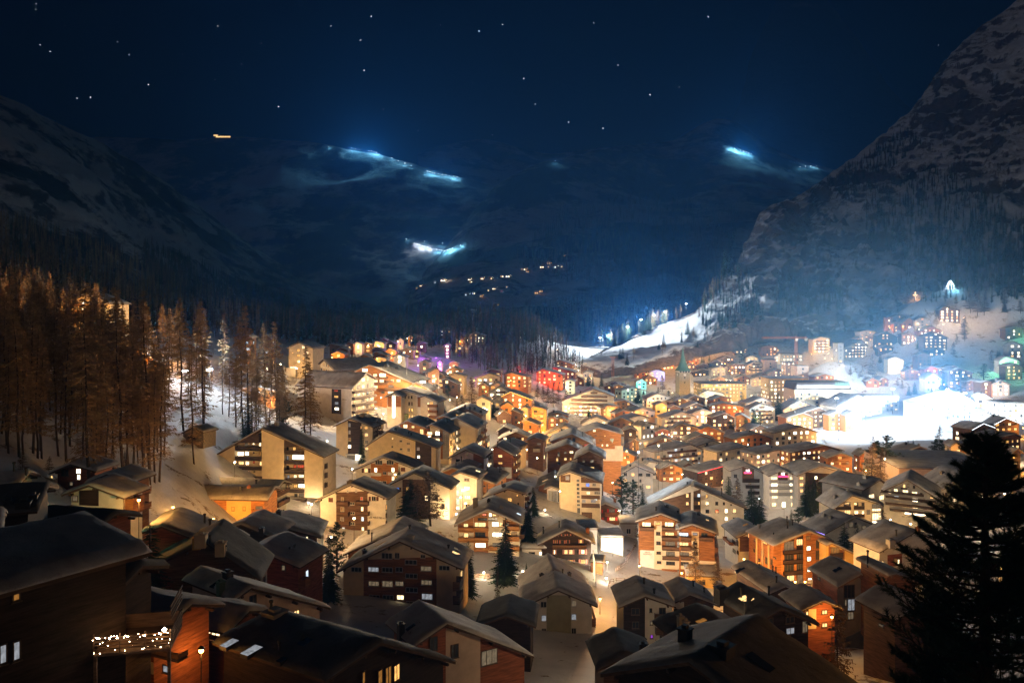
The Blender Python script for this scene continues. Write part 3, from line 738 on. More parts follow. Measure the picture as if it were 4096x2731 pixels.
def forest(name, label, spots, mats, kinds, seed):
    """a far-off wood that reads as one mass: many small conifers in one mesh"""
    r = random.Random(seed); V = []; Fc = []; Mi = []; n0 = 0
    tm = []
    for q in range(5):
        pts = []; fs = []
        nb = 26 if kinds == 'larch' else 30
        rr = random.Random(q)
        pts += [(-.012, 0, -.05), (.012, 0, -.05), (0, 0, 1)]; fs.append((0, 1, 2)); pts += [(0, -.012, -.05), (0, .012, -.05), (0, 0, 1)]; fs.append((3, 4, 5))
        for i in range(nb):
            k = .12 + .86 * (i / nb); R = (.19 if kinds == 'spruce' else .15) * (1 - k) ** .8 * rr.uniform(.6, 1.2) + .012
            for j in range(3):
                az = rr.uniform(0, 6.28); dx, dy = math.cos(az), math.sin(az); w = R * (.42 if kinds == 'spruce' else .26); b = len(pts)
                pts += [(-dy * w * .6, dx * w * .6, k + .03), (dy * w * .6, -dx * w * .6, k + .03), (dx * R, dy * R, k - R * rr.uniform(.1, .5))]; fs.append((b, b + 1, b + 2))
        tm.append((np.array(pts), np.array(fs)))
    VV, FF, MI = [], [], []
    for (p, h) in spots:
        t, f = tm[r.randrange(5)]; a = r.uniform(0, 6.28); c, s_ = math.cos(a), math.sin(a); w = h * r.uniform(.8, 1.25)
        q = np.stack([(t[:, 0] * c - t[:, 1] * s_) * w + p[0], (t[:, 0] * s_ + t[:, 1] * c) * w + p[1], t[:, 2] * h + p[2]], 1)
        VV.append(q); FF.append(f + n0); n0 += len(q); MI.append(np.full(len(f), r.randrange(len(mats))))
    if not VV: return
    me = bpy.data.meshes.new(name); me.from_pydata(np.concatenate(VV).tolist(), [], np.concatenate(FF).tolist())
    for m in mats: me.materials.append(M[m])
    me.polygons.foreach_set('material_index', np.concatenate(MI)); me.update()
    return tag(link(name, me), label, 'forest', None, 'stuff')
def in_poly(x, y, P):
    c = False; n = len(P)
    for i in range(n):
        (x1, y1), (x2, y2) = P[i], P[i - 1]
        if (y1 > y) != (y2 > y) and x < (x2 - x1) * (y - y1) / (y2 - y1) + x1: c = not c
    return c
def scatter(poly, n, seed, hmin, hmax, dmax=6000):
    r = random.Random(seed); out = []; xs = [p[0] for p in poly]; ys = [p[1] for p in poly]; t = 0
    while len(out) < n and t < n * 12:
        t += 1; x, y = r.uniform(min(xs), max(xs)), r.uniform(min(ys), max(ys))
        if not in_poly(x, y, poly): continue
        p = cast(x / .57422, y / .57422)
        if p is None or p.y > dmax: continue
        out.append((p, r.uniform(hmin, hmax)))
    return out

# ------------------------------------------------------------------ lamps
LAMPS = []
LC = {'w': (1, 0.71, 0.40), 'o': (1, 0.43, 0.085), 'c': (0.80, 0.92, 1.0), 'g': (0.25, 1, 0.5), 'p': (0.55, 0.12, 1), 'r': (1, 0.06, 0.05), 't': (0.5, 1, 0.9), 'y': (1, 0.54, 0.17), 'k': (0.22, 0.72, 1.0), 'b': (0.2, 0.35, 1), 'n': (1, 0.86, 0.66)}
BULB = {'w': 'bulbw', 'y': 'bulbw', 'o': 'bulbo', 'c': 'bulbc', 't': 'bulbc', 'k': 'bulbc', 'g': 'bulbg', 'p': 'bulbp', 'n': 'bulbw', 'r': 'bulbr', 'b': 'bulbp'}
LMESH = {}
def lamp_parts(h, kind, col):
    k = (round(h), kind, col)
    if k not in LMESH:
        a, b = MB(), MB(); h = round(h)
        if kind == 'mast':
            a.tube((0, 0, -1), (0, 0, h), .22, .12, 8); a.box(-1.1, 1.1, -.12, .12, h - .1, h + .1)
            for x in (-.8, 0, .8): b.box(x - .3, x + .3, -.34, -.125, h - .3, h + .3)
        else:
            a.tube((0, 0, -1), (0, 0, h - .35), .07, .05, 6)
            a.lathe([(0, .35), (.12, .3), (.34, .12), (.36, .08), (0, .08)], 8, (0, 0, h - .3))
            b.lathe([(0, -.34), (.16, -.3), (.24, -.14), (.2, .05), (0, .08)], 8, (0, 0, h - .3))
        LMESH[k] = (a.mesh('pole', M['metal']), b.mesh('lamp_head', M[BULB[col]]), h)
    return LMESH[k]
def lamp(loc, h, col, W, label=None, kind='post', radius=0.25, spot=None, rz=0.0, off=0.55, cat='street lamp', group=None, aim=None):
    m = lamp_parts(h, kind, col); name = 'floodlight_mast' if kind == 'mast' else 'street_lamp'
    o = empty(name, loc, rz); link('pole', m[0], o); link('lamp_head', m[1], o)
    li = bpy.data.lights.new('lamp_light', 'SPOT' if spot else 'POINT'); li.energy = W; li.color = LC[col]; li.shadow_soft_size = radius
    if spot: li.spot_size = rad(spot); li.spot_blend = 0.6
    lo = link('lamp_light', li, o, (0, -off if kind == 'mast' else 0, m[2] - (.9 if kind != 'mast' else 0.0)))
    if aim is not None:
        dv = Vector(aim) - Vector(loc) - Vector((0, 0, m[2])); lo.rotation_euler = (Matrix.Rotation(-rz, 3, 'Z') @ dv).to_track_quat('-Z', 'Y').to_euler()
    tag(o, label, cat, group); LAMPS.append((o, col)); return o
def lamp_px(c, x, y, h, col, W, label=None, d=None, **kw):
    """lamp whose head is seen at this spot of the photograph"""
    u, v = px(c, x, y)
    d = depth_for_height(u, v, h) if (d is None or (c not in 'ABDEJKL' and d > 390)) else conv(c, d)
    p = at(u, v, d); z = max(zg(p.x, p.y), p.z - 30); W = W * LAMPK
    return lamp((p.x, p.y, z), max(1.5, p.z - z), col, W, label, **kw)
# ================================================================== the houses one can tell apart
Hs = {}
# tall white apartment block with loggias
h = House('B', (415, 575, 905, 300, 1555, 595), d=205, yaw=8, L=11, wall='cr', rec=2.0, oh=.8, ref='the tall apartment block', name='apartment_block', cat='apartment block',
          label='tall cream apartment block with two columns of dark balconies below the wooded slope')
for a, b in ((436, 622), (905, 1138), (1352, 1552)): h.pier(a, b, 'cr', y=800)
h.panel(622, 330, 905, 440, 'dk', 'F', 1.9); h.panel(1138, 400, 1352, 482, 'dk', 'F', 1.9)
h.balc('625 488 905 528;627 590 907 630;630 690 910 728;633 790 912 828;636 890 912 928;1140 527 1350 568;1140 628 1352 668;1142 728 1354 768;1144 828 1356 868;1146 928 1358 966;1146 1030 1358 1060', mat='dk', dep=1.95)
h.wins('625 538 722 582 W;732 535 772 580 W;815 538 833 556 d;880 535 905 585 a;665 637 722 675 m;736 635 776 680 w;816 633 836 660 r;885 637 908 685 y' .replace('y', 'm') + ';636 737 730 780 W;737 735 775 780 W;820 735 840 755 c;810 440 833 466 w;878 440 903 482 w;730 446 764 482 c;1163 485 1190 525 d;1230 482 1265 522 o;1228 568 1350 622 W;1170 580 1190 625 n;1238 672 1272 710 r;1285 672 1348 710 r;1170 680 1192 725 d;1240 776 1275 812 w;1290 774 1350 810 w;1175 780 1198 816 n;1240 875 1280 915 o;1290 872 1360 918 W;1178 880 1196 920 c;1250 975 1280 1010 d;1298 975 1352 1010 c;640 840 730 870 d;745 838 775 870 d')
h.wins('1562 665 1574 712 d;1580 660 1592 705 d;1562 762 1574 808 d;1580 758 1592 802 d;1562 864 1574 905 d;1580 860 1592 900 d', 'R')
h.chimney(1.5, 7, 1.0, 1.6, 'gy'); h.chimney(.8, 4, .5, 2, 'metal', 'pipe')
Hs['block'] = h
# yellow-lit timber house seen along its eave
h = House('B', dims=(1050, 912, 5.5, 5.5, 1.9, 1.9), d=163, yaw=-86, L=21, wall='or', ref='the yellow-lit long chalet', label='long timber chalet with a yellow plaster centre under sodium light', snow=.6)
h.panel(540, 1050, 795, 1360, 'oc', 'L', .12, name='plaster_bay')
h.wins('420 1120 490 1175 m;845 1105 912 1158 c;592 1115 622 1152 d;710 1113 738 1150 d;425 1232 490 1282 a;845 1217 915 1270 a;595 1225 625 1262 d;715 1222 742 1258 d', 'L')
h.balc('290 1190 528 1240;805 1145 1010 1208;300 1068 365 1105;450 1290 540 1320', 'L', 'wd'); h.chim_px(690, 960); h.chim_px(775, 930, .8, 1, 'wd', 'box')
h = House('B', dims=(1140, 848, 5, 5, 1.7, 1.7), d=177, yaw=-80, L=21, wall='wh', ref='the rear roof', label='white and timber chalet whose snowy roof shows behind the yellow-lit long chalet', snow=.55)
h.balcony3('F', -3.5, 3.5, 4.5); h.balcony3('F', -3.5, 3.5, 7.3); h.auto('dddo', 'FL'); h.chim_px(850, 880)
# apartment house with brown timber front
h = House('D', (-103, 532, 270, 360, 660, 512), d=172, yaw=10, L=8.5, wall='wh', ref='the balconied house lettered for larches', name='apartment_house',
          label='white apartment house with a dark timber centre, stacked balconies and black name lettering', snow=.45)
h.panel(118, 380, 445, 930, 'br')
h.balc('115 540 243 583;318 537 447 578;118 645 243 688;322 640 453 683;150 747 250 790;320 740 455 783;180 858 250 898;320 852 455 895', dep=1.2)
h.wins('167 490 197 533 a;370 485 398 525 r;485 482 535 528 d;262 540 310 573 d;228 420 248 440 n;316 418 336 438 n;375 588 405 640 w;265 640 312 673 d;160 702 198 748 c;378 695 408 742 b;268 750 312 782 d;178 805 208 860 b;380 800 412 850 w;270 858 318 882 d;165 595 198 640 a', fr='framew')
h.panel(36, 495, 84, 543, 'brsh', name='shutter'); h.panel(456, 484, 480, 530, 'brsh', name='shutter'); h.panel(537, 484, 560, 530, 'brsh', name='shutter')
h.text('LES MÉLÈZES A', 540, 706, 20); h.chimney(-1.2, 3, 1.6, .8, 'cn'); h.wins('632 570 645 620 o;632 660 645 700 d;632 740 645 790 d', 'R')
Hs['mel'] = h
# foreground timber-fronted house
h = House('D', (125, 1270, 780, 950, 1445, 1245), d=130, yaw=7, L=10, wall='cr', ref='the timber-fronted foreground house', name='apartment_house', label='foreground house with a wide timber front, pale side bays and rows of windows', snow=.5)
h.panel(405, 960, 1165, 1760, 'wd', proud=.07)
h.wins('590 1070 705 1135 d;728 1068 780 1132 d;1000 1085 1048 1130 d;838 1140 960 1197 d;275 1217 383 1273 d;453 1213 561 1275 n;597 1217 706 1277 d;736 1215 815 1275 d;1000 1205 1115 1265 c;1193 1200 1303 1257 d;843 1285 965 1340 d;457 1362 565 1422 c;597 1362 712 1428 c;738 1362 820 1422 c;1005 1350 1120 1412 c;845 1430 968 1485 d;463 1508 570 1560 d;605 1505 715 1565 d;748 1505 828 1565 w;1010 1490 1126 1565 n;465 1650 570 1705 n;745 1650 830 1705 w;848 1575 960 1630 d;600 1655 715 1710 c', fr='framew')
h.wins('1415 1270 1432 1320 m;1415 1420 1432 1470 c', 'R'); h.balc('1405 1360 1440 1400;1405 1500 1440 1540', 'R')
h.sky_px(1090, 955, 'n'); h.sky_px(1075, 985, 'n'); h.sky_px(1385, 1045, 'c'); h.sky_px(1370, 1085, 'm'); h.sky_px(580, 985, 'a', w=.6, l=2.6)
h.chim_px(895, 925, 1.3, .9, 'gy', 'box'); h.chim_px(415, 1080, .8, 1, 'metal', 'box'); h.chim_px(1290, 1030, .6, .9); h.chim_px(885, 830, .7, 1.)
Hs['front'] = h
h = House('D', (185, 1095, 690, 875, 960, 985), d=147, yaw=4, L=13, wall='wd', ref='the roof behind', label='timber house whose snowy roof with thin flues rises behind the timber-fronted foreground house')
h.auto('ddo'); h.chim_px(612, 775, .5, 3); h.chim_px(455, 880, .8, 1.2); h.chim_px(488, 975, .4, 2)
h = House('D', (640, 375, 930, 235, 1325, 405), d=205, yaw=9, L=9, wall='cr', ref='the house behind the bare larches', label='pale yellow house with a blue-lit window, half hidden behind two tall dark trees', name='apartment_house')
h.panel(810, 300, 1100, 900, 'br'); h.wins('745 388 775 433 u;850 386 880 436 o;1043 475 1075 525 w;855 580 880 640 o;1060 770 1082 810 w;840 480 868 520 d;1010 580 1040 630 d;1150 470 1180 520 d;1220 560 1250 610 d')
h.panel(724, 388, 744, 433, 'brsh', name='shutter'); h.panel(776, 388, 798, 433, 'brsh', name='shutter')
h = House('D', (285, 215, 610, 75, 960, 200), d=230, yaw=8, L=9, wall='wh', ref='the chalet with two lit balconies', label='white chalet with an orange timber centre and two brightly lit balconies')
h.panel(480, 80, 765, 400, 'or'); h.wins('410 185 450 235 m;515 183 548 230 W;697 180 725 230 W;697 272 727 318 w;525 105 600 150 d;645 105 718 150 d;605 225 645 255 d;605 320 645 350 d', fr='framew')
h.panel(384, 190, 408, 236, 'brsh', name='shutter'); h.panel(452, 190, 476, 236, 'brsh', name='shutter'); h.panel(793, 180, 838, 222, 'brsh', name='shutter')
h.balc('478 237 580 266;655 232 765 262;520 322 600 350', mat='white', dep=1.0); h.chimney(3, 5, .8, .9)
h = House('D', (1265, 292, 1410, 232, 1605, 300), d=214, yaw=14, L=9, wall='wh', eave='eavel', ref='the glass-stair house', label='white modern house with a tall greenish glazed stairwell at its left edge')
h.wins('1330 310 1402 388 g;1322 400 1405 482 g;1325 490 1408 570 g;1322 585 1405 655 W;1455 372 1515 425 w;1460 467 1520 515 w;1455 288 1510 328 c;1470 560 1515 605 d', fr='framew'); h.sky_px(1600, 225, 'w')
h = House('D', (1545, 315, 1590, 292, 1785, 358), d=219, yaw=14, L=16, wall='or', eave='eavel', ref='the honey timber house', label='honey-coloured timber house with a single strip window, joined to the glass-stair house')
h.wins('1615 362 1675 382 d;1700 420 1735 450 d'); h.auto('dcm', 'R'); h.chim_px(1695, 215, .5, 2); h.chim_px(1828, 240, .5, 2.2)
h = House('D', (1180, 250, 1330, 190, 1500, 240), d=226, yaw=14, L=14, wall='wd', eave='eavel', ref='the rear timber gable', label='timber house with a snowy roof behind the glass-stair house'); h.auto('ddm'); h.chim_px(1425, 130, .5, 2.2); h.chim_px(1370, 170, .5, 1.2)
h = House('D', (1640, 500, 1910, 405, 2110, 465), d=195, yaw=10, L=9, wall='cr', ref='the beige amber-windowed house', label='small beige house with two amber windows beside a tall dark spruce')
h.wins('1908 495 1955 540 o;1998 455 2020 485 o;2010 545 2030 575 d'); h.auto('ddd', 'R', balc='br'); h.chim_px(1850, 385, .6, 1.8); h.chim_px(1872, 390, .9, 1.1, 'metal', 'box'); h.chim_px(1695, 430, .4, 2.2)
# balconied chalet with many lit rooms
h = House('D', (1350, 790, 1700, 625, 2065, 780), d=166, yaw=4, L=14, wall='cr', eave='eavel', ref='the balconied glowing chalet', label='timber chalet with glowing rooms behind four tiers of slatted balconies, and a fir before it', snow=.5)
h.panel(1555, 640, 1705, 1180, 'or', proud=.04); h.panel(1390, 700, 1550, 860, 'or', proud=.03); h.panel(1860, 720, 2030, 800, 'wd', proud=.03)
h.wins('1450 760 1495 805 m;1565 750 1680 803 m;1745 745 1815 800 W;1822 750 1860 798 o;1450 860 1500 913 m;1570 855 1675 905 d;1750 855 1858 908 W;1572 965 1680 1018 W;1572 1068 1685 1122 W;1600 1180 1690 1225 a;1600 707 1695 735 d;1712 705 1800 735 c;1712 655 1745 695 W;1640 655 1690 690 r;1750 660 1790 692 o;1885 760 1920 800 c;1890 850 1950 890 o;1955 850 2005 890 a;1750 965 1840 1010 c;1420 965 1490 1000 c;1760 1070 1840 1110 o')
h.balc('1390 812 1555 850;1560 812 1705 846;1900 798 2030 840;1390 918 1555 958;1560 918 1705 955;1890 905 2030 948;1555 1022 1705 1058;1710 1010 1800 1050;1555 1128 1705 1165;1940 1010 2030 1050', mat='or', dep=1.1)
h.chim_px(1572, 600, 1.3, 2.6, 'cn', 'box'); h.sky_px(2005, 665, 'b', w=1.0, l=2.2); h.sky_px(1815, 557, 'g', w=.6, l=2.2); h.chim_px(1845, 608, 1.2, .8, 'gy', 'box'); h.chim_px(1712, 545, .8, 1, 'metal', 'box'); h.auto('dm', 'R', balc='br')
# building with vertical lettering
h = House('G', (460, 150, 540, 120, 800, 235), d=200, yaw=6, L=15, wall='wh', eave='eavel', ref='the house with vertical lettering', name='apartment_house', label='pale house with vertical lettering down a white strip and honey timber on its right')
h.panel(690, 190, 800, 500, 'or'); h.panel(505, 160, 640, 480, 'gy', proud=.03)
h.wins('535 165 595 285 c;605 170 635 280 d;530 330 602 385 W;605 335 636 385 c;690 290 755 320 w;700 385 755 410 d;535 425 600 470 b;605 430 636 470 d;705 475 758 500 d', fr='framew')
h.balc('505 288 640 322;508 380 642 412;510 470 645 500', mat='gy', dep=1.0); h.text('ADRIAN', 668, 398, 15, vertical=True)
h = House('G', (370, 130, 550, 50, 800, 175), d=208, yaw=6, L=14, wall='wd', eave='eavel', ref='the roof above the lettering', label='timber house with a snow-rippled roof, just behind the house with vertical lettering'); h.sky_px(470, 60, 'm', w=.6, l=2); h.sky_px(595, 50, 'n', w=.6, l=1.6); h.chim_px(375, 105, .7, 1.5, 'gy', 'box')
h = House('X', (1455, 700, 1690, 605, 2290, 815), hr=14, yaw=9, L=15, wall='cr', ref='the brown-banded apartment block', name='apartment_block', label='cream apartment block with brown bands and one bright blue window')
for a in ((1900, 700, 2250, 815), (1905, 885, 2240, 958), (1905, 1025, 2240, 1105), (1530, 650, 1710, 800), (1910, 1170, 2240, 1260), (1910, 1330, 2100, 1460)): h.panel(*a, 'br')
h.wins('1985 812 2055 875 u;2105 815 2165 868 c;2000 960 2062 1018 w;2140 958 2240 1018 c;1625 690 1688 752 n;1820 815 1870 870 d;1822 890 1872 940 d;1824 965 1874 1015 d;1826 1040 1876 1075 d;1822 745 1868 790 d;1828 1110 1878 1160 d;1830 1180 1880 1225 d;1832 1250 1882 1360 d;1915 1110 1985 1160 n;2075 1105 2165 1165 n;2140 1100 2190 1118 b', fr='framew'); h.chim_px(1450, 620, .5, 2.4); h.chim_px(1905, 600, .8, 1, 'cr', 'box')
h = House('G', (910, 385, 1100, 300, 1285, 375), d=198, yaw=1, L=10, wall='br', ref='the red-shuttered chalet', label='dark timber chalet with bright red shutters and two front balconies', snow=.55)
h.wins('1028 358 1060 393 c;1140 352 1200 388 c;1000 440 1060 480 c;1142 437 1205 475 m;1028 530 1062 570 c;1143 525 1205 565 w', shutters='redsh'); h.balc('1100 393 1250 428;1103 480 1252 515', mat='wd'); h.chim_px(1200, 290, .9, 1.6, 'wd', 'box'); h.auto('dd', 'L')
# dark chalet with the lit restaurant
h = House('G', (393, 730, 695, 575, 995, 715), d=151, yaw=2, L=8.5, wall='bk', ref='the restaurant chalet', label='near-black timber chalet with rose shutters above a lit stone-trimmed ground floor', snow=.5)
h.wins('568 675 592 712 a;635 678 668 715 d;700 675 720 712 d;832 668 858 710 o;560 777 580 825 w;672 775 708 825 m;722 775 758 825 m;845 772 887 825 w;668 883 705 930 a;725 883 763 930 o;845 878 890 925 o;650 615 675 632 d;710 612 732 630 d', shutters='pksh')
h.balc('550 732 900 765', mat='br'); h.panel(680, 985, 945, 1060, 'cr', name='ground_floor'); h.wins('695 1002 785 1047 m;812 1000 903 1050 m', proud=.14); h.wins('945 1010 1025 1040 w', 'R')
h.chim_px(620, 560, .6, 2.2, 'metal', 'pipe'); h.chim_px(915, 610, .9, 1.6, 'wd', 'box'); h.chim_px(452, 620, .5, 2.2)
h = Flat('G', 212, 482, 762, d=152, yaw=2, L=9, wall='wh', label='low white flat-roofed annexe with deep snow, left of the near-black chalet', cat='annexe', snow=.8)
h.wins('300 800 365 850 d;410 797 438 832 W;305 908 368 957 c;415 905 440 935 d'); h.chimney(0, 5, .7, .7, 'metal', 'box')
h = House('G', (210, 1385, 610, 1200, 1020, 1370), d=113, yaw=-1, L=9, wall='wh', ref='the white foreground gable', label='white foreground gable with a windowless olive centre strip and lit corner windows', snow=.45)
h.panel(487, 1215, 743, 1900, 'ol', proud=.12); h.wins('425 1318 487 1380 d;742 1305 800 1370 c;430 1460 487 1525 n;742 1448 800 1510 n;432 1600 487 1660 d;742 1595 800 1655 d', fr='framew'); h.balc('960 1450 1000 1500;960 1580 1000 1640', 'R')
h = House('G', (225, 1250, 560, 985, 965, 1225), d=123, yaw=-4, L=9, wall='wh', ref='the dark pointed roof', label='house with a steep dark pointed roof just behind the white foreground gable', snow=.4, snowm='snow'); h.chim_px(435, 1100, .9, .9, 'metal', 'box'); h.chim_px(725, 1180, .7, 1.2, 'metal', 'box'); h.chim_px(655, 1040, .4, 1)
# orange timber pair with low white storey and lettering
h = House('G', (1410, 490, 1680, 408, 1890, 490), d=163, yaw=10, L=13, wall='wd', ref='the orange timber apartment house', name='apartment_house', label='orange-lit timber apartment house with white lettering panel and full-width balconies', snow=.5)
h.panel(1465, 780, 1622, 980, 'wh', proud=.07); h.panel(1612, 478, 1690, 985, 'cr', proud=.09, name='stair_bay'); h.panel(1690, 780, 1890, 985, 'cr', proud=.05)
h.wins('1483 488 1580 537 w;1722 487 1815 537 w;1725 592 1820 632 m;1730 690 1830 740 c;1732 795 1830 842 c;1735 895 1830 940 d'); h.wins('1625 487 1675 522 o;1630 590 1678 625 d;1632 690 1680 725 d;1635 795 1682 825 d;1638 892 1688 925 d', proud=.13)
h.balc('1462 545 1610 583;1690 545 1822 583;1692 648 1885 690;1695 748 1885 790;1697 850 1885 890', mat='br'); h.balc('1412 610 1452 665;1415 710 1455 770;1418 810 1458 870', 'L', 'br')
h.text('HAUS\nDOMINO', 1540, 815, 15, proud=.1); h.chim_px(1630, 380, .6, 1.4); h.chim_px(1740, 340, 1.3, .9, 'metal', 'box'); h.chim_px(1860, 400, .7, .9)
h2 = House('G', (1835, 575, 2010, 518, 2284, 620), d=158, yaw=12, L=13, wall='wd', ref='the right half', name='apartment_house', label='orange-lit timber wing with a brown panelled bay, joined right of the lettered timber apartment house', snow=.5)
h2.panel(2003, 585, 2078, 960, 'cr', proud=.08, name='stair_bay'); h2.panel(2080, 890, 2260, 1000, 'cr', proud=.05); h2.panel(1890, 790, 2003, 985, 'cr', proud=.05)
h2.wins('1872 592 1970 640 b;1875 695 1970 740 m;1880 798 1975 842 c;1885 900 1975 945 d;2105 600 2170 640 d'); h2.wins('2012 595 2065 630 n;2015 695 2065 730 d;2018 800 2068 830 d;2020 900 2070 935 d', proud=.13)
h2.balc('1890 648 2000 690;1890 748 2000 790;1890 850 2000 890;2085 650 2225 690', mat='br'); h2.balc('2255 640 2280 690;2260 740 2285 790;2262 840 2287 890', 'R', 'br'); h2.chim_px(2075, 420, 1.0, 1.0, 'metal', 'box'); h2.sky_px(2180, 480, 'm', w=.6)
h = Flat('H', 118, 470, 1052, d=150, yaw=8, L=8, wall='oc', label='low orange-lit garage building with a snow roof below the timber apartment house', cat='garage'); h.wins('245 1100 318 1145 d;425 1095 492 1148 c')
# brown and white long gable
h = House('H', (-274, 310, 160, 95, 757, 352), d=205, yaw=5, L=9, wall='wh', ref='the brown and white gable', name='apartment_house', label='wide gabled house, dark timber left and white right, with a pale flue strip', snow=.45)
h.panel(-240, 110, 268, 520, 'br'); h.panel(166, 140, 192, 520, 'wh', proud=.2, name='flue')
h.wins('112 190 145 235 m;112 275 145 315 m;235 190 262 230 b;238 273 262 310 o;320 200 342 235 o;318 275 352 312 w;420 275 452 312 d;520 352 550 393 W;520 437 550 472 W;603 350 638 392 m;605 440 640 470 d;420 355 455 395 r;320 357 355 395 d;500 280 522 310 d;578 300 594 316 d'); h.balc('200 235 265 268;202 320 266 350', mat='bk', dep=.8)
h.chim_px(180, 105, .9, 1.3, 'gy', 'box'); h.chim_px(487, 215, .5, 2.8); h.chim_px(128, 95, .6, .9)
# white hotel with the red neon
h = House('W', (780, 1135, 1040, 1030, 1305, 1135), hr=17, yaw=0, L=14, wall='wh', ref='the red neon hotel', name='hotel', cat='hotel', label='hotel centre gable with red neon initials over rows of lit window pairs')
h.panel(950, 1050, 1125, 1220, 'br'); h.wins('825 1152 932 1200 w;1157 1152 1262 1200 w;828 1262 938 1318 W;1155 1260 1268 1312 W;832 1372 942 1428 w;1162 1372 1270 1425 w;838 1485 942 1540 w;1170 1485 1275 1540 w', fr='framew', proud=.08)
h.balc('808 1212 960 1262;965 1212 1125 1262;1128 1212 1282 1262;808 1322 960 1372;965 1322 1125 1372;1128 1322 1282 1372;810 1436 960 1486;965 1436 1125 1486;1128 1436 1285 1486', mat='gy', dep=1.0)
h.panel(820, 1560, 1280, 1800, 'wh', proud=.12, name='arcade'); h.wins('838 1610 918 1680 w;1015 1600 1090 1690 W;1180 1605 1260 1680 w', proud=.18)
h.text('NZ', 1040, 1100, 34, 'whiteneon', proud=.3); h.panel(958, 1130, 1125, 1152, 'redneon', proud=.25, name='neon_bar'); Hs['nz'] = h
h = House('W', (80, 1045, 385, 945, 800, 1130), hr=18, yaw=0, L=14, wall='gy', ref='the left neon wing', name='hotel_wing', cat='hotel', label='grey hotel wing with red neon initials, left of the neon centre gable')
h.panel(310, 960, 520, 1250, 'br'); h.wins('680 1142 742 1200 c;682 1252 742 1310 m;686 1362 745 1420 w;690 1472 748 1530 w;160 1105 215 1160 d;420 1235 470 1285 c;195 1320 225 1370 m'); h.balc('330 1190 620 1245;380 1300 620 1350;420 1410 620 1460', mat='bk', dep=1.1)
h.text('NZ', 410, 1038, 34, 'whiteneon', proud=.3); h.panel(342, 1064, 470, 1085, 'redneon', proud=.25, name='neon_bar')
h = House('W', (1290, 1130, 1720, 960, 2300, 1120), hr=18, yaw=-3, L=14, wall='gy', ref='the right neon wing', name='hotel_wing', cat='hotel', label='dark hotel wing with one lit column of windows, right of the neon centre gable'); h.panel(1440, 1000, 2240, 1700, 'bk')
h.wins('1335 1145 1402 1200 m;1335 1260 1404 1316 m;1342 1368 1405 1428 m;1345 1480 1400 1535 d;1600 1135 1655 1195 W;1620 1370 1660 1410 o')
# right foreground: cream framed house, hotel and others
h = House('P', (140, 690, 325, 555, 815, 718), d=196, yaw=-4, L=12, wall='cr', ref='the cream framed apartment house', name='apartment_house', label='dark-banded apartment house with cream framing and lit floors, before the long dark-balconied hotel')
for a in ((160, 560, 500, 620), (160, 662, 440, 692), (160, 740, 440, 768), (625, 735, 740, 765), (620, 810, 740, 845)): h.panel(*a, 'bk', proud=.04)
for a in ((310, 334), (440, 458), (494, 508), (735, 752), (600, 616)): h.pier(*a, 'cr', y=700)
h.wins('240 625 305 660 d;337 625 378 660 d;412 625 436 660 d;245 700 305 738 m;337 702 380 738 w;410 702 437 738 w;460 697 493 735 c;510 683 598 708 w;512 725 598 795 w;510 803 600 842 W;510 640 600 675 c;625 695 672 735 m;705 775 735 810 m;165 775 300 810 d')
h.chim_px(280, 520, 1.1, 1.0, 'gy', 'box'); h.chim_px(160, 580, 1.1, 1.1, 'gy', 'box'); h.chim_px(305, 500, 1.2, .8, 'gy', 'box')
h = House('P', (590, 525, 855, 405, 1165, 600), hr=18, yaw=30, L=17, wall='gy', ref='the dark-balconied hotel', name='hotel', cat='hotel', label='long hotel with dark balcony bands over a dazzling shop window front and white lettering')
h.balc('600 522 1010 560;640 575 1130 612;640 640 1140 676;680 698 1150 735', mat='bk', dep=1.2)
h.wins('720 490 762 528 w;790 480 850 498 d;808 500 860 540 w;895 515 950 545 w;668 505 700 542 w;725 560 770 590 b;900 580 955 620 W;1070 565 1105 590 m;725 625 760 650 m;900 645 955 685 w;1005 660 1040 690 w;780 635 830 665 d;1090 650 1140 690 d;795 705 1145 775 W;810 445 835 485 m;850 440 870 480 c;905 460 930 490 d;975 530 1000 560 d;780 570 840 600 d;980 600 1050 630 d')
h.panel(800, 755, 1100, 792, 'bk', proud=.5, name='sign_board'); h.text('ALPENHOF   HOTEL RESTAURANT', 940, 772, 10, 'gold', proud=.6)
h = House('P', (430, 505, 600, 400, 700, 470), hr=17, yaw=-35, L=16, wall='gy', ref='the left hotel roof', name='hotel_wing', cat='hotel', label='left wing of the dark-balconied hotel, with chimneys on a snowy roof over three lit windows'); h.chim_px(445, 395, 1.2, 1.2, 'wh', 'box'); h.chim_px(385, 460, 1.2, 1.2, 'wh', 'box'); h.wins('480 550 530 580 w;580 560 625 592 w;650 570 690 605 w', 'F'); h.sky_px(700, 455, 'c')
h = House('P', (1165, 520, 1435, 340, 1640, 440), hr=14, yaw=-8, L=13, wall='gy', ref='the right hotel roof', name='hotel_wing', cat='hotel', label='pinkish right wing of the dark-balconied hotel with an attic light at its gable'); h.wins('1440 370 1475 405 W;1380 395 1400 412 W;1295 515 1320 555 d;1215 530 1240 560 d;1295 585 1325 615 w'); h.sky_px(1135, 440, 'c'); h.sky_px(1190, 450, 'c'); h.chim_px(1190, 345, 1.1, .9, 'metal', 'box')
h = House('P', (60, 925, 350, 765, 605, 862), d=176, yaw=-22, L=9, wall='wh', ref='the violet-edged house', label='white house whose left wall and eave glow with violet light strips'); h.wins('290 820 325 860 c;340 820 365 860 d;415 845 450 880 c;505 888 545 925 d;508 975 545 1010 d'); h.chim_px(112, 780, 1, .9, 'cn', 'box'); h.chim_px(50, 760, .9, 1, 'gy', 'box')
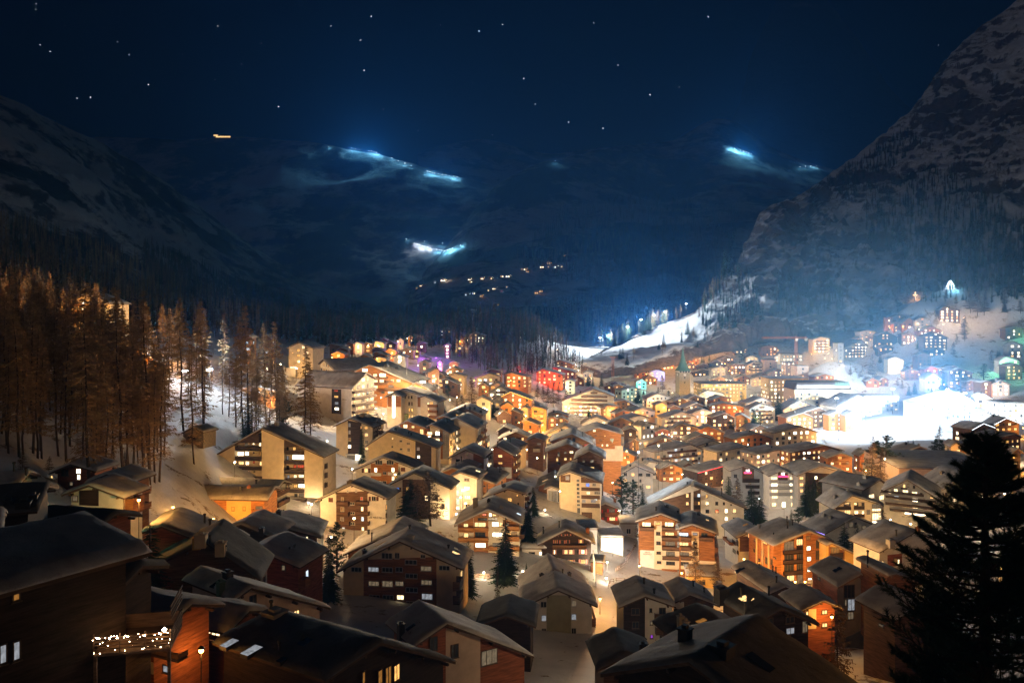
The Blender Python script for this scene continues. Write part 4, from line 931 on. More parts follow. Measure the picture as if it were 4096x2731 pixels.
b = MB(); b.tube((h.xl - .05, .2, h.zl - .35), (h.xl - .05, h.y1, h.zl - .35), .06, .06, 5); link('light_strip', b.mesh('light_strip', M['ledp']), h.root)
h = House('H', (1030, 740, 1400, 590, 1665, 690), d=158, yaw=-13, L=13, wall='wd', eave='eavel', ref='the uplit timber hotel', name='hotel', cat='hotel', label='modern timber hotel with tall uplit posts, glazed balconies and small square windows', snow=.5, oh=.6)
for a in ((1112, 1140), (1245, 1268), (1340, 1368)): h.pier(*a, 'or', y=800, name='timber_post')
h.panel(1140, 640, 1340, 1150, 'bk', proud=.02)
h.wins('1140 690 1240 790 c;1265 665 1335 730 m;1145 820 1240 900 d;1270 820 1335 900 d;1145 925 1240 1010 d;1270 925 1335 1010 d;1172 1035 1245 1100 m;1275 1035 1335 1110 c;1375 740 1415 785 W;1378 850 1422 895 W;1380 960 1425 1008 W;1385 1072 1430 1118 W;1470 678 1515 760 d;1515 676 1575 765 u;1472 785 1510 880 d;1520 785 1580 880 d;1475 895 1520 970 c;1525 895 1580 960 d;1370 635 1415 672 a')
h.balc('1140 790 1340 815;1142 895 1340 918;1142 1010 1340 1032', mat='bk', dep=.7)
h.wins('825 655 850 700 c;905 660 965 730 m;975 750 990 800 m;900 770 930 850 c;820 760 840 810 d;1030 840 1060 880 d;945 850 970 930 d;1000 870 1020 940 d', 'L')
for y in (3, 6.2, 9.4): b = MB(); b.box(h.wl - .5, h.wl - .15, y - .15, y + .15, -3, h.zl - .5); link('timber_post', b.mesh('timber_post', M['cr']), h.root)
h.chim_px(880, 560, 1.2, 1.3, 'gy', 'pipe'); h.chim_px(1175, 560, .7, 2.2); h.chim_px(1170, 500, .5, 2); h.chim_px(1228, 525, .5, 1.8); h.chim_px(1030, 628, .4, .8); h.chim_px(1525, 600, .5, 1.8); Hs['posts'] = h
h = House('H', (1615, 730, 1640, 712, 1955, 858), d=156, yaw=-10, L=9, wall='oc', eave='eavel', ref='the low orange wing', label='low orange-lit wing with a sloping roof and dark balcony, right of the uplit timber hotel', oh=.5); h.panel(1605, 740, 1772, 880, 'wd'); h.wins('1632 755 1715 815 a;1680 820 1760 865 d'); h.balc('1632 820 1760 868', mat='bk', dep=.6)
h = House('H', (642, 655, 822, 577, 1000, 645), hr=11, yaw=-4, L=12, wall='wh', ref='the smoking-chimney house', label='white and brown timber house with a smoking flue, left of the uplit timber hotel'); h.panel(675, 590, 990, 790, 'br'); h.wins('758 610 805 650 m'); h.wins('600 665 635 730 d;645 675 665 740 d;605 760 635 820 c;650 780 668 830 d', 'L'); h.balc('500 665 570 700', 'L', 'wd'); h.chim_px(818, 520, .6, 2.6); h.sky_px(735, 522, 'a')
h = House('P', (185, 1440, 403, 1320, 640, 1412), d=108, yaw=-9, L=9, wall='cn', eave='eavel', ref='the concrete-fronted house', label='house with a raw concrete gable and one glowing white opening, timber on its side', oh=.6)
h.wins('325 555 410 690 n;288 560 322 640 c;285 400 405 540 d;640 400 690 450 a;330 705 395 790 c', crop='Q'); h.auto('dd', 'L', ww=.9, wh=1.0); h.panel3('L', Vector((0, h.y0, -3)), Vector((0, h.y1, h.zl)), 'rd', .06, 'cladding'); h.sky_px(175, 1278, 'd')
h = House('P', (690, 1330, 745, 1312, 990, 1408), d=103, yaw=-9, L=8, wall='wd', eave='eavel', ref='the plank gable', label='dark-roofed house with a planked gable between the concrete-fronted house and the big pine', oh=.5); h.chim_px(470, 1240, .5, 2.4); h.auto('d')
h = House('P', (585, 1105, 935, 905, 1200, 1010), d=150, yaw=-16, L=10, wall='wh', ref='the snowy house by the pine', label='white and reddish timber house under deep snow, partly hidden by the big pine', snow=.6); h.panel(660, 1130, 800, 1230, 'rd', 'F'); h.chim_px(690, 1060, 1.6, 1.7, 'gy', 'box'); h.chim_px(745, 960, .6, 2); h.chim_px(955, 940, .9, 1.2, 'wd', 'box'); h.wins('755 1172 778 1215 w;720 1165 750 1205 a;600 1190 625 1212 m', 'F')
h = House('H', (985, 1240, 1155, 1165, 1505, 1305), d=116, yaw=-11, L=15, wall='br', eave='eave', ref='the double-roofed dark chalet', label='dark timber chalet with a wide double snowy roof, many thin flues and one curtained window'); h.wins('1265 1280 1325 1328 c'); h.auto('dd', 'L'); h.sky_px(690, 990, 'd', w=.7, l=1.8); h.sky_px(660, 1048, 'd'); [h.chim_px(x, y, .5, 1.6) for x, y in ((1022, 1020), (1055, 1030), (1060, 1130), (880, 945), (1230, 1110))]
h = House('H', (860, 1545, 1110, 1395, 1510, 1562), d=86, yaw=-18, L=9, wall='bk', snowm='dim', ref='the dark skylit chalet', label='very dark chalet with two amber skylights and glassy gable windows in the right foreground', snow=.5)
h.wins('1625 570 1665 630 d;1770 555 1840 610 d;1768 655 1845 695 n;1905 590 1955 690 c', crop='I'); h.sky_px(725, 1290, 'm'); h.sky_px(765, 1320, 'm'); h.chim_px(485, 1330, 1.7, 1.9, 'metal', 'box'); [h.chim_px(x, y, .45, 1.7) for x, y in ((692, 1290), (980, 1270), (1050, 1230), (1105, 1235), (735, 1480))]
h = House('H', (1315, 1420, 1553, 1310, 1765, 1400), d=99, yaw=-8, L=6, wall='rd', ref='the red-brown chalet', label='red-brown timber chalet with two amber windows, beside the dark skylit chalet'); h.wins('1533 1408 1590 1448 m;1535 1545 1590 1580 m'); h.panel(1360, 1400, 1475, 1600, 'cr'); h.wins('1370 1420 1390 1460 m')
h = House('I', (370, 480, 590, 385, 850, 475), d=104, yaw=-1, L=8.5, wall='bk', ref='the half-white chalet', label='dark chalet whose right half is white with a stack of small balconies', snow=.5)
h.panel(588, 400, 815, 1100, 'wh'); h.wins('475 485 540 540 d;478 597 540 655 u;703 482 765 535 d;625 485 648 520 d;628 592 655 625 c;705 592 768 640 u;632 705 655 738 p;708 700 770 755 d' .replace(' u', ' d')); h.balc('675 540 830 592;680 655 775 705;685 765 802 820', mat='br', dep=1.0); h.chim_px(580, 290, .6, 1.4); h.chim_px(665, 370, .6, 1.1)
h = House('I', (830, 440, 965, 375, 1220, 468), d=112, yaw=-3, L=8, wall='br', ref='the paired chalet', label='dark brown chalet with a blue-framed window, right behind the half-white chalet', snow=.5); h.panel(835, 435, 915, 490, 'wh'); h.wins('970 465 992 495 c;1040 460 1075 490 d;825 490 860 560 d'); h.chim_px(995, 310, .6, 1.4); h.chim_px(1085, 360, .5, 1.2)
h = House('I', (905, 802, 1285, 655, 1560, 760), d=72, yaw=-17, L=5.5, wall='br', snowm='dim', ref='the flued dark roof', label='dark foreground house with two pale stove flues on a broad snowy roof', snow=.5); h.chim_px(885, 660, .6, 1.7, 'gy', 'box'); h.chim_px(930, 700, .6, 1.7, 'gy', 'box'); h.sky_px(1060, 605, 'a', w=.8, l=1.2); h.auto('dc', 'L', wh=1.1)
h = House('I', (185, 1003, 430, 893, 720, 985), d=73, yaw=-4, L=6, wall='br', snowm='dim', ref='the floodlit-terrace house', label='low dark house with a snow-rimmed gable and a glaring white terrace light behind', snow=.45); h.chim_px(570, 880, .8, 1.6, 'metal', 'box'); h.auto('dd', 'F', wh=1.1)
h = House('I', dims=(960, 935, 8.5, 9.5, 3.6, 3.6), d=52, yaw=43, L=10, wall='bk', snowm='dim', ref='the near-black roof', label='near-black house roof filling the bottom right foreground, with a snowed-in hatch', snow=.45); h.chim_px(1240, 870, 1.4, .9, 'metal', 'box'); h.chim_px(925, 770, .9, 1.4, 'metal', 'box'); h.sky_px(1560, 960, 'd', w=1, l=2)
# bottom left
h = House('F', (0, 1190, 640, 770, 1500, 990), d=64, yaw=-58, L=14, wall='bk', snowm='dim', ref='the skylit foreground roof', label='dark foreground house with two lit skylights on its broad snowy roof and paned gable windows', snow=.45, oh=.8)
h.wins('420 1105 462 1236 a;598 1095 662 1230 a;690 1065 757 1236 a;787 1037 853 1185 o'); h.sky_px(540, 1215, 'n', 'E', 1.0, 1.6); h.sky_px(760, 1292, 'n', 'E', 1.1, 1.9); h.chim_px(990, 895, 2.0, .7, 'cn', 'box', 'E'); h.chim_px(955, 870, .5, 1.4, 'metal', 'pipe', 'E'); h.chim_px(1040, 1260, .4, 1.2, 'metal', 'pipe', 'E'); h.sky_px(1290, 1175, 'd', 'E'); h.sky_px(1060, 1355, 'd', 'E', .7, 1); h.chim_px(1270, 1135, .4, .5, 'metal', 'pipe', 'E')
h = House('F', (1010, 822, 1400, 555, 2400, 930), d=85, yaw=-31, L=8, wall='rd', ref='the violet-tinged roof', label='house with a faint violet tinge on its snowy roof, behind the skylit foreground roof', snow=.45); h.panel(1385, 600, 1780, 1300, 'pk'); h.wins('1445 800 1530 935 d;1200 710 1290 855 d;1790 870 1975 1000 c'); h.chim_px(870, 720, .9, 1.7, 'metal', 'box'); h.sky_px(1010, 590, 'd', w=.7, l=2)
h = House('F', (1720, 590, 2075, 465, 2420, 590), d=98, yaw=5, L=8, wall='bk', snowm='dim', ref='the small pyramid roof', label='small dark house with a plain snowy roof left of the white foreground gable', snow=.4)
h = House('E', (585, 745, 755, 620, 1550, 822), d=84, yaw=-52, L=10, wall='pk', eave='eave', ref='the bracketed-eave house', label='pinkish house with carved eave brackets and a sloping snowy roof', snow=.5); h.wins('745 700 805 780 d;1040 838 1070 870 m;1178 850 1232 905 m'); h.chim_px(455, 690, .8, 1.6, 'copper', 'box'); h.chim_px(525, 520, 1.0, 1.0, 'metal', 'box'); h.sky_px(415, 592, 'd')
h = House('E', dims=(735, 850, 3.5, 3.5, 1.2, 1.2), d=76, yaw=-68, L=8.5, wall='rd', ref='the drifted lean-to', label='low timber house with wind-drifted snow glowing orange at its eave, above two lit windows', snow=.7); h.wins('150 1097 215 1150 m;315 1042 455 1135 w', 'L'); h.balc('318 1110 430 1160', 'L', 'wd', .8)
h = House('A', dims=(1290, 1035, 4.5, 4.5, 1.6, 1.6), d=66, yaw=-66, L=9, wall='rd', ref='the red plank house', label='red-brown plank house with a snowed-over flat roof edge above an orange-lit balcony', snow=.5); h.balc('1000 1370 1200 1420', 'L', 'br', 1.2); h.wins('1095 1440 1140 1500 n;1120 1200 1150 1330 d', 'L'); h.panel(1000, 1420, 1240, 1560, 'cr', 'L')
h = House('A', dims=(590, 470, 8.0, 4.4, 1.1, 1.15), d=51, yaw=-147, L=14, wall='bk', ref='the big dark chalet', label='big near-black chalet with a thick snow slab on its roof, at the left edge foreground', snow=.75, oh=1.0)
sd = h.side(); h.wins('80 945 135 1005 a;0 1315 38 1425 n;80 1290 140 1405 n', sd); Hs['bigdark'] = h; h.chim_px(390, 495, .5, .4)
h = House('E', (-330, 460, 300, 165, 850, 580), d=99, yaw=-7, L=10, wall='br', snowm='dim', ref='the cream-chimney roof', label='dark house with three cream chimneys on its long snowy roof', snow=.5); h.chim_px(258, 255, 1.6, 1.4, 'cr', 'box'); h.chim_px(455, 430, 1.4, 1.4, 'cr', 'box'); h.chim_px(222, 470, 1.2, 1.2, 'oc', 'box'); [h.chim_px(x, y, .45, 1.3) for x, y in ((250, 190), (500, 470), (455, 300), (350, 380))]; h.auto('do', 'R')
h = House('A', (955, 552, 1090, 512, 1578, 702), d=104, yaw=-6, L=9, wall='rd', ref='the broad slate-snow roof', label='timber house with a broad grey snowy roof sloping right, above the cream-chimney roof', snow=.5); h.wins('1215 625 1265 668 c'); h.chim_px(310, 1290, .5, 1.7, 'metal', 'pipe', 'B'); h.chim_px(365, 1350, .6, 1.8, 'metal', 'pipe', 'B')
h = House('E', (670, 280, 810, 240, 1240, 420), d=118, yaw=15, L=9, wall='rd', ref='the crooked-eave chalet', label='dark red chalet with a white corner and a tall cool-lit side window', snow=.55); h.panel(690, 300, 850, 440, 'wh'); h.wins('755 290 798 332 d;1058 390 1100 452 c;885 390 912 440 c'); h.wins('1295 455 1325 540 b', 'R'); h.balc('1290 545 1345 590', 'R', 'wd'); h.chim_px(1190, 245, .5, 1); h.chim_px(1140, 258, .5, .8)
h = House('B', (560, 1335, 690, 1298, 1035, 1440), d=131, yaw=8, L=9, wall='bk', ref='the dim valley roof', label='dark house with a dim snowy roof below the yellow-lit long chalet', snow=.5); h.chim_px(910, 1470, 1, .9, 'metal', 'box')
h = House('B', (820, 1375, 1110, 1325, 1525, 1435), d=136, yaw=-6, L=11, wall='br', ref='the half-orange roof', label='timber chalet whose left roof plane catches orange light, with a bright window under its gable', snow=.5); h.wins('1090 1412 1200 1437 w;1370 1420 1390 1445 w'); h.chim_px(1085, 1220, 1, 1.6, 'metal', 'box'); h.chim_px(1050, 1300, .5, 1.4); h.sky_px(1215, 1255, 'm', w=.6, l=2); h.sky_px(1410, 1285, 'n', w=.6, l=2.2)
h = House('A', (325, 157, 475, 92, 645, 142), hr=8, yaw=6, L=5.5, wall='rd', ref='the red chalet', label='red timber chalet with one tall lit window at the forest edge', snow=.5); h.wins('413 130 465 175 d;515 122 545 160 W;518 163 545 200 W;470 213 493 238 c;340 170 360 195 m'); h.chim_px(545, 50, .5, 1.6); h.chim_px(630, 90, .5, 1.8)
h = House('A', (410, 302, 595, 233, 835, 322), d=110, yaw=8, L=5.5, wall='wh', ref='the green-lit house', label='white house washed in green light, with a dark gable recess and spruce in front', snow=.5); h.panel(535, 260, 665, 375, 'bk'); h.wins('490 305 525 345 c'); h.wins('900 290 915 315 d;905 330 920 370 w', 'R'); h.balc('895 330 970 350;895 375 970 400', 'R', 'wd', 1.4)
h = House('A', (570, 222, 720, 160, 885, 216), d=116, yaw=9, L=5.5, wall='wd', ref='the amber-gabled chalet', label='timber chalet glowing amber at its right end, behind the green-lit house', snow=.5); h.chim_px(800, 115, .5, 1.5); h.auto('do', 'R', balc='wd')
h = House('A', dims=(200, 148, 5.0, 5.0, 1.6, 1.6), d=112, yaw=-100, L=12, wall='cr', ref='the edge house', label='pale house at the left picture edge with two thin flues on its snowy roof', snow=.5); h.chim_px(95, 150, .6, 1.8); h.chim_px(175, 200, .5, 1.2)
h = House('A', dims=(330, 235, 7, 7, 1.7, 1.7), d=86, yaw=-110, L=14, wall='bk', snowm='dim', ref='the vented roof', label='dark house with ventilation boxes on its wide snowy roof, left of the green-lit house', snow=.5); [h.chim_px(x, y, w, .9, 'metal', k) for x, y, w, k in ((225, 340, 1, 'box'), (160, 380, 1.6, 'box'), (480, 440, .7, 'pipe'), (60, 370, 1, 'box'))]
h = House('A', dims=(790, 425, 5, 5, 1.5, 1.5), d=92, yaw=-75, L=10, wall='rd', snowm='dim', ref='the pink-edged roof', label='dark timber house with a faint pink roof edge behind the big near-black chalet', snow=.5)
h = House('A', dims=(30, 410, 5, 5, 1.4, 1.4), d=62, yaw=-120, L=8, wall='bk', ref='the corner roof', label='small snow-covered roof at the left edge just above the big near-black chalet', snow=.6)
h = House('A', dims=(960, 780, 4, 4, 1.2, 1.2), d=60, yaw=-80, L=7, wall='bk', snowm='dim', ref='the tucked roof', label='low dark snow roof tucked right of the big near-black chalet, above the fairy-lit balcony', snow=.5)
h = House('B', (65, 345, 185, 280, 297, 335), hr=5.2, yaw=18, L=5.5, wall='st', foot=-1.2, ref='the stone barn', name='stone_barn', cat='barn', label='small rubble-stone barn with outside steps on the snowy forest slope', snow=.3, oh=.35, ohf=.4); h.wins('170 420 205 470 d;160 350 200 392 d'); h.balc('135 392 210 410', mat='bk', dep=.9)
b = MB(); [b.box(h.wl + .3 + .35 * i, h.wl + .65 + .35 * i, -.2, .5, 0, .25 + .25 * i) for i in range(6)]; link('steps', b.mesh('steps', M['st']), h.root)
h = House('B', (1645, 277, 1830, 190, 2080, 285), d=258, yaw=10, L=12, wall='cr', ref='the brown-striped apartment house', name='apartment_house', label='tall cream apartment house with a dark brown centre stripe and glowing glass porch'); h.panel(1808, 200, 1950, 620, 'dk'); h.wins('1813 243 1835 275 n;1813 318 1835 350 n;1813 393 1838 425 a;1808 465 1842 502 W;1980 275 2015 303 o;1985 345 2017 378 m;1988 420 2020 455 c;1940 270 1953 300 o;1990 490 2020 520 m', fr='framew'); h.panel(1795, 560, 1965, 660, 'wh', proud=1.6, name='porch'); h.wins('1800 575 1880 620 c;1885 565 1962 630 W', proud=1.68); h.chimney(2, 7, 1.6, 1.3, 'cr'); h.chimney(3.5, 10, 1.6, 1.2, 'cr')
h = House('L', (285, 662, 440, 502, 550, 562), d=340, yaw=-64, L=30, wall='wh', ref='the stepped-balcony hotel', name='hotel', cat='hotel', label='white block with a dark window strip, lettering and five curved balcony tiers, by the floodlight')
h.panel(70, 665, 170, 930, 'dk', 'L'); h.wins('98 675 137 697 r;98 735 140 760 o;103 800 141 832 n;103 860 145 890 W', 'L', proud=.1); h.text('AROLA', 203, 778, 13, face='L')
for z in (2.8, 5.8, 8.8, 11.6): h.balcony3('F', h.wl + .3, h.wr - .3, z, 1.6, 'dk')
h.auto('wwmdc', 'F', storey=3.0, colw=3.0, ww=1.6, wh=1.8)
h = House('L', (262, 502, 462, 417, 930, 612), d=372, yaw=12, L=24, wall='wd', eave='eavel', ref='the big timber hotel', name='hotel', cat='hotel', label='big timber hotel with a long sloping roof, bright gable windows and balconies'); h.wins('390 455 445 487 W;570 505 635 542 W;505 508 545 538 w;570 567 618 600 w;685 565 722 593 m;748 565 790 597 w;510 570 550 600 w;510 630 550 662 w;655 690 735 718 w;665 625 720 652 c;690 740 735 765 m;590 690 625 715 d'); h.balc('560 540 650 560;560 600 650 620;620 655 810 680;640 580 700 600', mat='br'); h.chimney(5, 10, 1.6, 1.5, 'metal'); h.chimney(9, 14, 1.8, 1.4, 'metal'); Hs['timberhotel'] = h
h = House('L', (880, 650, 950, 600, 1110, 690), d=366, yaw=10, L=10, wall='or', ref='the floodlit terrace', label='low timber annexe with a dazzling floodlit terrace, right of the big timber hotel'); h.auto('WWw')
h = House('K', (1378, 735, 1425, 692, 1545, 805), d=402, yaw=62, L=24, wall='wh', ref='the eaved white hotel', name='hotel', cat='hotel', label='white hotel under one broad snowy roof plane, behind the stepped-balcony block', hr=None); h.auto('dmdo', 'FR')
h = House('K', (1070, 582, 1190, 530, 1337, 588), d=462, yaw=12, L=13, wall='cr', ref='the lone cream tower house', name='apartment_house', label='tall cream gabled house with scattered lit windows among bare larches, above the stepped-balcony block'); h.wins('1225 563 1252 590 w;1178 592 1205 618 o;1262 618 1287 644 w;1178 645 1207 670 o;1183 700 1207 727 w;1232 675 1252 700 o;1127 622 1142 637 m'); h.panel(1065, 770, 1180, 860, 'wh', proud=2, name='porch'); h.wins('1110 765 1175 780 W;1260 830 1310 870 W')
h = House('L', (700, 712, 800, 672, 1065, 750), d=330, yaw=14, L=11, wall='wh', ref='the white stair-tower house', name='apartment_house', label='white modern house with small paired windows beside a glowing glass stair'); h.wins('832 738 845 768 d;870 738 884 768 d;898 738 914 768 d;872 803 888 838 d;902 803 916 838 d;875 868 890 902 o;903 868 918 902 o;877 935 892 968 o;905 935 920 968 m'); h.panel(785, 925, 870, 995, 'gn', proud=1.2, name='porch'); h.panel(968, 740, 1062, 858, 'wd', proud=.05)
h = House('L', (618, 755, 722, 707, 812, 750), d=322, yaw=8, L=6, wall='wh', ref='the glass stair', name='stair_tower', label='small gabled stair tower with one tall glowing strip of glass and timber cheeks'); h.wins('700 733 738 972 W'); h.panel(655, 745, 695, 855, 'wd'); h.panel(742, 740, 795, 855, 'wd')
h = House('L', (965, 758, 1040, 738, 1180, 805), d=324, yaw=16, L=9, wall='cr', ref='the tiered balconies', label='cream wing with three timber balconies and warm rooms, right of the glass stair'); h.wins('1070 805 1090 830 w;1072 865 1090 890 m;1095 800 1130 830 o;1075 930 1095 960 w', 'F'); h.balc('1070 830 1170 855;1075 888 1172 915;1080 945 1195 972', mat='wd')
h = House('L', (420, 1268, 665, 1110, 1185, 1288), d=245, yaw=4, L=10, wall='cr', ref='the small-windowed gable', name='apartment_house', label='cream gable with tiny square windows and a dark brown right bay'); h.panel(945, 1200, 1112, 1540, 'dk'); h.wins('693 1172 713 1195 d;780 1200 805 1223 d;855 1225 888 1250 c;693 1260 715 1280 d;783 1283 808 1308 d;860 1285 890 1320 c;962 1278 988 1305 n;965 1362 992 1390 W;862 1370 892 1400 d', fr='framew'); h.chim_px(740, 1100, 1, 1, 'metal', 'box'); h.chim_px(875, 1140, .7, 1); h.chim_px(900, 1155, .8, 1)
h = House('L', (750, 1057, 860, 1002, 1065, 1082), d=284, yaw=9, L=15, wall='or', eave='eavel', ref='the red-orange gable', label='orange timber gable with a corner of lit attic windows beside vertical lettering'); h.wins('820 1038 862 1075 w;905 1050 935 1076 m;910 1113 948 1142 W;992 1085 1030 1145 m;1080 1110 1085 1120 o'); h.chim_px(1060, 990, 1.6, 1.1, 'metal', 'box')
h = House('L', (1062, 1063, 1112, 1038, 1310, 1132), d=274, yaw=13, L=17, wall='cr', eave='eavel', ref='the vertical-name house', name='apartment_house', label='multi-storey house with vertical lettering on a grey strip, timber sides and lit glazing'); h.panel(1230, 1100, 1300, 1400, 'gy'); h.panel(1200, 1070, 1232, 1400, 'wd'); h.wins('1070 1113 1122 1147 w;1155 1108 1197 1170 W;1155 1185 1200 1232 w;1172 1260 1205 1322 W;1310 1180 1322 1205 m'); h.text('MATTHIOL', 1258, 1128, 16, 'gold', vertical=True); h.balc('1115 1150 1200 1175;1170 1230 1215 1255', mat='dk'); h.auto('wwmd', 'R', ww=1.5, wh=1.7, balc='gy', bspan=(.3, .7)); h.chim_px(1265, 1010, 1.5, 1.2, 'metal', 'box'); h.chim_px(1130, 1015, 1, .9, 'metal', 'box')
h = House('L', (1315, 988, 1375, 972, 1590, 1082), d=288, yaw=13, L=15, wall='cr', eave='eavel', ref='the pale bay house', name='apartment_house', label='pale cream house with a glazed centre bay, right of the vertical lettering'); h.wins('1598 1085 1630 1140 c;1597 1155 1632 1210 d;1600 1225 1640 1260 w;1690 1160 1720 1200 c;1695 1230 1720 1260 m', 'R'); h.auto('mcd', 'R', ww=1.5, balc='wd', bspan=(.5, .95)); h.chim_px(1640, 1030, 1.2, 1, 'metal', 'box')
h = House('L', (1152, 975, 1245, 950, 1420, 1020), d=302, yaw=14, L=16, wall='wd', eave='eavel', ref='the rear orange eave', label='timber house showing only its snowy roof and orange eave behind the vertical-lettered house'); h.sky_px(1385, 945, 'o', w=1, l=1.5)
h = House('L', (1250, 935, 1440, 855, 1660, 945), d=325, yaw=6, L=13, wall='br', ref='the many-flued roof', label='brown house with a row of dark flues on its snowy roof'); h.auto('do'); [h.chim_px(x, y, .9, 1.1, 'metal', 'box') for x, y in ((1465, 880), (1515, 890), (1565, 885), (1630, 915))]
h = House('L', (1283, 1392, 1470, 1302, 1672, 1388), d=240, yaw=10, L=11, wall='li', ref='the lilac-white chalet', label='lilac-white chalet with curly black lettering and a red timber right half', snow=.5); h.panel(1550, 1330, 1660, 1520, 'rd'); h.wins('1472 1338 1496 1360 c;1370 1398 1410 1430 d;1480 1440 1505 1465 d'); h.text('TASCA', 1487, 1398, 16)
h = House('L', (1662, 1390, 1742, 1322, 1800, 1355), d=238, yaw=38, L=8, wall='wh', ref='the bright white dormer', label='small bright white gable with pink balconies, joined to the lilac-white chalet'); h.wins('1708 1375 1722 1410 d;1728 1365 1740 1395 d;1700 1440 1725 1480 W;1728 1430 1742 1465 w'); h.balc('1750 1370 1795 1410;1752 1460 1797 1500', mat='pk', dep=1.0)
h = House('L', (1722, 1298, 1792, 1262, 1978, 1368), d=232, yaw=12, L=10, wall='rd', ref='the two-storey red chalet', label='red-brown chalet with two glowing window strips over a white base, right of the lilac-white chalet', snow=.5); h.panel(1800, 1480, 1950, 1600, 'wh'); h.wins('1810 1352 1853 1383 m;1810 1428 1856 1454 o;1825 1495 1850 1515 d'); h.auto('md', 'R', balc='wd'); h.chim_px(1805, 1290, .7, 1.6)
h = House('X', (380, 150, 560, 95, 840, 200), d=243, yaw=14, L=11, wall='cr', ref='the beige double-roof house', label='beige house with two overlapping snowy roofs at the top of the bare snow slope'); h.wins('545 190 610 225 c;640 310 680 355 m;715 300 730 345 o;570 280 600 320 d;790 270 830 320 o'); h.chim_px(630, 80, .6, 1.6)
h = House('X', (900, 60, 1060, -10, 1260, 60), d=250, yaw=10, L=10, wall='br', ref='the tall timber tower chalet', label='narrow tall timber chalet with a glass balcony at the top of the snow slope'); h.wins('1110 90 1185 135 c;1230 310 1255 385 w'); h.balc('1040 200 1165 255', mat='gy', dep=1.5)
h = House('M', (520, 1218, 752, 1135, 1000, 1256), d=231, yaw=5, L=14, wall='wd', eave='eavel', ref='the great timber chalet', label='great reddish timber chalet with a red-glowing lower bay, upper of two stacked gables'); h.wins('708 1178 738 1228 d;757 1178 790 1228 d;880 1240 960 1300 r;950 1290 985 1312 m'); h.chim_px(865, 1170, .5, 2.2); h.text('~ene~', 600, 1252, 18, 'gold')
h = House('M', (470, 1328, 702, 1243, 862, 1312), d=221, yaw=4, L=9, wall='wd', eave='eavel', ref='the lower timber gable', label='lower timber gable with small lit panes, directly in front of the great timber chalet'); h.wins('725 1312 767 1342 w;670 1318 695 1348 c;588 1388 608 1422 o;670 1385 697 1412 m;730 1385 747 1410 o;600 1325 625 1370 d;605 1430 630 1460 d;670 1450 705 1475 d;735 1445 755 1475 d'); h.chim_px(468, 1290, 1.2, 1.6, 'wd', 'box')
h = House('M', (815, 1135, 1022, 1073, 1292, 1142), d=250, yaw=4, L=14, wall='or', eave='eavel', ref='the amber balcony hotel', name='hotel', cat='hotel', label='amber hotel with full-width balconies and a green crest painted on its right'); h.wins('970 1092 1000 1120 w;1060 1243 1080 1267 w;1108 1243 1132 1267 w;1088 1150 1105 1166 o;935 1140 955 1160 a;990 1145 1010 1165 a;1040 1190 1065 1210 a;950 1195 970 1212 a;870 1120 885 1145 c'); h.balc('920 1115 1085 1137;920 1168 1090 1190;940 1215 1170 1232;1000 1268 1200 1286', mat='or', dep=1.1)
a = h.hit(1150, 1195, 'F', .08); c = h.hit(1190, 1195, 'F', .08); e = h.hit(1170, 1236, 'F', .08); b = MB(); w = (c.x - a.x) / 2
b.poly([(a.x, a.y, a.z), (a.x + w, a.y, e.z), (c.x, a.y, a.z), (a.x + w * .3, a.y - .03, a.z - .02), (a.x + w, a.y - .03, e.z + .5), (c.x - w * .3, a.y - .03, a.z - .02)], [(0, 1, 4, 3), (1, 2, 5, 4), (2, 0, 3, 5), (3, 4, 5)])
for i in range(5): x = a.x + 2 * w * (i + .5) / 5; b.poly([(x - .2, a.y, a.z + .06), (x + .2, a.y, a.z + .06), (x, a.y, a.z + .5)], [(0, 1, 2)])
link('crest', b.mesh('crest', M['gn']), h.root); h.panel(870, 1290, 1280, 1420, 'cr', proud=.05); h.panel(1200, 1260, 1285, 1420, 'W' if 0 else 'cr', proud=.12)
h = House('M', (770, 1402, 932, 1318, 1105, 1396), d=205, yaw=7, L=12, wall='br', ref='the dark pair-window chalet', label='dark timber chalet with curtained window pairs and one lit balcony door', snow=.5); h.wins('860 1410 890 1437 c;940 1410 978 1437 c;942 1480 985 1522 m'); h.balc('835 1450 1005 1470;930 1522 1005 1545', mat='br'); h.panel(750, 1390, 808, 1520, 'wh', proud=.3)

h = House('Q', dims=(1180, 615, 4.8, 5, 2.0, 2.0), d=90, yaw=-15, L=7, wall='br', ref='the terrace-table chalet', label='dark chalet with lit side balconies and a snowy table, half behind the big pine', snow=.5); h.wins('685 690 740 760 c;800 755 870 860 m;690 830 740 890 c', 'L'); h.balc('605 740 740 820;740 815 880 890', 'L', 'br', 1.2)
h = House('Q', dims=(700, 1030, 5.5, 5, 2.0, 2.0), hr=8, yaw=-38, L=11, wall='bk', snowm='dim', ref='the low pine-side roof', label='low dark house with a mottled snowy roof below the concrete-fronted house', snow=.5); h.chim_px(315, 940, .9, 1.4, 'metal', 'box'); h.chim_px(550, 860, .5, 2); h.auto('d', 'L')
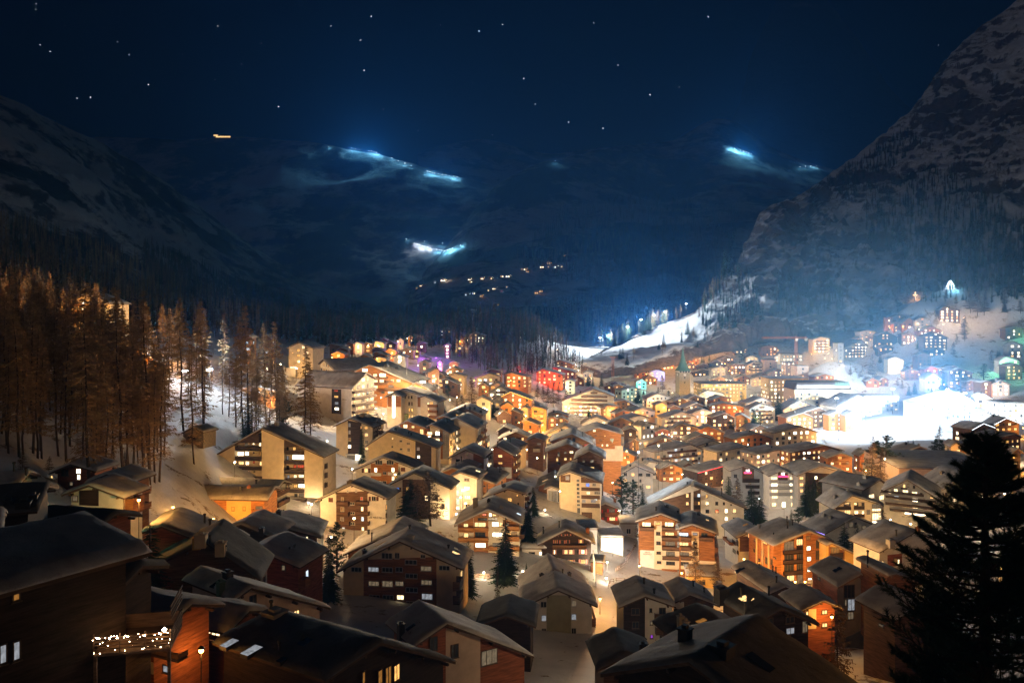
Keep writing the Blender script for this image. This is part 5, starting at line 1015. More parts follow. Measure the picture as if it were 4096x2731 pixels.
# ================================================================== the rest of the town, from the same photograph measurements
AUTO = []
WNAME = {'wh': 'white', 'cr': 'cream', 'pk': 'pinkish', 'gy': 'grey', 'gn': 'pale green', 'tq': 'turquoise', 'oc': 'ochre', 'cn': 'concrete', 'br': 'brown timber', 'wd': 'larch timber', 'or': 'honey timber', 'bk': 'blackened timber', 'rd': 'reddish timber', 'dk': 'dark clad', 'li': 'lilac', 'st': 'stone'}
def town(text, kind='mid'):
    """crop xl yl xp yp xr yr height yaw length wall lit options"""
    for line in text.strip().split('\n'):
        q = line.split()
        if len(q) < 12: continue
        crop = q[0]; pts = [float(k) for k in q[1:7]]; hr = float(q[7].strip('d')); yaw = float(q[8]); L = float(q[9]) * .74; wall = q[10]; lit = q[11]; opt = ' '.join(q[12:])
        kw = dict(d=hr) if q[7].startswith('d') else dict(hr=hr)
        h = House(crop, pts, yaw=yaw, L=L, wall=wall, name='town_house' if wall not in ('br', 'wd', 'or', 'bk', 'rd', 'dk') else 'timber_chalet', oh=.8, snow=.42 if kind == 'mid' else .38, eave='eavel' if wall in ('or',) else 'eave', **kw)
        far = h.d > 420
        faces = 'F' + (h.side() if abs(yaw) > 12 or not far else '')
        bal = 'br' if 'b' in opt.split('/') else ('wd' if h.r.random() < .35 and not far else None)
        big = 1.35 if far else 1.1
        h.auto(lit, faces, colw=3.6 if far else 3.2, ww=1.3 * big, wh=1.35 * big, fr='framew' if wall in ('wh', 'cr', 'pk') else 'frame', balc=bal, maxn=26 if far else 44, bfaces='F')
        if 'led' in opt: h.led({'y': 'ledy', 'w': 'ledw', 'r': 'ledr', 'p': 'ledp'}[opt.split('led')[1][0]])
        if h.r.random() < .75: h.chims(1 if far else h.r.choice((1, 2)), 'cr' if wall in ('wh', 'cr') else 'gy')
        if 'HOTEL' in opt: h.text('HOTEL', 255, 1140, 13, 'gold'); h.text('le Royal', 275, 1160, 15, 'gold', shear=.3)
        if 'OPAL' in opt: h.panel(1390, 1320, 1445, 1500, 'rd'); h.text('OPAL', 1418, 1392, 13, 'gold', proud=.12)
        lp = [o for o in opt.split('/') if o[:1] == 'L']
        if lp:
            c = lp[0][1]; W = float(lp[0][2:] or 1800)
            side = h.r.choice((-.3, .35)); x = (h.wr - h.wl) * side; p = h.world(x, -h.r.uniform(4.5, 7))
            AUTO.append((h, wall, lit)); LATER.append((h, p, c, W))
        else:
            AUTO.append((h, wall, lit))
            if h.r.random() < .55: LATER.append((h, h.world((h.wr - h.wl) * h.r.choice((-.4, .42)), -h.r.uniform(3.5, 6)), h.r.choice('yyoow'), h.r.uniform(500, 1100)))  # extra lamps added at random spots to warm the house fronts
LATER = []
town('''
M 0 850 85 815 140 860 9 0 10 or ddm Lo
M 0 750 110 695 340 780 13 8 16 or wmdw ledy/Ly2600
M 215 820 280 790 430 850 10 10 12 br WWd b
M 205 880 255 855 305 880 11 8 9 cr ddd Ly
M 315 880 355 850 490 885 14 8 11 oc dddo b/Lo4200
M 100 905 125 885 225 930 9 14 9 br ddd
M 225 1010 275 995 400 1045 9 16 11 or mWmd Lo
M 490 985 555 955 600 985 10 0 10 wd ddm
M 560 990 640 960 720 1005 10 5 10 br ddd
M 500 940 600 915 720 950 10 5 11 or dmd Lo3000
M 460 1150 680 1050 850 1130 13 4 14 cr mdwc b/Ly
M 840 1030 1010 955 1140 1015 12 6 12 wh dcm Lw
M 1125 1040 1270 970 1410 1030 12 4 12 br ddw
M 1320 985 1480 940 1570 970 12 -30 13 wh ddcw Ly
M 1290 1105 1370 1075 1440 1110 14 4 11 dk dcd
M 1050 880 1130 840 1260 850 11 -15 12 br ddm
M 1140 810 1300 785 1440 850 11 5 12 br ddd
M 1200 930 1290 890 1400 920 10 -15 11 wd dmd
M 1410 895 1500 870 1640 905 11 -30 14 pk ddm Lo
M 1530 770 1650 715 1815 760 12 -15 12 wh ddwd Ly
M 1620 835 1700 805 1760 850 12 -10 9 oc dmd Lo3500
M 1760 865 1830 840 1900 870 9 -6 9 br dmd
M 1800 810 1900 760 1970 800 10 -20 12 br dmd
M 1920 870 2060 815 2140 850 11 -15 12 dk mdd Lw
M 1270 680 1400 648 1540 690 13 -25 14 gn ddwd Lt3000
M 1180 640 1240 620 1320 650 13 6 9 or dmd Lo3500
M 1085 650 1140 625 1200 660 10 4 9 wd ddm
M 640 800 980 668 1205 748 21 4 20 cr WwwmW b/Ly5000
M 370 490 450 460 660 520 13 16 14 wd wdm Lr4500
M 540 455 570 440 790 490 13 18 13 rd wdm Lr1800
M 570 385 620 365 760 410 14 20 12 wd WdmW b
M 675 590 720 570 790 590 13 8 10 gn ddd Lw
M 860 505 910 480 980 500 12 4 9 wh ddm
M 40 520 100 500 300 540 11 16 13 or wdm Lo3500
M 1420 600 1480 570 1540 600 9 0 9 tq dd Lt2500
M 1400 510 1470 470 1540 510 9 2 9 wd ddm
M 1555 500 1620 460 1730 490 12 10 10 li ddm Lb1500
M 1575 350 1660 320 1750 360 10 4 11 wd Wmdm Ly
M 1690 400 1750 365 1830 400 10 0 10 or mmd Lo3500
M 1750 270 1800 235 1880 270 12 8 10 wd mWd
M 1910 250 1980 205 2060 250 12 4 11 pk mmd Lo4500
M 1970 370 2020 335 2090 365 11 -6 10 or mmd Lo3500
M 1820 345 1860 320 1905 345 11 -4 9 br mdm
M 1420 430 1500 400 1570 420 10 6 10 br ddm
M 1500 560 1560 530 1650 560 9 0 10 br dmd Lo
M 760 560 800 530 880 570 9 10 9 rd dmd
M 1100 630 1200 590 1330 620 10 0 12 bk ddd
M 1350 1240 1400 1190 1470 1230 8 -14 8 br dmd Ly
M 1160 1330 1250 1310 1410 1370 8 20 10 or dm Lo2500
M 1480 1060 1545 1015 1640 1040 11 -35 10 wh dWdd Lt4500
M 1612 1120 1700 1080 1795 1112 9 4 9 rd wdW Lw3500
M 1690 970 1910 905 2050 960 14 -8 14 cr wdmd b/Lo5500
M 1520 1262 1730 1175 1870 1245 12 2 12 br wmdw Ly
M 1615 1330 1995 1245 2143 1305 13 -24 15 wh bdcm b/Ly
M 1640 1420 1600 1420 1640 1440 9 0 8 br d
M 1490 1495 1560 1425 1760 1450 9 -20 11 wh dmd Lw
M 1670 1505 1760 1450 1930 1490 9 -16 10 wd mmd
M 1880 1490 1970 1440 2090 1500 9 0 11 br mdd
M 1240 1568 1420 1470 1620 1555 12 6 12 wh ddm
''')
town('''
N 510 720 600 680 780 720 11 10 13 wh WWw Lw5000
N 640 785 740 740 860 770 11 -10 12 wd mwd
N 380 780 470 735 590 770 11 -12 12 br mdd
N 230 800 330 765 440 790 9 -8 11 br dmd
N 350 860 490 815 640 880 10 0 12 dk dcmd Ly
N 620 850 770 815 990 860 11 6 13 wd mWmd Lo
N 405 935 560 880 705 930 13 -6 13 pk WbdW Lw2500
N 630 970 780 920 900 975 13 -4 12 bk bdwd
N 890 950 960 935 1060 990 12 14 10 or wmd Lo6500
N 1030 880 1170 820 1325 870 15 -4 13 wh dWdm b/Lw5000
N 1010 825 1180 760 1290 805 14 -20 13 wh dcd Lo
N 1390 885 1570 790 1775 870 14 -10 16 pk dmwd Lw
N 1420 972 1600 920 1725 970 12 -12 14 wd WWw Lc2500
N 1590 920 1770 865 1890 915 14 -14 14 br WmWd b/Lc
N 1870 945 1960 905 2045 945 13 -6 11 or bbd Lc4500
N 2040 950 2130 905 2225 955 13 -4 11 or bbd Lc5000
N 1290 1130 1570 1060 1765 1122 14 -14 16 cr mdWd
N 860 1190 1130 1130 1287 1190 12 -14 13 wd ddwd
N 440 1132 610 1058 785 1130 12 6 12 or wdm Lo2500
N 370 1212 530 1145 705 1200 11 -4 13 br dmd
N 210 1108 332 1035 530 1088 13 2 12 dk wwmd HOTEL
N 490 1262 660 1205 790 1252 13 -20 14 cr mcdd b
N 700 1330 1000 1262 1172 1335 14 -24 15 cr bmdc
N 1100 1310 1390 1290 1505 1340 14 -24 15 pk dmdc OPAL
N 1470 1310 1820 1257 2035 1312 14 -22 15 wd Wmdm b
N 1850 1392 2000 1340 2143 1388 13 -4 12 wd wdc Ly
N 500 1530 830 1452 920 1492 11 -30 13 dk ddd ledr
N 1480 1512 1700 1440 1830 1500 10 -10 12 bk ddd
N 100 1510 230 1455 360 1502 9 -6 11 or mmd
N 1700 150 1790 125 1892 142 17 -6 13 cr WmWW b/Ly
N 1160 232 1250 215 1340 237 11 -4 12 br mdmd
N 1230 22 1300 3 1400 25 13 -2 11 br mdm
N 1380 42 1440 22 1510 45 12 -8 11 gy ddd
N 830 15 860 3 903 15 15 2 9 or mWm Lo2500
N 650 122 740 105 880 125 9 4 14 or mmWm Lo
N 650 232 740 165 860 205 13 -8 13 br dwd
N 880 237 960 205 1030 237 10 0 11 br dWm
N 540 237 595 213 652 240 12 0 11 or mmd Lo6500
N 1000 342 1060 320 1142 345 9 6 11 wh ddm Lw
N 1290 332 1355 298 1420 345 12 12 10 wh WwW Lw
N 1010 422 1090 380 1255 412 13 -4 12 cr dmd b
N 830 432 900 400 1050 422 12 0 12 br Wmd
N 620 402 700 365 790 402 10 -2 11 bk ddm
N 490 432 560 400 622 430 10 2 11 br ddd
N 640 462 740 430 802 460 11 -8 11 gy dmd
N 380 432 420 400 490 432 12 4 9 br cdd
N 1240 502 1340 460 1450 490 11 -6 12 br bWd
N 1100 542 1180 505 1282 530 9 -6 11 br dmd
N 900 562 980 525 1060 562 10 -2 11 or wdd
N 1060 562 1150 535 1242 570 10 4 10 wh ddm Lo
N 650 572 720 540 802 562 9 -6 11 br ddm
N 690 372 800 330 890 352 11 -10 12 br dmWd
N 1720 542 1830 510 1940 540 11 -8 13 wd dmd
N 450 492 560 460 690 492 8 0 12 bk ddd
N 1150 735 1210 712 1290 740 8 0 10 wd dmd Lo
N 1440 700 1530 655 1600 690 9 -20 11 br ddm
N 780 1185 900 1110 1000 1160 7 -20 9 wh ddo Lo
N 1040 1105 1150 1045 1300 1092 9 -30 12 br ddm
''')
town('''
O 490 592 560 555 642 592 9 4 10 wd mdm Lo
O 620 587 690 545 745 577 8 -10 10 wd ddm
O 720 357 800 333 900 367 15 0 11 cr WmdW Lw6000
O 1030 322 1100 293 1190 332 17 -4 11 br ddd
O 1100 462 1180 428 1265 462 9 0 11 rd wWd Ly
O 890 482 960 460 1070 492 10 6 12 br dwd Lo
O 1110 562 1200 500 1300 562 15 -2 12 cr wmdm Ly4500
O 1340 492 1450 448 1622 500 17 6 14 br WmdW
O 1340 462 1410 423 1480 452 9 -6 11 wd dmd Lo
O 1540 592 1640 565 1692 600 9 -10 12 wd dm
O 1690 602 1750 583 1822 602 13 -2 12 br WWd
O 1800 622 1900 578 2012 622 12 2 12 pk dWd
O 1885 372 1960 330 2112 372 15 6 12 wh WmdW Lg5000
O 1950 42 2050 18 2143 42 12 0 12 br dWd Lg1200
O 1980 222 2040 178 2143 212 14 4 11 gy WdW
O 1950 432 2050 405 2143 442 13 0 12 br mdm Lg1500
O 1075 822 1475 708 1662 822 15 -20 20 wh nnd ledw
O 1490 902 1580 850 1692 872 9 -15 12 wh ddn
O 1640 762 1730 720 1892 822 13 10 13 gy dcd ledw
O 1700 942 1800 890 1902 920 8 -12 12 wh dd Lc2500
O 1830 1037 1960 968 2122 1032 12 -12 16 br dmdo b/ledw
O 1600 1092 1722 1025 1842 1070 11 -24 15 br ddmd b/ledw
O 1780 1200 2050 1137 2143 1178 12 -22 16 wd momd b
O 810 1355 1060 1270 1260 1350 11 -10 13 bk rrd
O 1370 1282 1440 1225 1562 1292 12 10 12 cr dmc
O 1530 1302 1700 1217 2012 1312 12 2 15 br Wmdm Lw
O 420 1372 490 1320 572 1372 10 0 10 wd mWm Lo3000
O 1985 1372 2080 1290 2143 1340 11 -6 13 bk ddm
O 180 857 415 735 677 837 17 -16 24 wh nnnn ledw
O 610 240 700 205 790 240 10 6 11 bk dmd
O 1140 262 1200 240 1330 262 8 0 11 bk dW
O 940 432 990 400 1060 440 7 0 9 wd dm
S 1345 727 1415 668 1612 712 16 10 13 br wWmW Ly
S 725 802 760 793 800 802 14 0 9 wd mWd
S 795 797 880 768 982 792 10 -2 12 br dd
S 805 872 850 840 977 917 13 8 12 wd mdd Lo
S 905 882 1000 798 1110 882 13 0 12 wd dWd Ly
S 1060 832 1150 790 1252 832 13 4 12 gy dcd
S 1110 962 1260 898 1382 952 12 2 13 wd WWW Ly
S 1165 1032 1312 975 1462 1037 18 2 14 br WWWm b
S 610 1012 730 962 872 1032 17 4 14 bk dmdw
S 410 972 500 948 622 972 13 -4 13 gy mdm
S 360 1052 470 998 632 1052 11 0 12 br Wmd Ly
S 900 1002 980 985 1082 1012 12 4 12 br wmW Ly
S 230 1162 440 1065 520 1165 18 -20 20 gy WmWW b
''')
town('''
L 30 217 60 198 200 222 9 8 10 br dwd
L 205 207 245 178 297 200 9 2 9 wd wmd
L 295 207 330 178 392 200 9 4 9 cr dmw
L 390 217 430 183 502 207 8 2 10 br dmd
L 500 197 540 168 622 195 9 6 10 cr dWd Ly
L 570 162 610 138 652 160 8 2 9 br dm
L 625 202 680 168 742 202 9 2 10 br dmd
L 745 167 790 143 827 165 9 -2 9 cr mWd Ly
L 860 142 890 115 942 140 9 2 9 wd wmd Ly
L 940 132 980 98 1052 125 10 2 9 br dmd Ly
L 950 207 990 173 1062 195 9 4 9 br WWd
L 480 267 530 238 612 265 9 4 10 br wmd
L 625 277 680 245 752 277 9 2 10 or mWd Lo
L 490 302 530 278 652 322 10 10 10 or mWm Lo
L 60 312 130 278 212 310 10 0 10 or WmW Lo
L 120 262 160 235 242 262 9 4 10 br ddm
L 700 332 760 303 847 337 10 8 10 wh wWd
L 780 267 850 243 932 270 8 4 11 br wmd
L 950 357 1000 333 1092 357 8 4 10 gy dd Lp800
L 920 292 950 273 992 292 6 2 7 bk dd
L 350 332 400 308 472 332 9 4 10 br dwd
L 510 352 570 333 652 352 8 4 11 gy dd
L 1190 62 1260 28 1332 62 12 4 12 bk mWd
L 1500 112 1570 73 1682 112 14 6 12 br WmWm
L 1400 180 1430 150 1465 180 8 2 8 or mWm Lo
L 1240 222 1280 193 1312 217 13 2 9 br mWW
L 1380 240 1405 215 1435 240 10 0 8 br mWd
L 2010 77 2050 58 2078 88 9 4 9 wd WWm
L 1150 552 1200 498 1262 540 10 8 11 br ddm
L 1280 542 1350 503 1462 540 12 8 11 gy mbd
L 1070 502 1170 450 1212 482 13 -20 11 pk dmd Lo
L 1255 482 1340 440 1432 480 11 4 11 br mWW Ly
L 1290 402 1340 378 1402 402 11 0 10 br WWw Ly
L 1170 410 1200 378 1230 400 10 0 9 pk dd Lp5000
L 1210 582 1260 558 1392 622 10 10 11 br dcd
L 1570 562 1720 508 1842 540 12 -6 13 gy mbWd
L 1650 502 1740 456 1852 492 12 4 12 br mbmd
L 1860 517 1910 493 2002 522 11 8 11 wd wWm Lo
L 1590 642 1650 610 1722 650 10 2 11 br mmd Lo
L 1700 652 1800 603 1882 642 11 2 12 pk mWd
L 1690 722 1830 643 1992 722 13 4 13 wh WWdm b
L 1570 790 1640 750 1742 800 12 2 12 cr mWd
L 1740 802 1800 748 1862 802 10 2 11 wh mdm
L 970 397 1030 370 1102 400 10 4 11 br ddm
L 1090 660 1130 630 1180 660 8 4 9 br dd
L 1790 970 1870 895 1962 952 8 -10 11 br dd
L 1800 1195 1990 1118 2143 1180 11 6 12 br dmd
L 1790 1120 1870 1060 2000 1110 9 8 12 br dd
J 480 432 660 345 860 422 d315 12 16 cr mWmd Ly6000
J 300 800 420 745 560 800 d250 8 12 or mmd Lo
J -90 400 10 335 78 402 d300 4 12 or mWo Lo4000
J 870 812 985 745 1235 875 d262 6 12 or mmo Lo5000
K 590 992 760 945 987 1002 d285 8 12 or mmW Lc2500
K 640 480 690 455 740 485 d380 4 9 br dbd
K 830 480 880 455 930 495 d400 4 9 br dbd
''')
# ---- flat-roofed blocks
def flat(label, crop, x0, x1, y, hr, yaw, L, wall, lit, **kw):
    au = dict(colw=kw.pop('colw', 3.0), ww=kw.pop('ww', 1.4), wh=kw.pop('wh', 1.7), storey=kw.pop('storey', 3.1), balc=kw.pop('balc', None))
    h = Flat(crop, x0, x1, y, hr=hr, yaw=yaw, L=L, wall=wall, label=label, **kw); h.auto(lit, 'F' + h.side(), fr='framew', maxn=80, **au); return h
hz = flat('long cream grand hotel with a lettered parapet, right of the church tower', 'N', 530, 1012, 612, 16, -4, 22, 'oc', 'mmccw', ref='the lettered grand hotel', name='hotel', cat='hotel'); hz.text('ZERMATTERHOF', 662, 622, 9, 'black')
hb = flat('dazzling gold-lit hotel with rows of glowing windows under a flat snowy roof', 'N', 1242, 1662, 556, 21, -2, 20, 'oc', 'WwmW', ref='the gold-lit hotel', name='hotel', cat='hotel')
hm = flat('tall cream belle-epoque hotel with shuttered windows and a mansard of lit dormers', 'N', 1510, 2110, 672, 18, -3, 22, 'cr', 'mdwd', ref='the dormered hotel', name='hotel', cat='hotel', snow=0)
b = MB(); b.prism_y([(hm.wl, hm.zp), (hm.wr, hm.zp), (hm.wr - 1.8, hm.zp + 5.2), (hm.wl + 1.8, hm.zp + 5.2)], hm.y0 + .2, hm.y1); link('mansard_roof', b.mesh('mansard_roof', M['dk']), hm.root)
for i in range(22):
    x = hm.wl + 2.4 + (hm.wr - hm.wl - 4.8) * i / 21
    b = MB(); b.box(x - .9, x + .9, hm.y0 - .1, hm.y0 + 1.6, hm.zp + .6, hm.zp + 2.9)
    b.poly([(x - 1.1, hm.y0 - .3, hm.zp + 2.9), (x + 1.1, hm.y0 - .3, hm.zp + 2.9), (x, hm.y0 + .4, hm.zp + (6.2 if i > 15 else 4.0)), (x + 1.1, hm.y0 + 1.6, hm.zp + 2.9), (x - 1.1, hm.y0 + 1.6, hm.zp + 2.9)], [(0, 1, 2), (1, 3, 2), (3, 4, 2), (4, 0, 2)])
    d = link('dormer', b.mesh('dormer', M['copper'] if i > 15 else M['snow']), hm.root); link('window', window_mesh(1.2, 1.5, 'W', 'framew'), d, (x, hm.y0 - .16, hm.zp + 1.7))
hm.panel(1770, 610, 1858, 800, 'cr', proud=.6, name='tower_bay')
flat('dark hotel with a snowy mansard roof beside the dormered hotel', 'O', 462, 842, 745, 12, 0, 14, 'gy', 'dmd', ref='the dark mansard hotel', name='hotel', cat='hotel')
flat('white curved-roof building with banded windows at the right edge', 'O', 1900, 2160, 812, 13, -6, 14, 'wh', 'nnd', name='public_building', ref='the banded white building')
flat('pinkish windowless block behind the chalets near the crane', 'N', 1190, 1330, 362, 15, 0, 11, 'pk', 'd', colw=20)
flat('narrow pinkish tower block with two glowing window columns under the crane', 'N', 1420, 1532, 392, 19, -4, 11, 'pk', 'mWW', colw=4)
flat('broad pinkish blank building right of the glowing tower block', 'N', 1534, 1664, 425, 15, -4, 13, 'pk', 'd', colw=30)
flat('row of white-gabled shops with a snow canopy under the crane', 'N', 1380, 1600, 300, 11, 0, 10, 'wh', 'mWd')
flat('tall glassy block with lit storeys on the hotel knoll', 'O', 195, 262, 190, 17, 0, 10, 'gy', 'dnd')
fh = flat('long low building with a snowy flat roof edge below the floodlit field', 'O', 1042, 1590, 1385, 6, 4, 12, 'wd', 'dmd', ref='the long low building')
fh = flat('huge low hall under one dark snow-covered roof with a red-brown end wall', 'O', 830, 1960, 1502, 9, 5, 42, 'pk', 'd', colw=60, ref='the huge hall', name='sports_hall', cat='hall')
fh = flat('flat-roofed building with a row of bright windows, in front of the huge hall', 'O', 556, 985, 1500, 8, 3, 12, 'cr', 'bwWd', colw=4, ref='the row-windowed building')
flat('snowy flat terrace roof beside the near-black chalet at the lane', 'G', 825, 1030, 560, 7, 0, 9, 'gy', 'd', colw=30)
fg = flat('white terrace building dazzlingly lit beside the lane, below the red-shuttered chalet', 'G', 1045, 1300, 640, 4.6, 0, 8, 'wh', 'dd', colw=9, ref='the dazzling terrace')
flat('low garage with a snow roof behind the dazzling terrace', 'G', 1255, 1440, 500, 5, 4, 9, 'gy', 'd', colw=7)
flat('low shop pavilion with lit windows beside the lane', 'G', 935, 1085, 905, 3.6, 10, 5, 'wd', 'Ww', colw=3)
# church
def church():
    u, v = px('N', 343, 722); d = ground_hit(u, v); p = at(u, v, d); z = zg(p.x, p.y); k = d / F4 / 2.613
    o = empty('church', (p.x, p.y, z), rad(8)); tag(o, 'grey stone church tower with clock faces and a slender green copper spire', 'church')
    w = 118 * k / 2; zt = CZ + (HY - (1300 + 490 / 2.613)) / F4 * d - z; zs = CZ + (HY - (1300 + 222 / 2.613)) / F4 * d - z
    b = MB(); b.box(-w, w, -w, w, -3, zt); link('tower', b.mesh('tower', M['st2']), o)
    b = MB(); b.box(-w * .96, w * .96, -w * .96, w * .96, zt + .002, zt + 1.4); link('belfry', b.mesh('belfry', M['metal']), o)
    b = MB()
    for i in range(5): x = -w + 2 * w * i / 4; b.box(x - .25, x + .25, -w - .02, w + .02, zt + .004, zt + 1.38)
    link('belfry_post', b.mesh('belfry_post', M['wh']), o)
    b = MB(); hh = zs - zt - 1.4
    prof = [(w * 1.55, 0), (w * 1.42, .02 * hh), (w * .95, .14 * hh), (w * .62, .30 * hh), (w * .40, .5 * hh), (w * .16, .8 * hh), (.03, hh)]
    n = 8; b.lathe(prof, n, (0, 0, zt + 1.4)); sp = link('spire', b.mesh('spire', M['copper']), o)
    b = MB(); b.tube((0, 0, zs - .3), (0, 0, zs + 2.6), .06, .04, 5); b.box(-.5, .5, -.05, .05, zs + 1.6, zs + 1.75); link('cross', b.mesh('cross', M['gold']), sp)
    for face, rot in (((0, -w - .06), 0), ((-w - .06, 0), -math.pi / 2)):
        b = MB(); b.lathe([(0, 0), (1.25, 0), (1.3, .1), (1.15, .12), (0, .12)], 24); f = link('clock_face', b.mesh('clock_face', M['white']), o, (face[0], face[1], zt - 2.2), (math.pi / 2, 0, rot))
        b = MB(); b.box(-.05, .05, -.1, .95, .13, .17); b.box(-.06, .6, -.06, .06, .175, .2)
        for i in range(12): a = i * math.pi / 6; b.box(math.sin(a) * 1.02 - .06, math.sin(a) * 1.02 + .06, math.cos(a) * 1.02 - .06, math.cos(a) * 1.02 + .06, .13, .16)
        link('clock_hand', b.mesh('clock_hand', M['black']), f)
    for zz in (zt - 5.5, zt - 10): b = MB(); b.prism_y([(-.4, 0), (.4, 0), (.4, 1.4), (0, 1.9), (-.4, 1.4)], -w - .05, -w + .1); link('window', b.mesh('tower_window', M['black']), o, (0, 0, zz))
    q = Vector((p.x + 9 * 1.0, p.y + 6, 0)); 
    nv = House('N', dims=(405, 535, 6, 6, 5.0, 5.0), d=d + 4, yaw=82, L=34, wall='wh', name='church_nave', cat='church', label='long white church nave with a floodlit snowy roof, right of the tower', oh=.4, ref='the church nave')
    nv.auto('dd', nv.side(), colw=4.5, ww=1.0, wh=2.6, storey=20, z0=1.5)
M['st2'] = plain('pale_tower_stone', (0.42, 0.38, 0.29), .95, 0, .5, 2.2)
church(); Hs['church'] = HOUSES[-1]

# ---- labels for the town houses: look first, then nearest landmark
LAND = [(920, 1080, 'tall cream apartment block'), (1564, 860, 'church tower'), (2060, 985, 'floodlit field'), (1450, 770, 'floodlit ski run'), (970, 880, 'terrace floodlight'), (1790, 1110, 'red neon hotel'),
        (1340, 915, 'big glowing hotel'), (1830, 790, 'tower crane'), (2100, 680, 'glowing cross'), (1920, 900, 'dormered hotel'), (1720, 895, 'lettered grand hotel'), (1110, 740, 'lattice cable mast'), (2180, 660, 'star-light tree'),
        (1310, 1010, 'great timber chalet'), (1200, 880, 'red-lit hotel'), (1560, 1030, 'turquoise house'), (810, 900, 'stepped-balcony block'), (1420, 1150, 'red-shuttered chalet'), (1840, 830, 'snowy hotel knoll'), (300, 830, 'forest street lamp'), (1040, 990, 'vertical-lettered house'), (1990, 1090, 'huge hall')]
LITN = lambda lit: ('bright windows' if sum(k in 'Ww' for k in lit) * 2 >= len(lit) else 'amber windows' if sum(k in 'mo' for k in lit) * 2 >= len(lit) else 'cool-lit windows' if sum(k in 'bn' for k in lit) * 2 >= len(lit) else 'mostly dark windows' if all(k in 'dc' for k in lit) else 'a few lit windows')
ORD = ['nearest', 'second', 'third', 'fourth', 'fifth', 'sixth', 'seventh', 'eighth', 'ninth', 'tenth']
grp = {}
for h, wall, lit in AUTO:
    x, y = h.uv[0] * .57422, h.uv[1] * .57422
    l = min(LAND, key=lambda L: (L[0] - x) ** 2 + 1.6 * (L[1] - y) ** 2); dx, dy = x - l[0], y - l[1]
    rel = ('right of' if dx > 0 else 'left of') if abs(dx) > abs(dy) * .8 else ('in front of' if dy > 0 else 'behind')
    w = max(h.xr - h.xl, 0); size = 'small' if w < 10 else 'large' if w > 17 else 'medium'
    base = (size, WNAME[wall], 'house' if wall not in ('br', 'wd', 'or', 'bk', 'rd', 'dk') else 'chalet', LITN(lit), rel, l[2])
    grp.setdefault(base, []).append((math.hypot(dx, dy), h))
for base, L in grp.items():
    L.sort(key=lambda t: t[0]); s, w, k, li, rel, la = base
    for i, (_, h) in enumerate(L):
        if len(L) == 1: h.label = '%s %s %s with %s, %s the %s' % (s, w, k, li, rel, la)
        else: h.label = '%s of %s %s %ss with %s, %s the %s' % (ORD[min(i, 9)], s, w.replace(' timber', '-timber').replace('dark clad', 'dark-clad').replace('pale green', 'green'), k, li, rel, la)
        h.root['label'] = h.label; h.root['category'] = k; h.root['group'] = 'chalets and houses of the lit village'
NL = {}
for h, p, c, W in LATER:
    z = zg(p.x, p.y)
    nm = {'o': 'orange', 'y': 'warm', 'w': 'white', 'c': 'cool', 'g': 'green', 'r': 'red', 'p': 'purple', 't': 'turquoise', 'b': 'blue'}[c]
    la = h.label.split(' with ')[0] + ', ' + h.label.split(', ')[-1] if ', ' in h.label else h.label
    lb = '%s lamp in front of the %s' % (nm, la)
    NL[lb] = NL.get(lb, 0) + 1
    if NL[lb] > 1: lb = ['', '', 'another ', 'third '][min(NL[lb], 3)] + lb
    lamp((p.x, p.y, z), 6 if h.d < 450 else 7, c, W * LAMPK * 1.35, ' '.join(lb.split()[:16]), radius=.3, group='street lamps of the village')
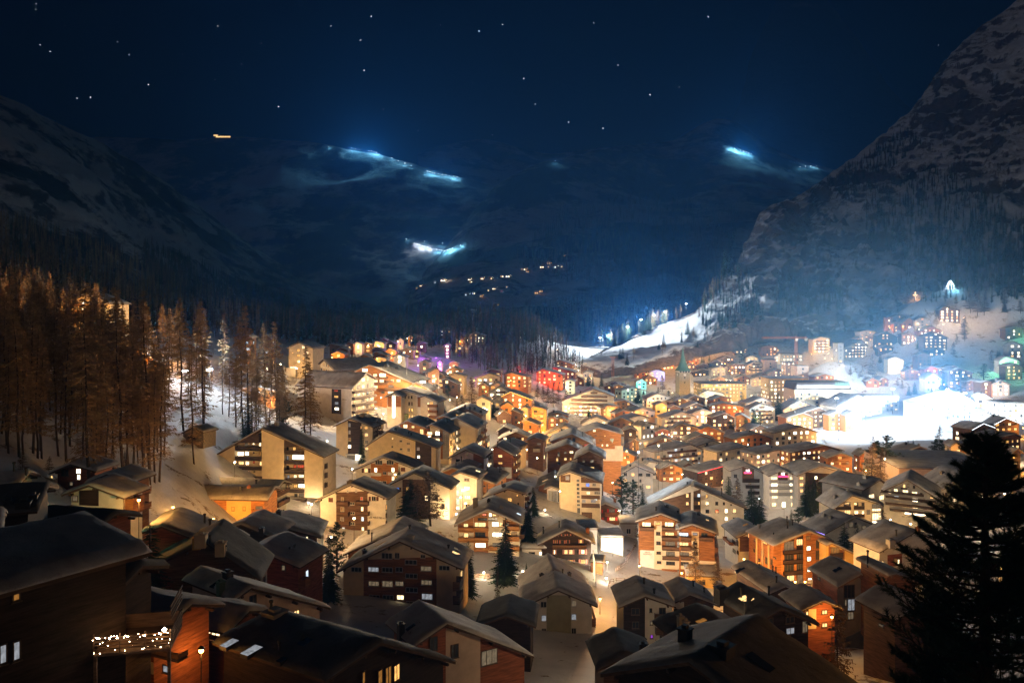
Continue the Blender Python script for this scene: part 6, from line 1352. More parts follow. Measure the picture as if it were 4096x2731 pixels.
# ================================================================== trees
def near_house(u, v):
    c = [h for h in HOUSES if h.label]
    return min(c, key=lambda h: (h.uv[0] - u) ** 2 + (h.uv[1] - v) ** 2)
TL = {}
def town_tree(text):
    for line in text.strip().split('\n'):
        q = line.split(); crop, x, y0, y1, kind = q[0], float(q[1]), float(q[2]), float(q[3]), q[4]
        u, vt = px(crop, x, y0); _, vb = px(crop, x, y1)
        d = conv(crop, float(q[5])) if len(q) > 5 and float(q[5]) > 0 else ground_hit(u, vb)
        p = at(u, vb, d); z = zg(p.x, p.y); h = min(26, max(3, CZ + (HY - vt) / F4 * d - z))
        o = tree(kind, (p.x, p.y, z), h, wide=1.35 * (float(q[6]) if len(q) > 6 else 1.0))
        TL[o.name] = (o, kind.rstrip('0123456789'), u, vt, h)
town_tree('''
A 750 160 430 spruce 0 1.2
A 1010 480 900 spruce 88
B 760 30 420 spruce 222 1.25
B 1130 -40 255 pine 250
E 1610 -40 380 pine 143 .8
E 1530 80 680 spruce 128 .9
D 890 290 850 spruce 192 1.5
D 1105 215 870 bare 190 1.7
D 960 330 880 bare 188 1.5
D 1885 690 1500 spruce 148 1.25
D 1500 940 1440 spruce 140 .9
D 775 165 320 spruce 222
D 905 190 330 spruce 226
D 2120 560 800 spruce 175 1.2
G 345 115 640 spruce 182 1.2
G 1270 0 400 pine 216 1.2
G 1390 50 410 pine 212 1.1
G 1490 80 410 spruce 210 .8
G 590 820 1000 spruce 146 .8
G 275 920 1090 spruce 140 .9
G 2040 640 1150 bare 143 .9
G 1430 430 600 bare 185 .6
H 560 0 240 spruce 232 1.2
H 650 20 300 bare 228
H 800 100 430 spruce 214 1.2
H 885 200 460 spruce 206 1.2
H 1290 330 490 pine 222 1.1
H 1215 350 490 spruce 214 .8
H 1380 0 340 spruce 242 1.1
H 1455 0 300 spruce 246 1.1
H 1560 20 330 pine 250 1.2
H 1770 480 740 spruce 166
H 1905 510 830 spruce 162 1.1
H 2050 680 900 spruce 156
H 440 840 970 bare 148
P 610 680 1000 spruce 168 1.1
P 500 900 1150 spruce 158 .9
P 45 250 450 spruce 0 1.2
L 1210 710 930 spruce 0 1.2
L 1760 790 965 spruce 0 1.2
L 545 915 1400 bare 262 1.2
L 385 1050 1380 spruce 252 .6
L 1690 1170 1300 spruce 0 1.1
L 1540 540 880 bare 0 1.3
L 1430 700 850 bare 0 1.4
L 1380 760 880 bare 0 1.2
L 1700 660 780 bare 0
L 280 270 350 bare 0
L 310 280 350 bare 0
L 480 330 400 spruce 0
L 1290 620 760 pine 0
M 1440 650 820 spruce 0 1.1
M 1500 670 820 spruce 0 1.1
M 930 870 965 spruce 0 1.3
M 1130 1300 1600 spruce 275 1.2
M 1220 1375 1600 spruce 272 1.2
M 870 1430 1560 spruce 276 1.2
M 1330 1165 1310 spruce 0 1.3
M 1440 1370 1475 pine 0 1.2
M 920 500 650 spruce 0
M 970 540 650 spruce 0
M 1060 500 640 spruce 0
M 700 680 790 pine 0 1.3
M 800 840 970 bare 0
M 1050 630 850 bare 0 1.3
M 560 590 860 bare 0
M 500 600 850 bare 0
M 610 610 830 bare 0
M 450 620 800 bare 0
M 390 600 780 bare 0
M 105 740 825 spruce 0
M 1655 650 730 pine 0
M 1760 680 760 pine 0
M 1700 520 700 bare 0 1.3
M 80 1040 1090 spruce 0
M 1550 280 400 bare 0
M 1790 290 370 pine 0
M 2110 320 400 spruce 0
M 2130 325 400 spruce 0
N 960 690 900 spruce 0 1.4
N 1340 700 1010 spruce 0 1.2
N 1090 860 1050 spruce 0 1.2
N 1150 900 1055 pine 0 1.2
N 1000 955 1125 spruce 0 1.2
N 845 1000 1160 pine 0 1.4
N 740 1010 1110 bare 0
N 370 1110 1190 spruce 0
N 620 290 400 spruce 0
N 215 240 370 pine 0
N 960 290 380 pine 0 1.6
N 1450 740 860 spruce 0
N 1480 1060 1260 bare 0 .8
O 548 1085 1500 bare 258 .8
O 700 1140 1490 pine 262 .9
O 595 1200 1420 pine 268
O 640 1270 1480 bare 250
O 1262 1030 1340 bare 290
O 1225 1185 1340 pine 282
O 1290 1200 1340 pine 280
O 1420 1030 1240 pine 330 1.1
O 1560 1090 1220 pine 318 1.3
O 930 1200 1290 spruce 292
O 985 1195 1290 spruce 292
O 1885 260 370 spruce 0 1.4
O 1300 480 710 spruce 0
O 560 300 560 bare 0 1.2
O 1480 470 710 pine 0 1.4
O 1000 590 730 spruce 0 1.4
O 940 620 740 spruce 0 1.3
O 1180 645 715 spruce 0
O 640 290 400 spruce 0 1.3
O 450 420 560 bare 0 1.2
O 330 430 540 bare 0 1.2
O 1970 910 990 pine 0
O 1050 90 250 spruce 0 1.3
O 1400 170 340 bare 0 1.3
O 1520 30 170 bare 0 1.3
O 1440 90 200 bare 0 1.2
O 1720 400 570 pine 0 1.5
O 820 540 640 bare 0 1.3
O 870 560 680 bare 0 1.3
S 1320 720 920 bare 0
S 1650 770 1050 bare 0 1.2
S 1420 480 600 bare 0
S 1550 510 660 bare 0
S 1630 500 600 spruce 0
S 1720 330 760 bare 0 1.2
S 1800 340 800 bare 0 1.3
S 1880 380 790 bare 0 1.2
S 2120 430 680 bare 0
S 2120 560 750 spruce 0
S 2310 580 760 bare 0 1.3
S 2040 1180 1330 spruce 0 1.2
S 1960 1190 1330 bare 0
I 2210 430 1040 bare 66 .8
A 330 40 160 bare 0 1.6
A 150 0 180 bare 0 1.3
A 840 20 100 bare 0 1.4
D 1800 1180 1500 bare 133 .4
''')
grp = {}
for o, k, u, v, hh in TL.values():
    h = near_house(u, v); la = (h.ref or (', '.join(h.label.split(', ')[:1]).split(' with ')[0]))
    la = la if la.startswith(('the ', 'a ')) else 'the ' + la
    side = ('right of' if u > h.uv[0] else 'left of') if abs(u - h.uv[0]) > 25 else ('before' if v > h.uv[1] - 30 else 'rising behind')
    size = 'tall' if hh > 17 else 'young' if hh < 8 else 'mid-height'
    grp.setdefault((size, {'spruce': 'dark spruce', 'pine': 'bushy dark pine', 'bare': 'leafless larch'}[k], side, la), []).append((u, o))
for (size, k, side, la), L in grp.items():
    L.sort(key=lambda t: t[0])
    for i, (_, o) in enumerate(L):
        s = '%s %s %s %s' % (size, k, side, la) if len(L) == 1 else '%s from the left of the %s %ss %s %s' % (['first', 'second', 'third', 'fourth', 'fifth', 'sixth'][min(i, 5)], size, k.replace('spruce', 'spruce tree').replace('larch', 'larch tree'), side, la)
        o['label'] = ' '.join(s.split()[:16]); o['group'] = 'trees among the village houses'
# left forest of leafless larches
r = random.Random(11)
n = 0
while n < 250:
    x = r.uniform(-70, 660); d = r.uniform(122, 235) if r.random() < .8 else r.uniform(235, 330)
    if d < 150 and x > 150 or d < 175 and x > 260 or d < 215 and x > 380: continue
    if 385 < x < 520 and d > 235 and r.random() < .45: continue
    if x > 520 and (d < 262 and r.random() < .8): continue
    p = at(x / .57422, HY, d); z = zg(p.x, p.y)
    if x > 468 and d < 252: continue
    if any(abs(h.P.x - p.x) < 10 and abs(h.P.y - p.y) < 12 for h in HOUSES): continue
    tree('larch', (p.x, p.y, z), r.uniform(22, 31), 'tall leafless larch in the dense dark stand on the left slope', 'larches of the left slope'); n += 1
for (x, y0, y1, d) in ((200, 645, 1030, 150), (285, 655, 1025, 175), (345, 665, 1010, 190), (575, 700, 1000, 264), (560, 725, 990, 268), (640, 735, 960, 290), (612, 740, 955, 300), (470, 690, 980, 250), (422, 680, 960, 240), (700, 790, 1000, 262), (715, 830, 1010, 270)):
    p = at(x / .57422, HY, d); z = zg(p.x, p.y); tree('larch', (p.x, p.y, z), max(14, CZ + (700 - y0) / 1846 * d - z), 'tall leafless larch standing clear at the right edge of the dark stand', 'larches at the edge of the left slope')
# ski-run larches lit from the lamps, on the skyline and below it
r = random.Random(21)
for i in range(46):
    t = r.random(); x = 1395 + (1640 - 1395) * t; y = 790 + (668 - 790) * t ** 1.15 + r.uniform(-2, 16 - 8 * t)
    p = cast(x / .57422, y / .57422)
    if p is None or p.y > 1500: 
        p = cast(x / .57422, (y + 10) / .57422)
    if p is None or p.y > 1500: continue
    tree(r.choice(('larch1', 'larch3', 'spruce2')), (p.x, p.y, p.z - 1), r.uniform(17, 25), 'golden lamplit conifer in the row above the floodlit ski run', 'lit conifers along the ski run', 1.35)
for i in range(26):
    x, y = r.uniform(1400, 1720), 0; y = 812 - (x - 1400) * .36 + r.uniform(18, 60)
    p = cast(x / .57422, y / .57422)
    if p is None or p.y > 1500: continue
    tree(r.choice(('spruce0', 'spruce1', 'larch0')), (p.x, p.y, p.z - .5), r.uniform(9, 17), 'dark conifer scattered on the rocky slope under the ski run', 'conifers under the ski run', 1.2)
# far-off woods
forest('upper_left_forest', 'far-off brown larch wood climbing the left mountainside', scatter([(-60, 480), (110, 530), (330, 610), (560, 690), (700, 745), (700, 790), (420, 772), (200, 762), (-60, 750)], 2300, 1, 15, 26, 1500), ['twig', 'spr', 'twigd', 'twig'], 'larch', 1)
forest('dark_mountain_forest', 'far-off dark conifer wood on the lower left mountain', scatter([(330, 560), (620, 680), (1000, 740), (1000, 800), (740, 800), (560, 760), (330, 640)], 1500, 2, 16, 26, 2600), ['spr', 'twigd', 'spr'], 'spruce', 2)
forest('mound_forest', 'wooded mound of bare larches behind the village centre', scatter([(960, 790), (1010, 755), (1100, 738), (1200, 745), (1290, 790), (1345, 835), (1330, 862), (1240, 866), (1120, 862), (1080, 835), (1010, 800)], 620, 3, 14, 23, 1300), ['twigd', 'twigd', 'spr', 'bark'], 'larch', 3)
forest('valley_forest', 'far-off dark wood filling the valley beyond the village', scatter([(700, 760), (980, 700), (1150, 715), (1340, 690), (1560, 650), (1640, 690), (1400, 790), (1300, 790), (1000, 800)], 1800, 4, 16, 26, 4500), ['spr', 'twigd'], 'spruce', 4)
forest('cliff_forest', 'far-off dark conifer patches on the rocky right mountainside', scatter([(1990, 440), (2110, 390), (2200, 400), (2260, 450), (2352, 520), (2380, 690), (2290, 690), (2200, 640), (2080, 600), (1990, 560)], 620, 5, 15, 25, 3500) + scatter([(1600, 720), (1690, 600), (1720, 640), (1760, 740), (1620, 770)], 130, 6, 12, 20, 1500) + scatter([(1780, 650), (1900, 640), (1960, 700), (1860, 735), (1780, 720)], 150, 7, 10, 18, 1400) + scatter([(1900, 420), (2080, 300), (2120, 330), (1950, 470)], 260, 8, 14, 22, 3500) + scatter([(2100, 560), (2352, 560), (2352, 700), (2050, 700)], 200, 14, 10, 18, 1600), ['spr', 'twigd', 'spr'], 'spruce', 5)
forest('central_forest', 'far-off dark forest on the central mountain flank', scatter([(1300, 470), (1500, 450), (1700, 480), (1680, 640), (1500, 690), (1250, 640), (1180, 600)], 1500, 9, 22, 40, 5000), ['spr', 'twigd'], 'spruce', 9)
forest('skyline_forest', 'far-off dark conifers below the golden row on the ski-run skyline', scatter([(1380, 800), (1620, 670), (1660, 640), (1690, 600), (1640, 690), (1400, 800)], 160, 10, 14, 22, 1600), ['twig', 'spr'], 'larch', 10)

# big stone pine at the right edge of the picture
def big_pine():
    d = 31; u, v = px('d', 2262, 995); p = at(u, v, d); z = H(p.x, p.y); h = p.z - z
    r = random.Random(5); t = MB(); c = MB()
    t.tube((0, 0, -1), (0, 0, h * .6), .30, .17, 9, False); t.tube((0, 0, h * .6), (.05, 0, h * .985), .17, .03, 8, False)
    def tuft(b, dr, n, L):
        for _ in range(n):
            dd = (dr * .9 + Vector((r.gauss(0, .55), r.gauss(0, .55), r.gauss(0, .5)))).normalized() * L * r.uniform(.75, 1.15); s2 = dd.orthogonal().normalized() * .011
            b2 = b + dr * r.uniform(-.12, .05); c.poly([b2 - s2, b2 + s2, b2 + dd], [(0, 1, 2)])
    nb = 210
    for i in range(nb):
        k = .06 + .92 * (i / nb) ** .85; tp = 1 - k
        R = (.45 + min(3.4, tp * h * .43)) * r.uniform(.55, 1.08); az = r.uniform(0, 6.283) + i * 2.4; dv = Vector((math.cos(az), math.sin(az), 0)); sv = Vector((-dv.y, dv.x, 0))
        q = Vector((0, 0, h * k)); m = q + dv * R * .6 + Vector((0, 0, -.06 * R)); e = q + dv * R + Vector((0, 0, .22 * R))
        t.tube(q, m, .05 + .02 * tp, .035, 5, False); t.tube(m, e, .035, .012, 4, False)
        ns = int(6 + R * 4.2)
        for j in range(ns):
            s_ = .28 + .72 * j / max(1, ns - 1); b = q + (m - q) * (s_ / .6) if s_ < .6 else m + (e - m) * ((s_ - .6) / .4)
            sg = 1 if j % 2 else -1; L2 = R * .30 * (1.15 - s_) + .18; tip = b + sv * sg * L2 * r.uniform(.5, 1.1) + dv * L2 * .6 + Vector((0, 0, L2 * r.uniform(.15, .75)))
            t.tube(b, tip, .014, .006, 3, False); dr = (tip - b).normalized()
            for f in (.35, .6, .8, 1.0): tuft(b + (tip - b) * f, (dr + Vector((0, 0, .5))).normalized(), 17, .25)
        for f in (.7, .85, 1.0): tuft(m + (e - m) * f, ((e - m).normalized() + Vector((0, 0, .4))).normalized(), 26, .27)
    tuft(Vector((.05, 0, h * .98)), Vector((0, 0, 1)), 40, .25)
    o = empty('stone_pine', (p.x, p.y, z)); link('trunk', t.mesh('trunk', M['bark']), o); link('crown', c.mesh('crown', M['pine']), o)
    tag(o, 'big black-silhouetted stone pine filling the right foreground', 'tree')
big_pine()

# ================================================================== field, lane, cross, cable mast, crane
def sheet(name, uvs, mat, up, n=24):
    """a strip lying on the ground between two photo polylines (left and right edges)"""
    P = []
    for a, b in uvs:
        pa, pb = [at(*px('d', *q), ground_hit(*px('d', *q))) for q in (a, b)]
        P.append((pa, pb))
    rows = []
    for (a0, b0), (a1, b1) in zip(P, P[1:]):
        for i in range(10):
            t = i / 10; a = a0.lerp(a1, t); b = b0.lerp(b1, t)
            rows.append([a.lerp(b, j / 6) for j in range(7)])
    rows.append([P[-1][0].lerp(P[-1][1], j / 6) for j in range(7)])
    g = np.array([[(q.x, q.y, zg(q.x, q.y) + up) for q in r_] for r_ in rows])
    return tag(link(name, grid_mesh(name, g, M[mat])), kind='structure')
sheet('lane', [((1300, 1600), (1385, 1600)), ((1330, 1500), (1395, 1490)), ((1365, 1400), (1412, 1390)), ((1370, 1350), (1420, 1345)), ((1372, 1310), (1425, 1300)), ((1390, 1270), (1440, 1262)), ((1420, 1225), (1465, 1215)), ((1440, 1195), (1480, 1190))], 'road', .12)
sheet('snow_field', [((1990, 1050), (2155, 1042)), ((1905, 1028), (2215, 1008)), ((1880, 985), (2240, 975)), ((1975, 938), (2238, 942)), ((2060, 916), (2160, 916))], 'ice', .2)
fq = px('d', 2070, 985); FC = at(*fq, ground_hit(*fq)); FZ = zg(FC.x, FC.y) + .2; FC = Vector((FC.x, FC.y, 0))
def mist():
    """low floodlit ice mist hanging over the field and the slope behind it"""
    b = bmesh.new(); bmesh.ops.create_icosphere(b, subdivisions=4, radius=1.0)
    for v in b.verts:
        k = 1 + .18 * noise.noise(v.co * 1.7) + .08 * noise.noise(v.co * 4); v.co = Vector((v.co.x * 210 * k, v.co.y * 250 * k, v.co.z * 150 * k))
    me = bpy.data.meshes.new('mist'); b.to_mesh(me); b.free(); m = bpy.data.materials.new('ice_mist'); m.use_nodes = True; n = m.node_tree; n.nodes.remove(n.nodes['Principled BSDF'])
    pv = n.nodes.new('ShaderNodeVolumePrincipled'); pv.inputs['Color'].default_value = (.20, .54, 1.0, 1); pv.inputs['Density'].default_value = MIST; pv.inputs['Anisotropy'].default_value = .2
    tc = n.nodes.new('ShaderNodeTexCoord'); mp = n.nodes.new('ShaderNodeMapping'); mp.inputs['Scale'].default_value = (1 / 190, 1 / 230, 1 / 135); gr = n.nodes.new('ShaderNodeTexGradient'); gr.gradient_type = 'SPHERICAL'
    mu = n.nodes.new('ShaderNodeMath'); mu.operation = 'MULTIPLY'; mu.inputs[1].default_value = MIST; n.links.new(tc.outputs['Object'], mp.inputs['Vector']); n.links.new(mp.outputs[0], gr.inputs['Vector']); n.links.new(gr.outputs['Fac'], mu.inputs[0]); n.links.new(mu.outputs[0], pv.inputs['Density'])
    n.links.new(pv.outputs[0], n.nodes['Material Output'].inputs['Volume']); me.materials.append(m); o = link('mist', me, None, (FC.x + 55, FC.y + 105, FZ + 45)); tag(o, 'bluish floodlit mist over the dazzling snow field and the slope behind it', 'mist', None, 'stuff')
mist()
# glowing cross on the knoll
def on_slope(c, x, y):
    return cast(*px(c, x, y))
def glow_cross():
    p = on_slope('S', 1065, 606); 
    o = empty('summit_cross', p); b = MB(); k = p.y / F4 / 2.955; hh = 112 * k; w = 25 * k
    b.box(-.35, .35, -.3, .3, -1, hh); b.box(-w, w, -.32, .32, hh * .62, hh * .62 + .7); link('cross_beam', b.mesh('cross_beam', glow('cross_light', (1, .62, .3), 6, 1)), o); tag(o, 'glowing orange cross standing on the snowy knoll', 'cross')
    return p, hh
CP, CH = glow_cross()
def star_tree():
    p = on_slope('S', 1482, 470); o = empty('star_light_tree', p); k = p.y / F4 / 2.955; hh = 105 * k; m = glow('white_fairy_lights', (.75, .9, 1), 9, 1)
    b = MB(); b.tube((0, 0, -1), (0, 0, hh), .12, .1, 6); link('pole', b.mesh('pole', M['metal']), o)
    b = MB(); r = random.Random(2); R = 48 * k
    for i in range(9):
        a = i * 2 * math.pi / 9 + .3
        for j in range(15):
            t = (j + .5) / 15; rr = R * (1 - (1 - t) ** 1.7); z = hh * (1 - t ** 1.25 * .95); b.lathe([(0, -.28), (.3, 0), (0, .28)], 5, (math.cos(a) * rr, math.sin(a) * rr, z + r.uniform(-.2, .2)))
    link('light_chain', b.mesh('light_chain', m), o); b = MB(); b.lathe([(0, -.9), (.8, 0), (0, .9)], 6, (0, 0, hh)); link('star', b.mesh('star', m), o)
    tag(o, 'tent of white fairy light chains below a star on the right-hand knoll', 'light tree'); return p, hh
SP, SH = star_tree()
def lattice(name, label, cat, p, hh, w, mat, extra=None, rz=0.0, taper=.5):
    o = empty(name, p, rz); b = MB(); n = max(5, int(hh / (w * 1.2)))
    cor = lambda k: [Vector((sx * w / 2 * (1 - (1 - taper) * k), sy * w / 2 * (1 - (1 - taper) * k), hh * k)) for sx, sy in ((-1, -1), (1, -1), (1, 1), (-1, 1))]
    th = max(.09, w * .05)
    for i in range(n):
        A, B = cor(i / n), cor((i + 1) / n)
        for j in range(4):
            b.tube(A[j], B[j], th, th, 4, False); b.tube(A[j], B[(j + 1) % 4], th * .6, th * .6, 4, False); b.tube(B[j], B[(j + 1) % 4], th * .6, th * .6, 4, False)
    link('mast', b.mesh('mast', M[mat]), o)
    if extra: extra(o, hh)
    tag(o, label, cat); return o
def top_bar(o, hh):
    b = MB(); w = hh * .28; b.box(-w, w, -.8, .8, hh, hh + 1.2); b.box(-w * .7, w * .7, -.5, .5, hh * .86, hh * .86 + .8)
    for x in (-w * .85, -w * .5, w * .5, w * .85): b.box(x - .3, x + .3, -1.4, 1.4, hh + 1.203, hh + 2.2)
    link('cross_arm', b.mesh('cross_arm', M['white']), o)
p = on_slope('T', 938, 1402); lattice('cable_mast', 'pale lattice cable car mast standing on the wooded mound', 'mast', p, 84 / 1.568 / F4 * p.y, 30 / 1.568 / F4 * p.y, 'white', top_bar, taper=.35)
def crane_arm(o, hh):
    b = MB()
    for (x0, x1) in ((-32, 10),):
        for i in range(28):
            a = x0 + (x1 - x0) * i / 28; c = x0 + (x1 - x0) * (i + 1) / 28
            for y in (-.5, .5): b.tube((a, y, hh + 1), (c, y, hh + 1), .12, .12, 4, False); b.tube((a, y, hh + 1), (c, 0, hh + 2.4), .08, .08, 4, False); b.tube((c, 0, hh + 2.4), (c, y, hh + 1), .08, .08, 4, False)
            b.tube((a, 0, hh + 2.4), (c, 0, hh + 2.4), .1, .1, 4, False)
    link('jib', b.mesh('jib', M['rustcrane']), o); b = MB(); b.box(8, 10.5, -.7, .7, hh - 1.2, hh + .9); link('counterweight', b.mesh('counterweight', M['cn']), o)
    b = MB(); b.box(-.9, .9, -1.9, -.62, hh - 1.2, hh + .8); link('cab', b.mesh('cab', M['white']), o); b = MB(); b.tube((0, 0, hh), (0, 0, hh + 4.2), .3, .1, 5); link('tower_head', b.mesh('tower_head', M['rustcrane']), o)
def crane(c, x, yt, yb, d, label, arm):
    u, v = px(c, x, yt); p = at(u, v, d); z = zg(p.x, p.y); lattice('tower_crane', label, 'crane', (p.x, p.y, z), p.z - z, 1.9, 'rustcrane', arm, .1, 1.0)
crane('N', 1527, 150, 400, 720, 'orange lattice tower crane with a long horizontal jib above the hillside houses', crane_arm)
def stub(o, hh):
    b = MB(); b.box(-3, 2.4, -.6, .6, hh, hh + .8); link('tower_head', b.mesh('tower_head', M['rustcrane']), o)
crane('M', 1180, 340, 560, 770, 'orange lattice crane tower without a jib, below the floodlit ski run', stub)
for x, y0, y1 in ((1188, 530, 720), (1150, 510, 700), (855, 450, 550)):
    u, v = px('L', x, y1); d = 392; p = at(u, v, d); z = zg(p.x, p.y); b = MB(); b.tube((0, 0, -1), (0, 0, CZ + (HY - px('L', x, y0)[1]) / F4 * d - z), .2, .14, 6)
    o = empty('lamp_pole', (p.x, p.y, z)); link('pole', b.mesh('pole', M['white']), o); tag(o, {1188: 'tall bare white pole right of the terrace floodlight', 1150: 'thin bare white pole nearest the terrace floodlight', 855: 'bare white pole above the big timber hotel roof'}[x], 'pole')
# blue-lit Christmas tree
u, v = px('M', 620, 662); d = ground_hit(u, v); p = at(u, v, d); o = empty('christmas_tree', (p.x, p.y, zg(p.x, p.y)), 0); kk = 70 / 2.613 / F4 * d / 20; o.scale = (kk, kk, kk)
link('trunk', TK['spruce1'][0], o); link('crown', TK['spruce1'][1], o); b = MB(); r = random.Random(9)
for i in range(120): k = r.random() ** 1.4; a = r.uniform(0, 6.28); R = 3.6 * (1 - k); b.lathe([(0, -.3), (.34, 0), (0, .3)], 5, (math.cos(a) * R, math.sin(a) * R, 1 + 18.5 * k))
link('light_chain', b.mesh('light_chain', glow('blue_fairy_lights', (.1, .3, 1), 8, 1)), o); tag(o, 'Christmas tree hung with blue lights before the red-lit hotel', 'tree')
# fairy-lit balcony of the big dark chalet
def fairy():
    h = Hs['bigdark']; u, v = px('A', 940, 1300); d = 55; p = at(u, v, d); o = empty('fairy_lit_balcony', p, rad(12)); b = MB()
    b.box(-2.6, 2.2, -1.2, 3, -.2, 0)
    for y in (-1.2,):
        for z in (.25, .5, .75, 1.0): b.box(-2.6, 2.2, y - .03, y + .03, z, z + .08)
    for x in (-2.6, -1.0, .6, 2.15): b.box(x, x + .08, -1.23, -1.15, .003, 1.3)
    for z in (.25, .5, .75, 1.0, 1.8, 2.1, 2.4, 2.7): b.box(2.15, 2.23, -1.1, 3, z, z + .1)
    b.box(-2.6, 2.2, 2.9, 3.0, .003, 1.0)
    b.box(-2.6, -2.4, -1.1, -.9, -6.5, -.203); b.box(2.0, 2.2, -1.1, -.9, -6.5, -.203)
    link('balcony_frame', b.mesh('balcony_frame', M['br']), o); b = MB(); r = random.Random(4)
    for i in range(55):
        x = r.uniform(-2.6, 2.2); z = r.choice((1.08, 1.08, .15, .6)) + r.uniform(-.12, .1); b.lathe([(0, -.03), (.03, 0), (0, .03)], 5, (x, -1.3 + r.uniform(-.1, .5) * (z < .9), z))
    link('light_chain', b.mesh('light_chain', M['bulbw']), o); b = MB(); b.lathe([(0, -.16), (.16, 0), (0, .16)], 10, (1.85, -1.3, 1.3)); link('lamp_head', b.mesh('lamp_head', M['bulbw']), o)
    li = bpy.data.lights.new('lamp_light', 'POINT'); li.energy = 45; li.color = LC['y']; li.shadow_soft_size = .1; link('lamp_light', li, o, (1.7, -1.6, 1.4))
    li = bpy.data.lights.new('lamp_light', 'POINT'); li.energy = 40; li.color = LC['y']; li.shadow_soft_size = .1; link('lamp_light', li, o, (-1.2, 0, 1.0))
    tag(o, 'wooden balcony hung with white fairy lights at the corner of the big near-black chalet', 'balcony')
fairy()
# tiny far hamlet and mountain stations
HAM = '''T 740 1140 10 WbW w 6000
T 690 1150 8 dbd - 0
T 598 1170 6 mW o 800
T 575 1185 6 m - 0
T 905 1132 6 WW y 800
T 915 1146 6 mW - 0
T 985 1126 7 mWm o 600
T 1035 1126 8 ddw y 500
T 1110 1112 7 mW - 0
T 1145 1113 8 WbW w 600
T 890 1228 8 bd k 300
T 932 1218 6 bW - 0
T 980 1236 6 mo o 500
T 1030 1200 7 wd - 0
T 1060 1190 7 Ww y 500
T 1108 1204 6 r - 0
T 1140 1178 6 m - 0
T 1255 1068 7 Wm o 600
T 1270 1082 7 mo - 0
T 1235 1066 6 m - 0
T 1360 1054 8 WmW o 900
T 1402 1030 8 mm o 900
T 1405 1052 7 md - 0
T 1445 1055 8 bWd w 500
T 1480 1050 7 mbm o 500
T 1500 981 6 o o 900
T 1325 1216 7 mm o 1500
T 1355 1206 7 mo - 0
T 1070 1292 6 d - 0
T 1085 1290 6 o - 0
T 1650 308 22 WmW o 9000'''
for i, line in enumerate(HAM.split('\n')):
    q = line.split(); p = on_slope(q[0], float(q[1]), float(q[2]))
    if p is None: continue
    k = p.y / F4 / 1.568; w = float(q[3]) * 1.35
    o = empty('mountain_hut', p, rad(RND.uniform(-20, 20))); s = w / 2; b = MB(); b.prism_y([(-s, -4), (s, -4), (s, s), (0, s * 1.5), (-s, s)], 0, w); link('wall', b.mesh('wall', M['br']), o)
    b = MB(); b.prism_y([(-s * 1.2, s * .92), (0, s * 1.53), (s * 1.2, s * .92), (s * 1.2, s * 1.1), (0, s * 1.72), (-s * 1.2, s * 1.1)], -1, w + 1); link('roof_snow', b.mesh('roof_snow', M['snow']), o)
    for j, kx in enumerate(q[4]):
        b = MB(); x = -s + w * (j + .5) / len(q[4]); b.box(x - w * .13, x + w * .13, -.25, .1, s * .25, s * .25 + w * .24); link('window', b.mesh('window', M[kx]), o)
    if q[5] != '-':
        li = bpy.data.lights.new('lamp_light', 'POINT'); li.energy = float(q[6]) * 2.0; li.color = LC[q[5]]; li.shadow_soft_size = 1
        lp = empty('street_lamp', p + Vector((w * .8, -w * .9, 0))); m_ = lamp_parts(6, 'post', q[5]); link('pole', m_[0], lp); link('lamp_head', m_[1], lp); link('lamp_light', li, lp, (0, 0, 6.5))
        tag(lp, 'tiny far lamp beside a hut of the dark mountain hamlet', 'street lamp', 'lamps of the mountain hamlet')
    if i == 0: tag(o, 'bright white-lit valley station building among the dark huts on the mountainside', 'station')
    elif i == len(HAM.split('\n')) - 1: tag(o, 'lone orange-lit mountain hut high on the central ridge', 'hut')
    else: tag(o, 'tiny lit hut of the scattered hamlet on the dark mountainside', 'hut', 'huts of the mountain hamlet')
u, v = px('d', 512, 313); d = 4750; p = at(u, v + 4, d); o = empty('ridge_restaurant', p); b = MB(); b.prism_y([(-55, -30), (45, -30), (45, 8), (20, 14), (-55, 20)], 0, 30); link('wall', b.mesh('wall', M['br']), o)
b = MB(); b.box(-42, 44, -1, .5, -2, 6); b.box(-55, -30, -1, .5, 6, 14); link('window', b.mesh('window', M['m']), o); tag(o, 'long orange-lit restaurant on the dark left ridge', 'restaurant')

# ================================================================== light
def mast_label(i): return ['lowest', 'second', 'third', 'fourth', 'fifth', 'sixth', 'topmost'][i]
# ski run floodlights
for i, (x, y) in enumerate(((215, 850), (285, 797), (450, 742), (565, 703), (675, 662), (770, 607), (950, 530))):
    u, v = px('R', x, y + 8); p = cast(u, v)
    if p is None or p.y > 1400: p = cast(u, v + 12)
    u2, v2 = px('R', x + 70, y + 35); q = cast(u2, v2)
    lamp((p.x, p.y, p.z - .5), 16, 'c', (560000, 560000, 560000, 500000, 420000, 420000, 120000)[i], '%s floodlight mast along the white ski run' % mast_label(i), 'mast', .6, None, off=1.5, cat='floodlight', group='floodlights of the ski run')
# field floodlights
dirs = [(-44, -10), (-20, 52), (22, 58), (46, 10), (12, -58)]
for i, (dx, dy) in enumerate(dirs):
    lamp((FC.x + dx, FC.y + dy, zg(FC.x + dx, FC.y + dy)), 18, 'c', (900000, 250000, 250000, 500000, 1300000)[i], '%s floodlight mast around the dazzling snow field' % ['left-hand', 'rear left', 'rear right', 'right-hand', 'front'][i], 'mast', .8, (110, 80, 80, 100, 125)[i], aim=(FC.x + dx * .35, FC.y + (dy * .6 if dy > 20 else dy * .35 + 25), FZ), cat='floodlight', group='floodlights of the snow field', rz=0)
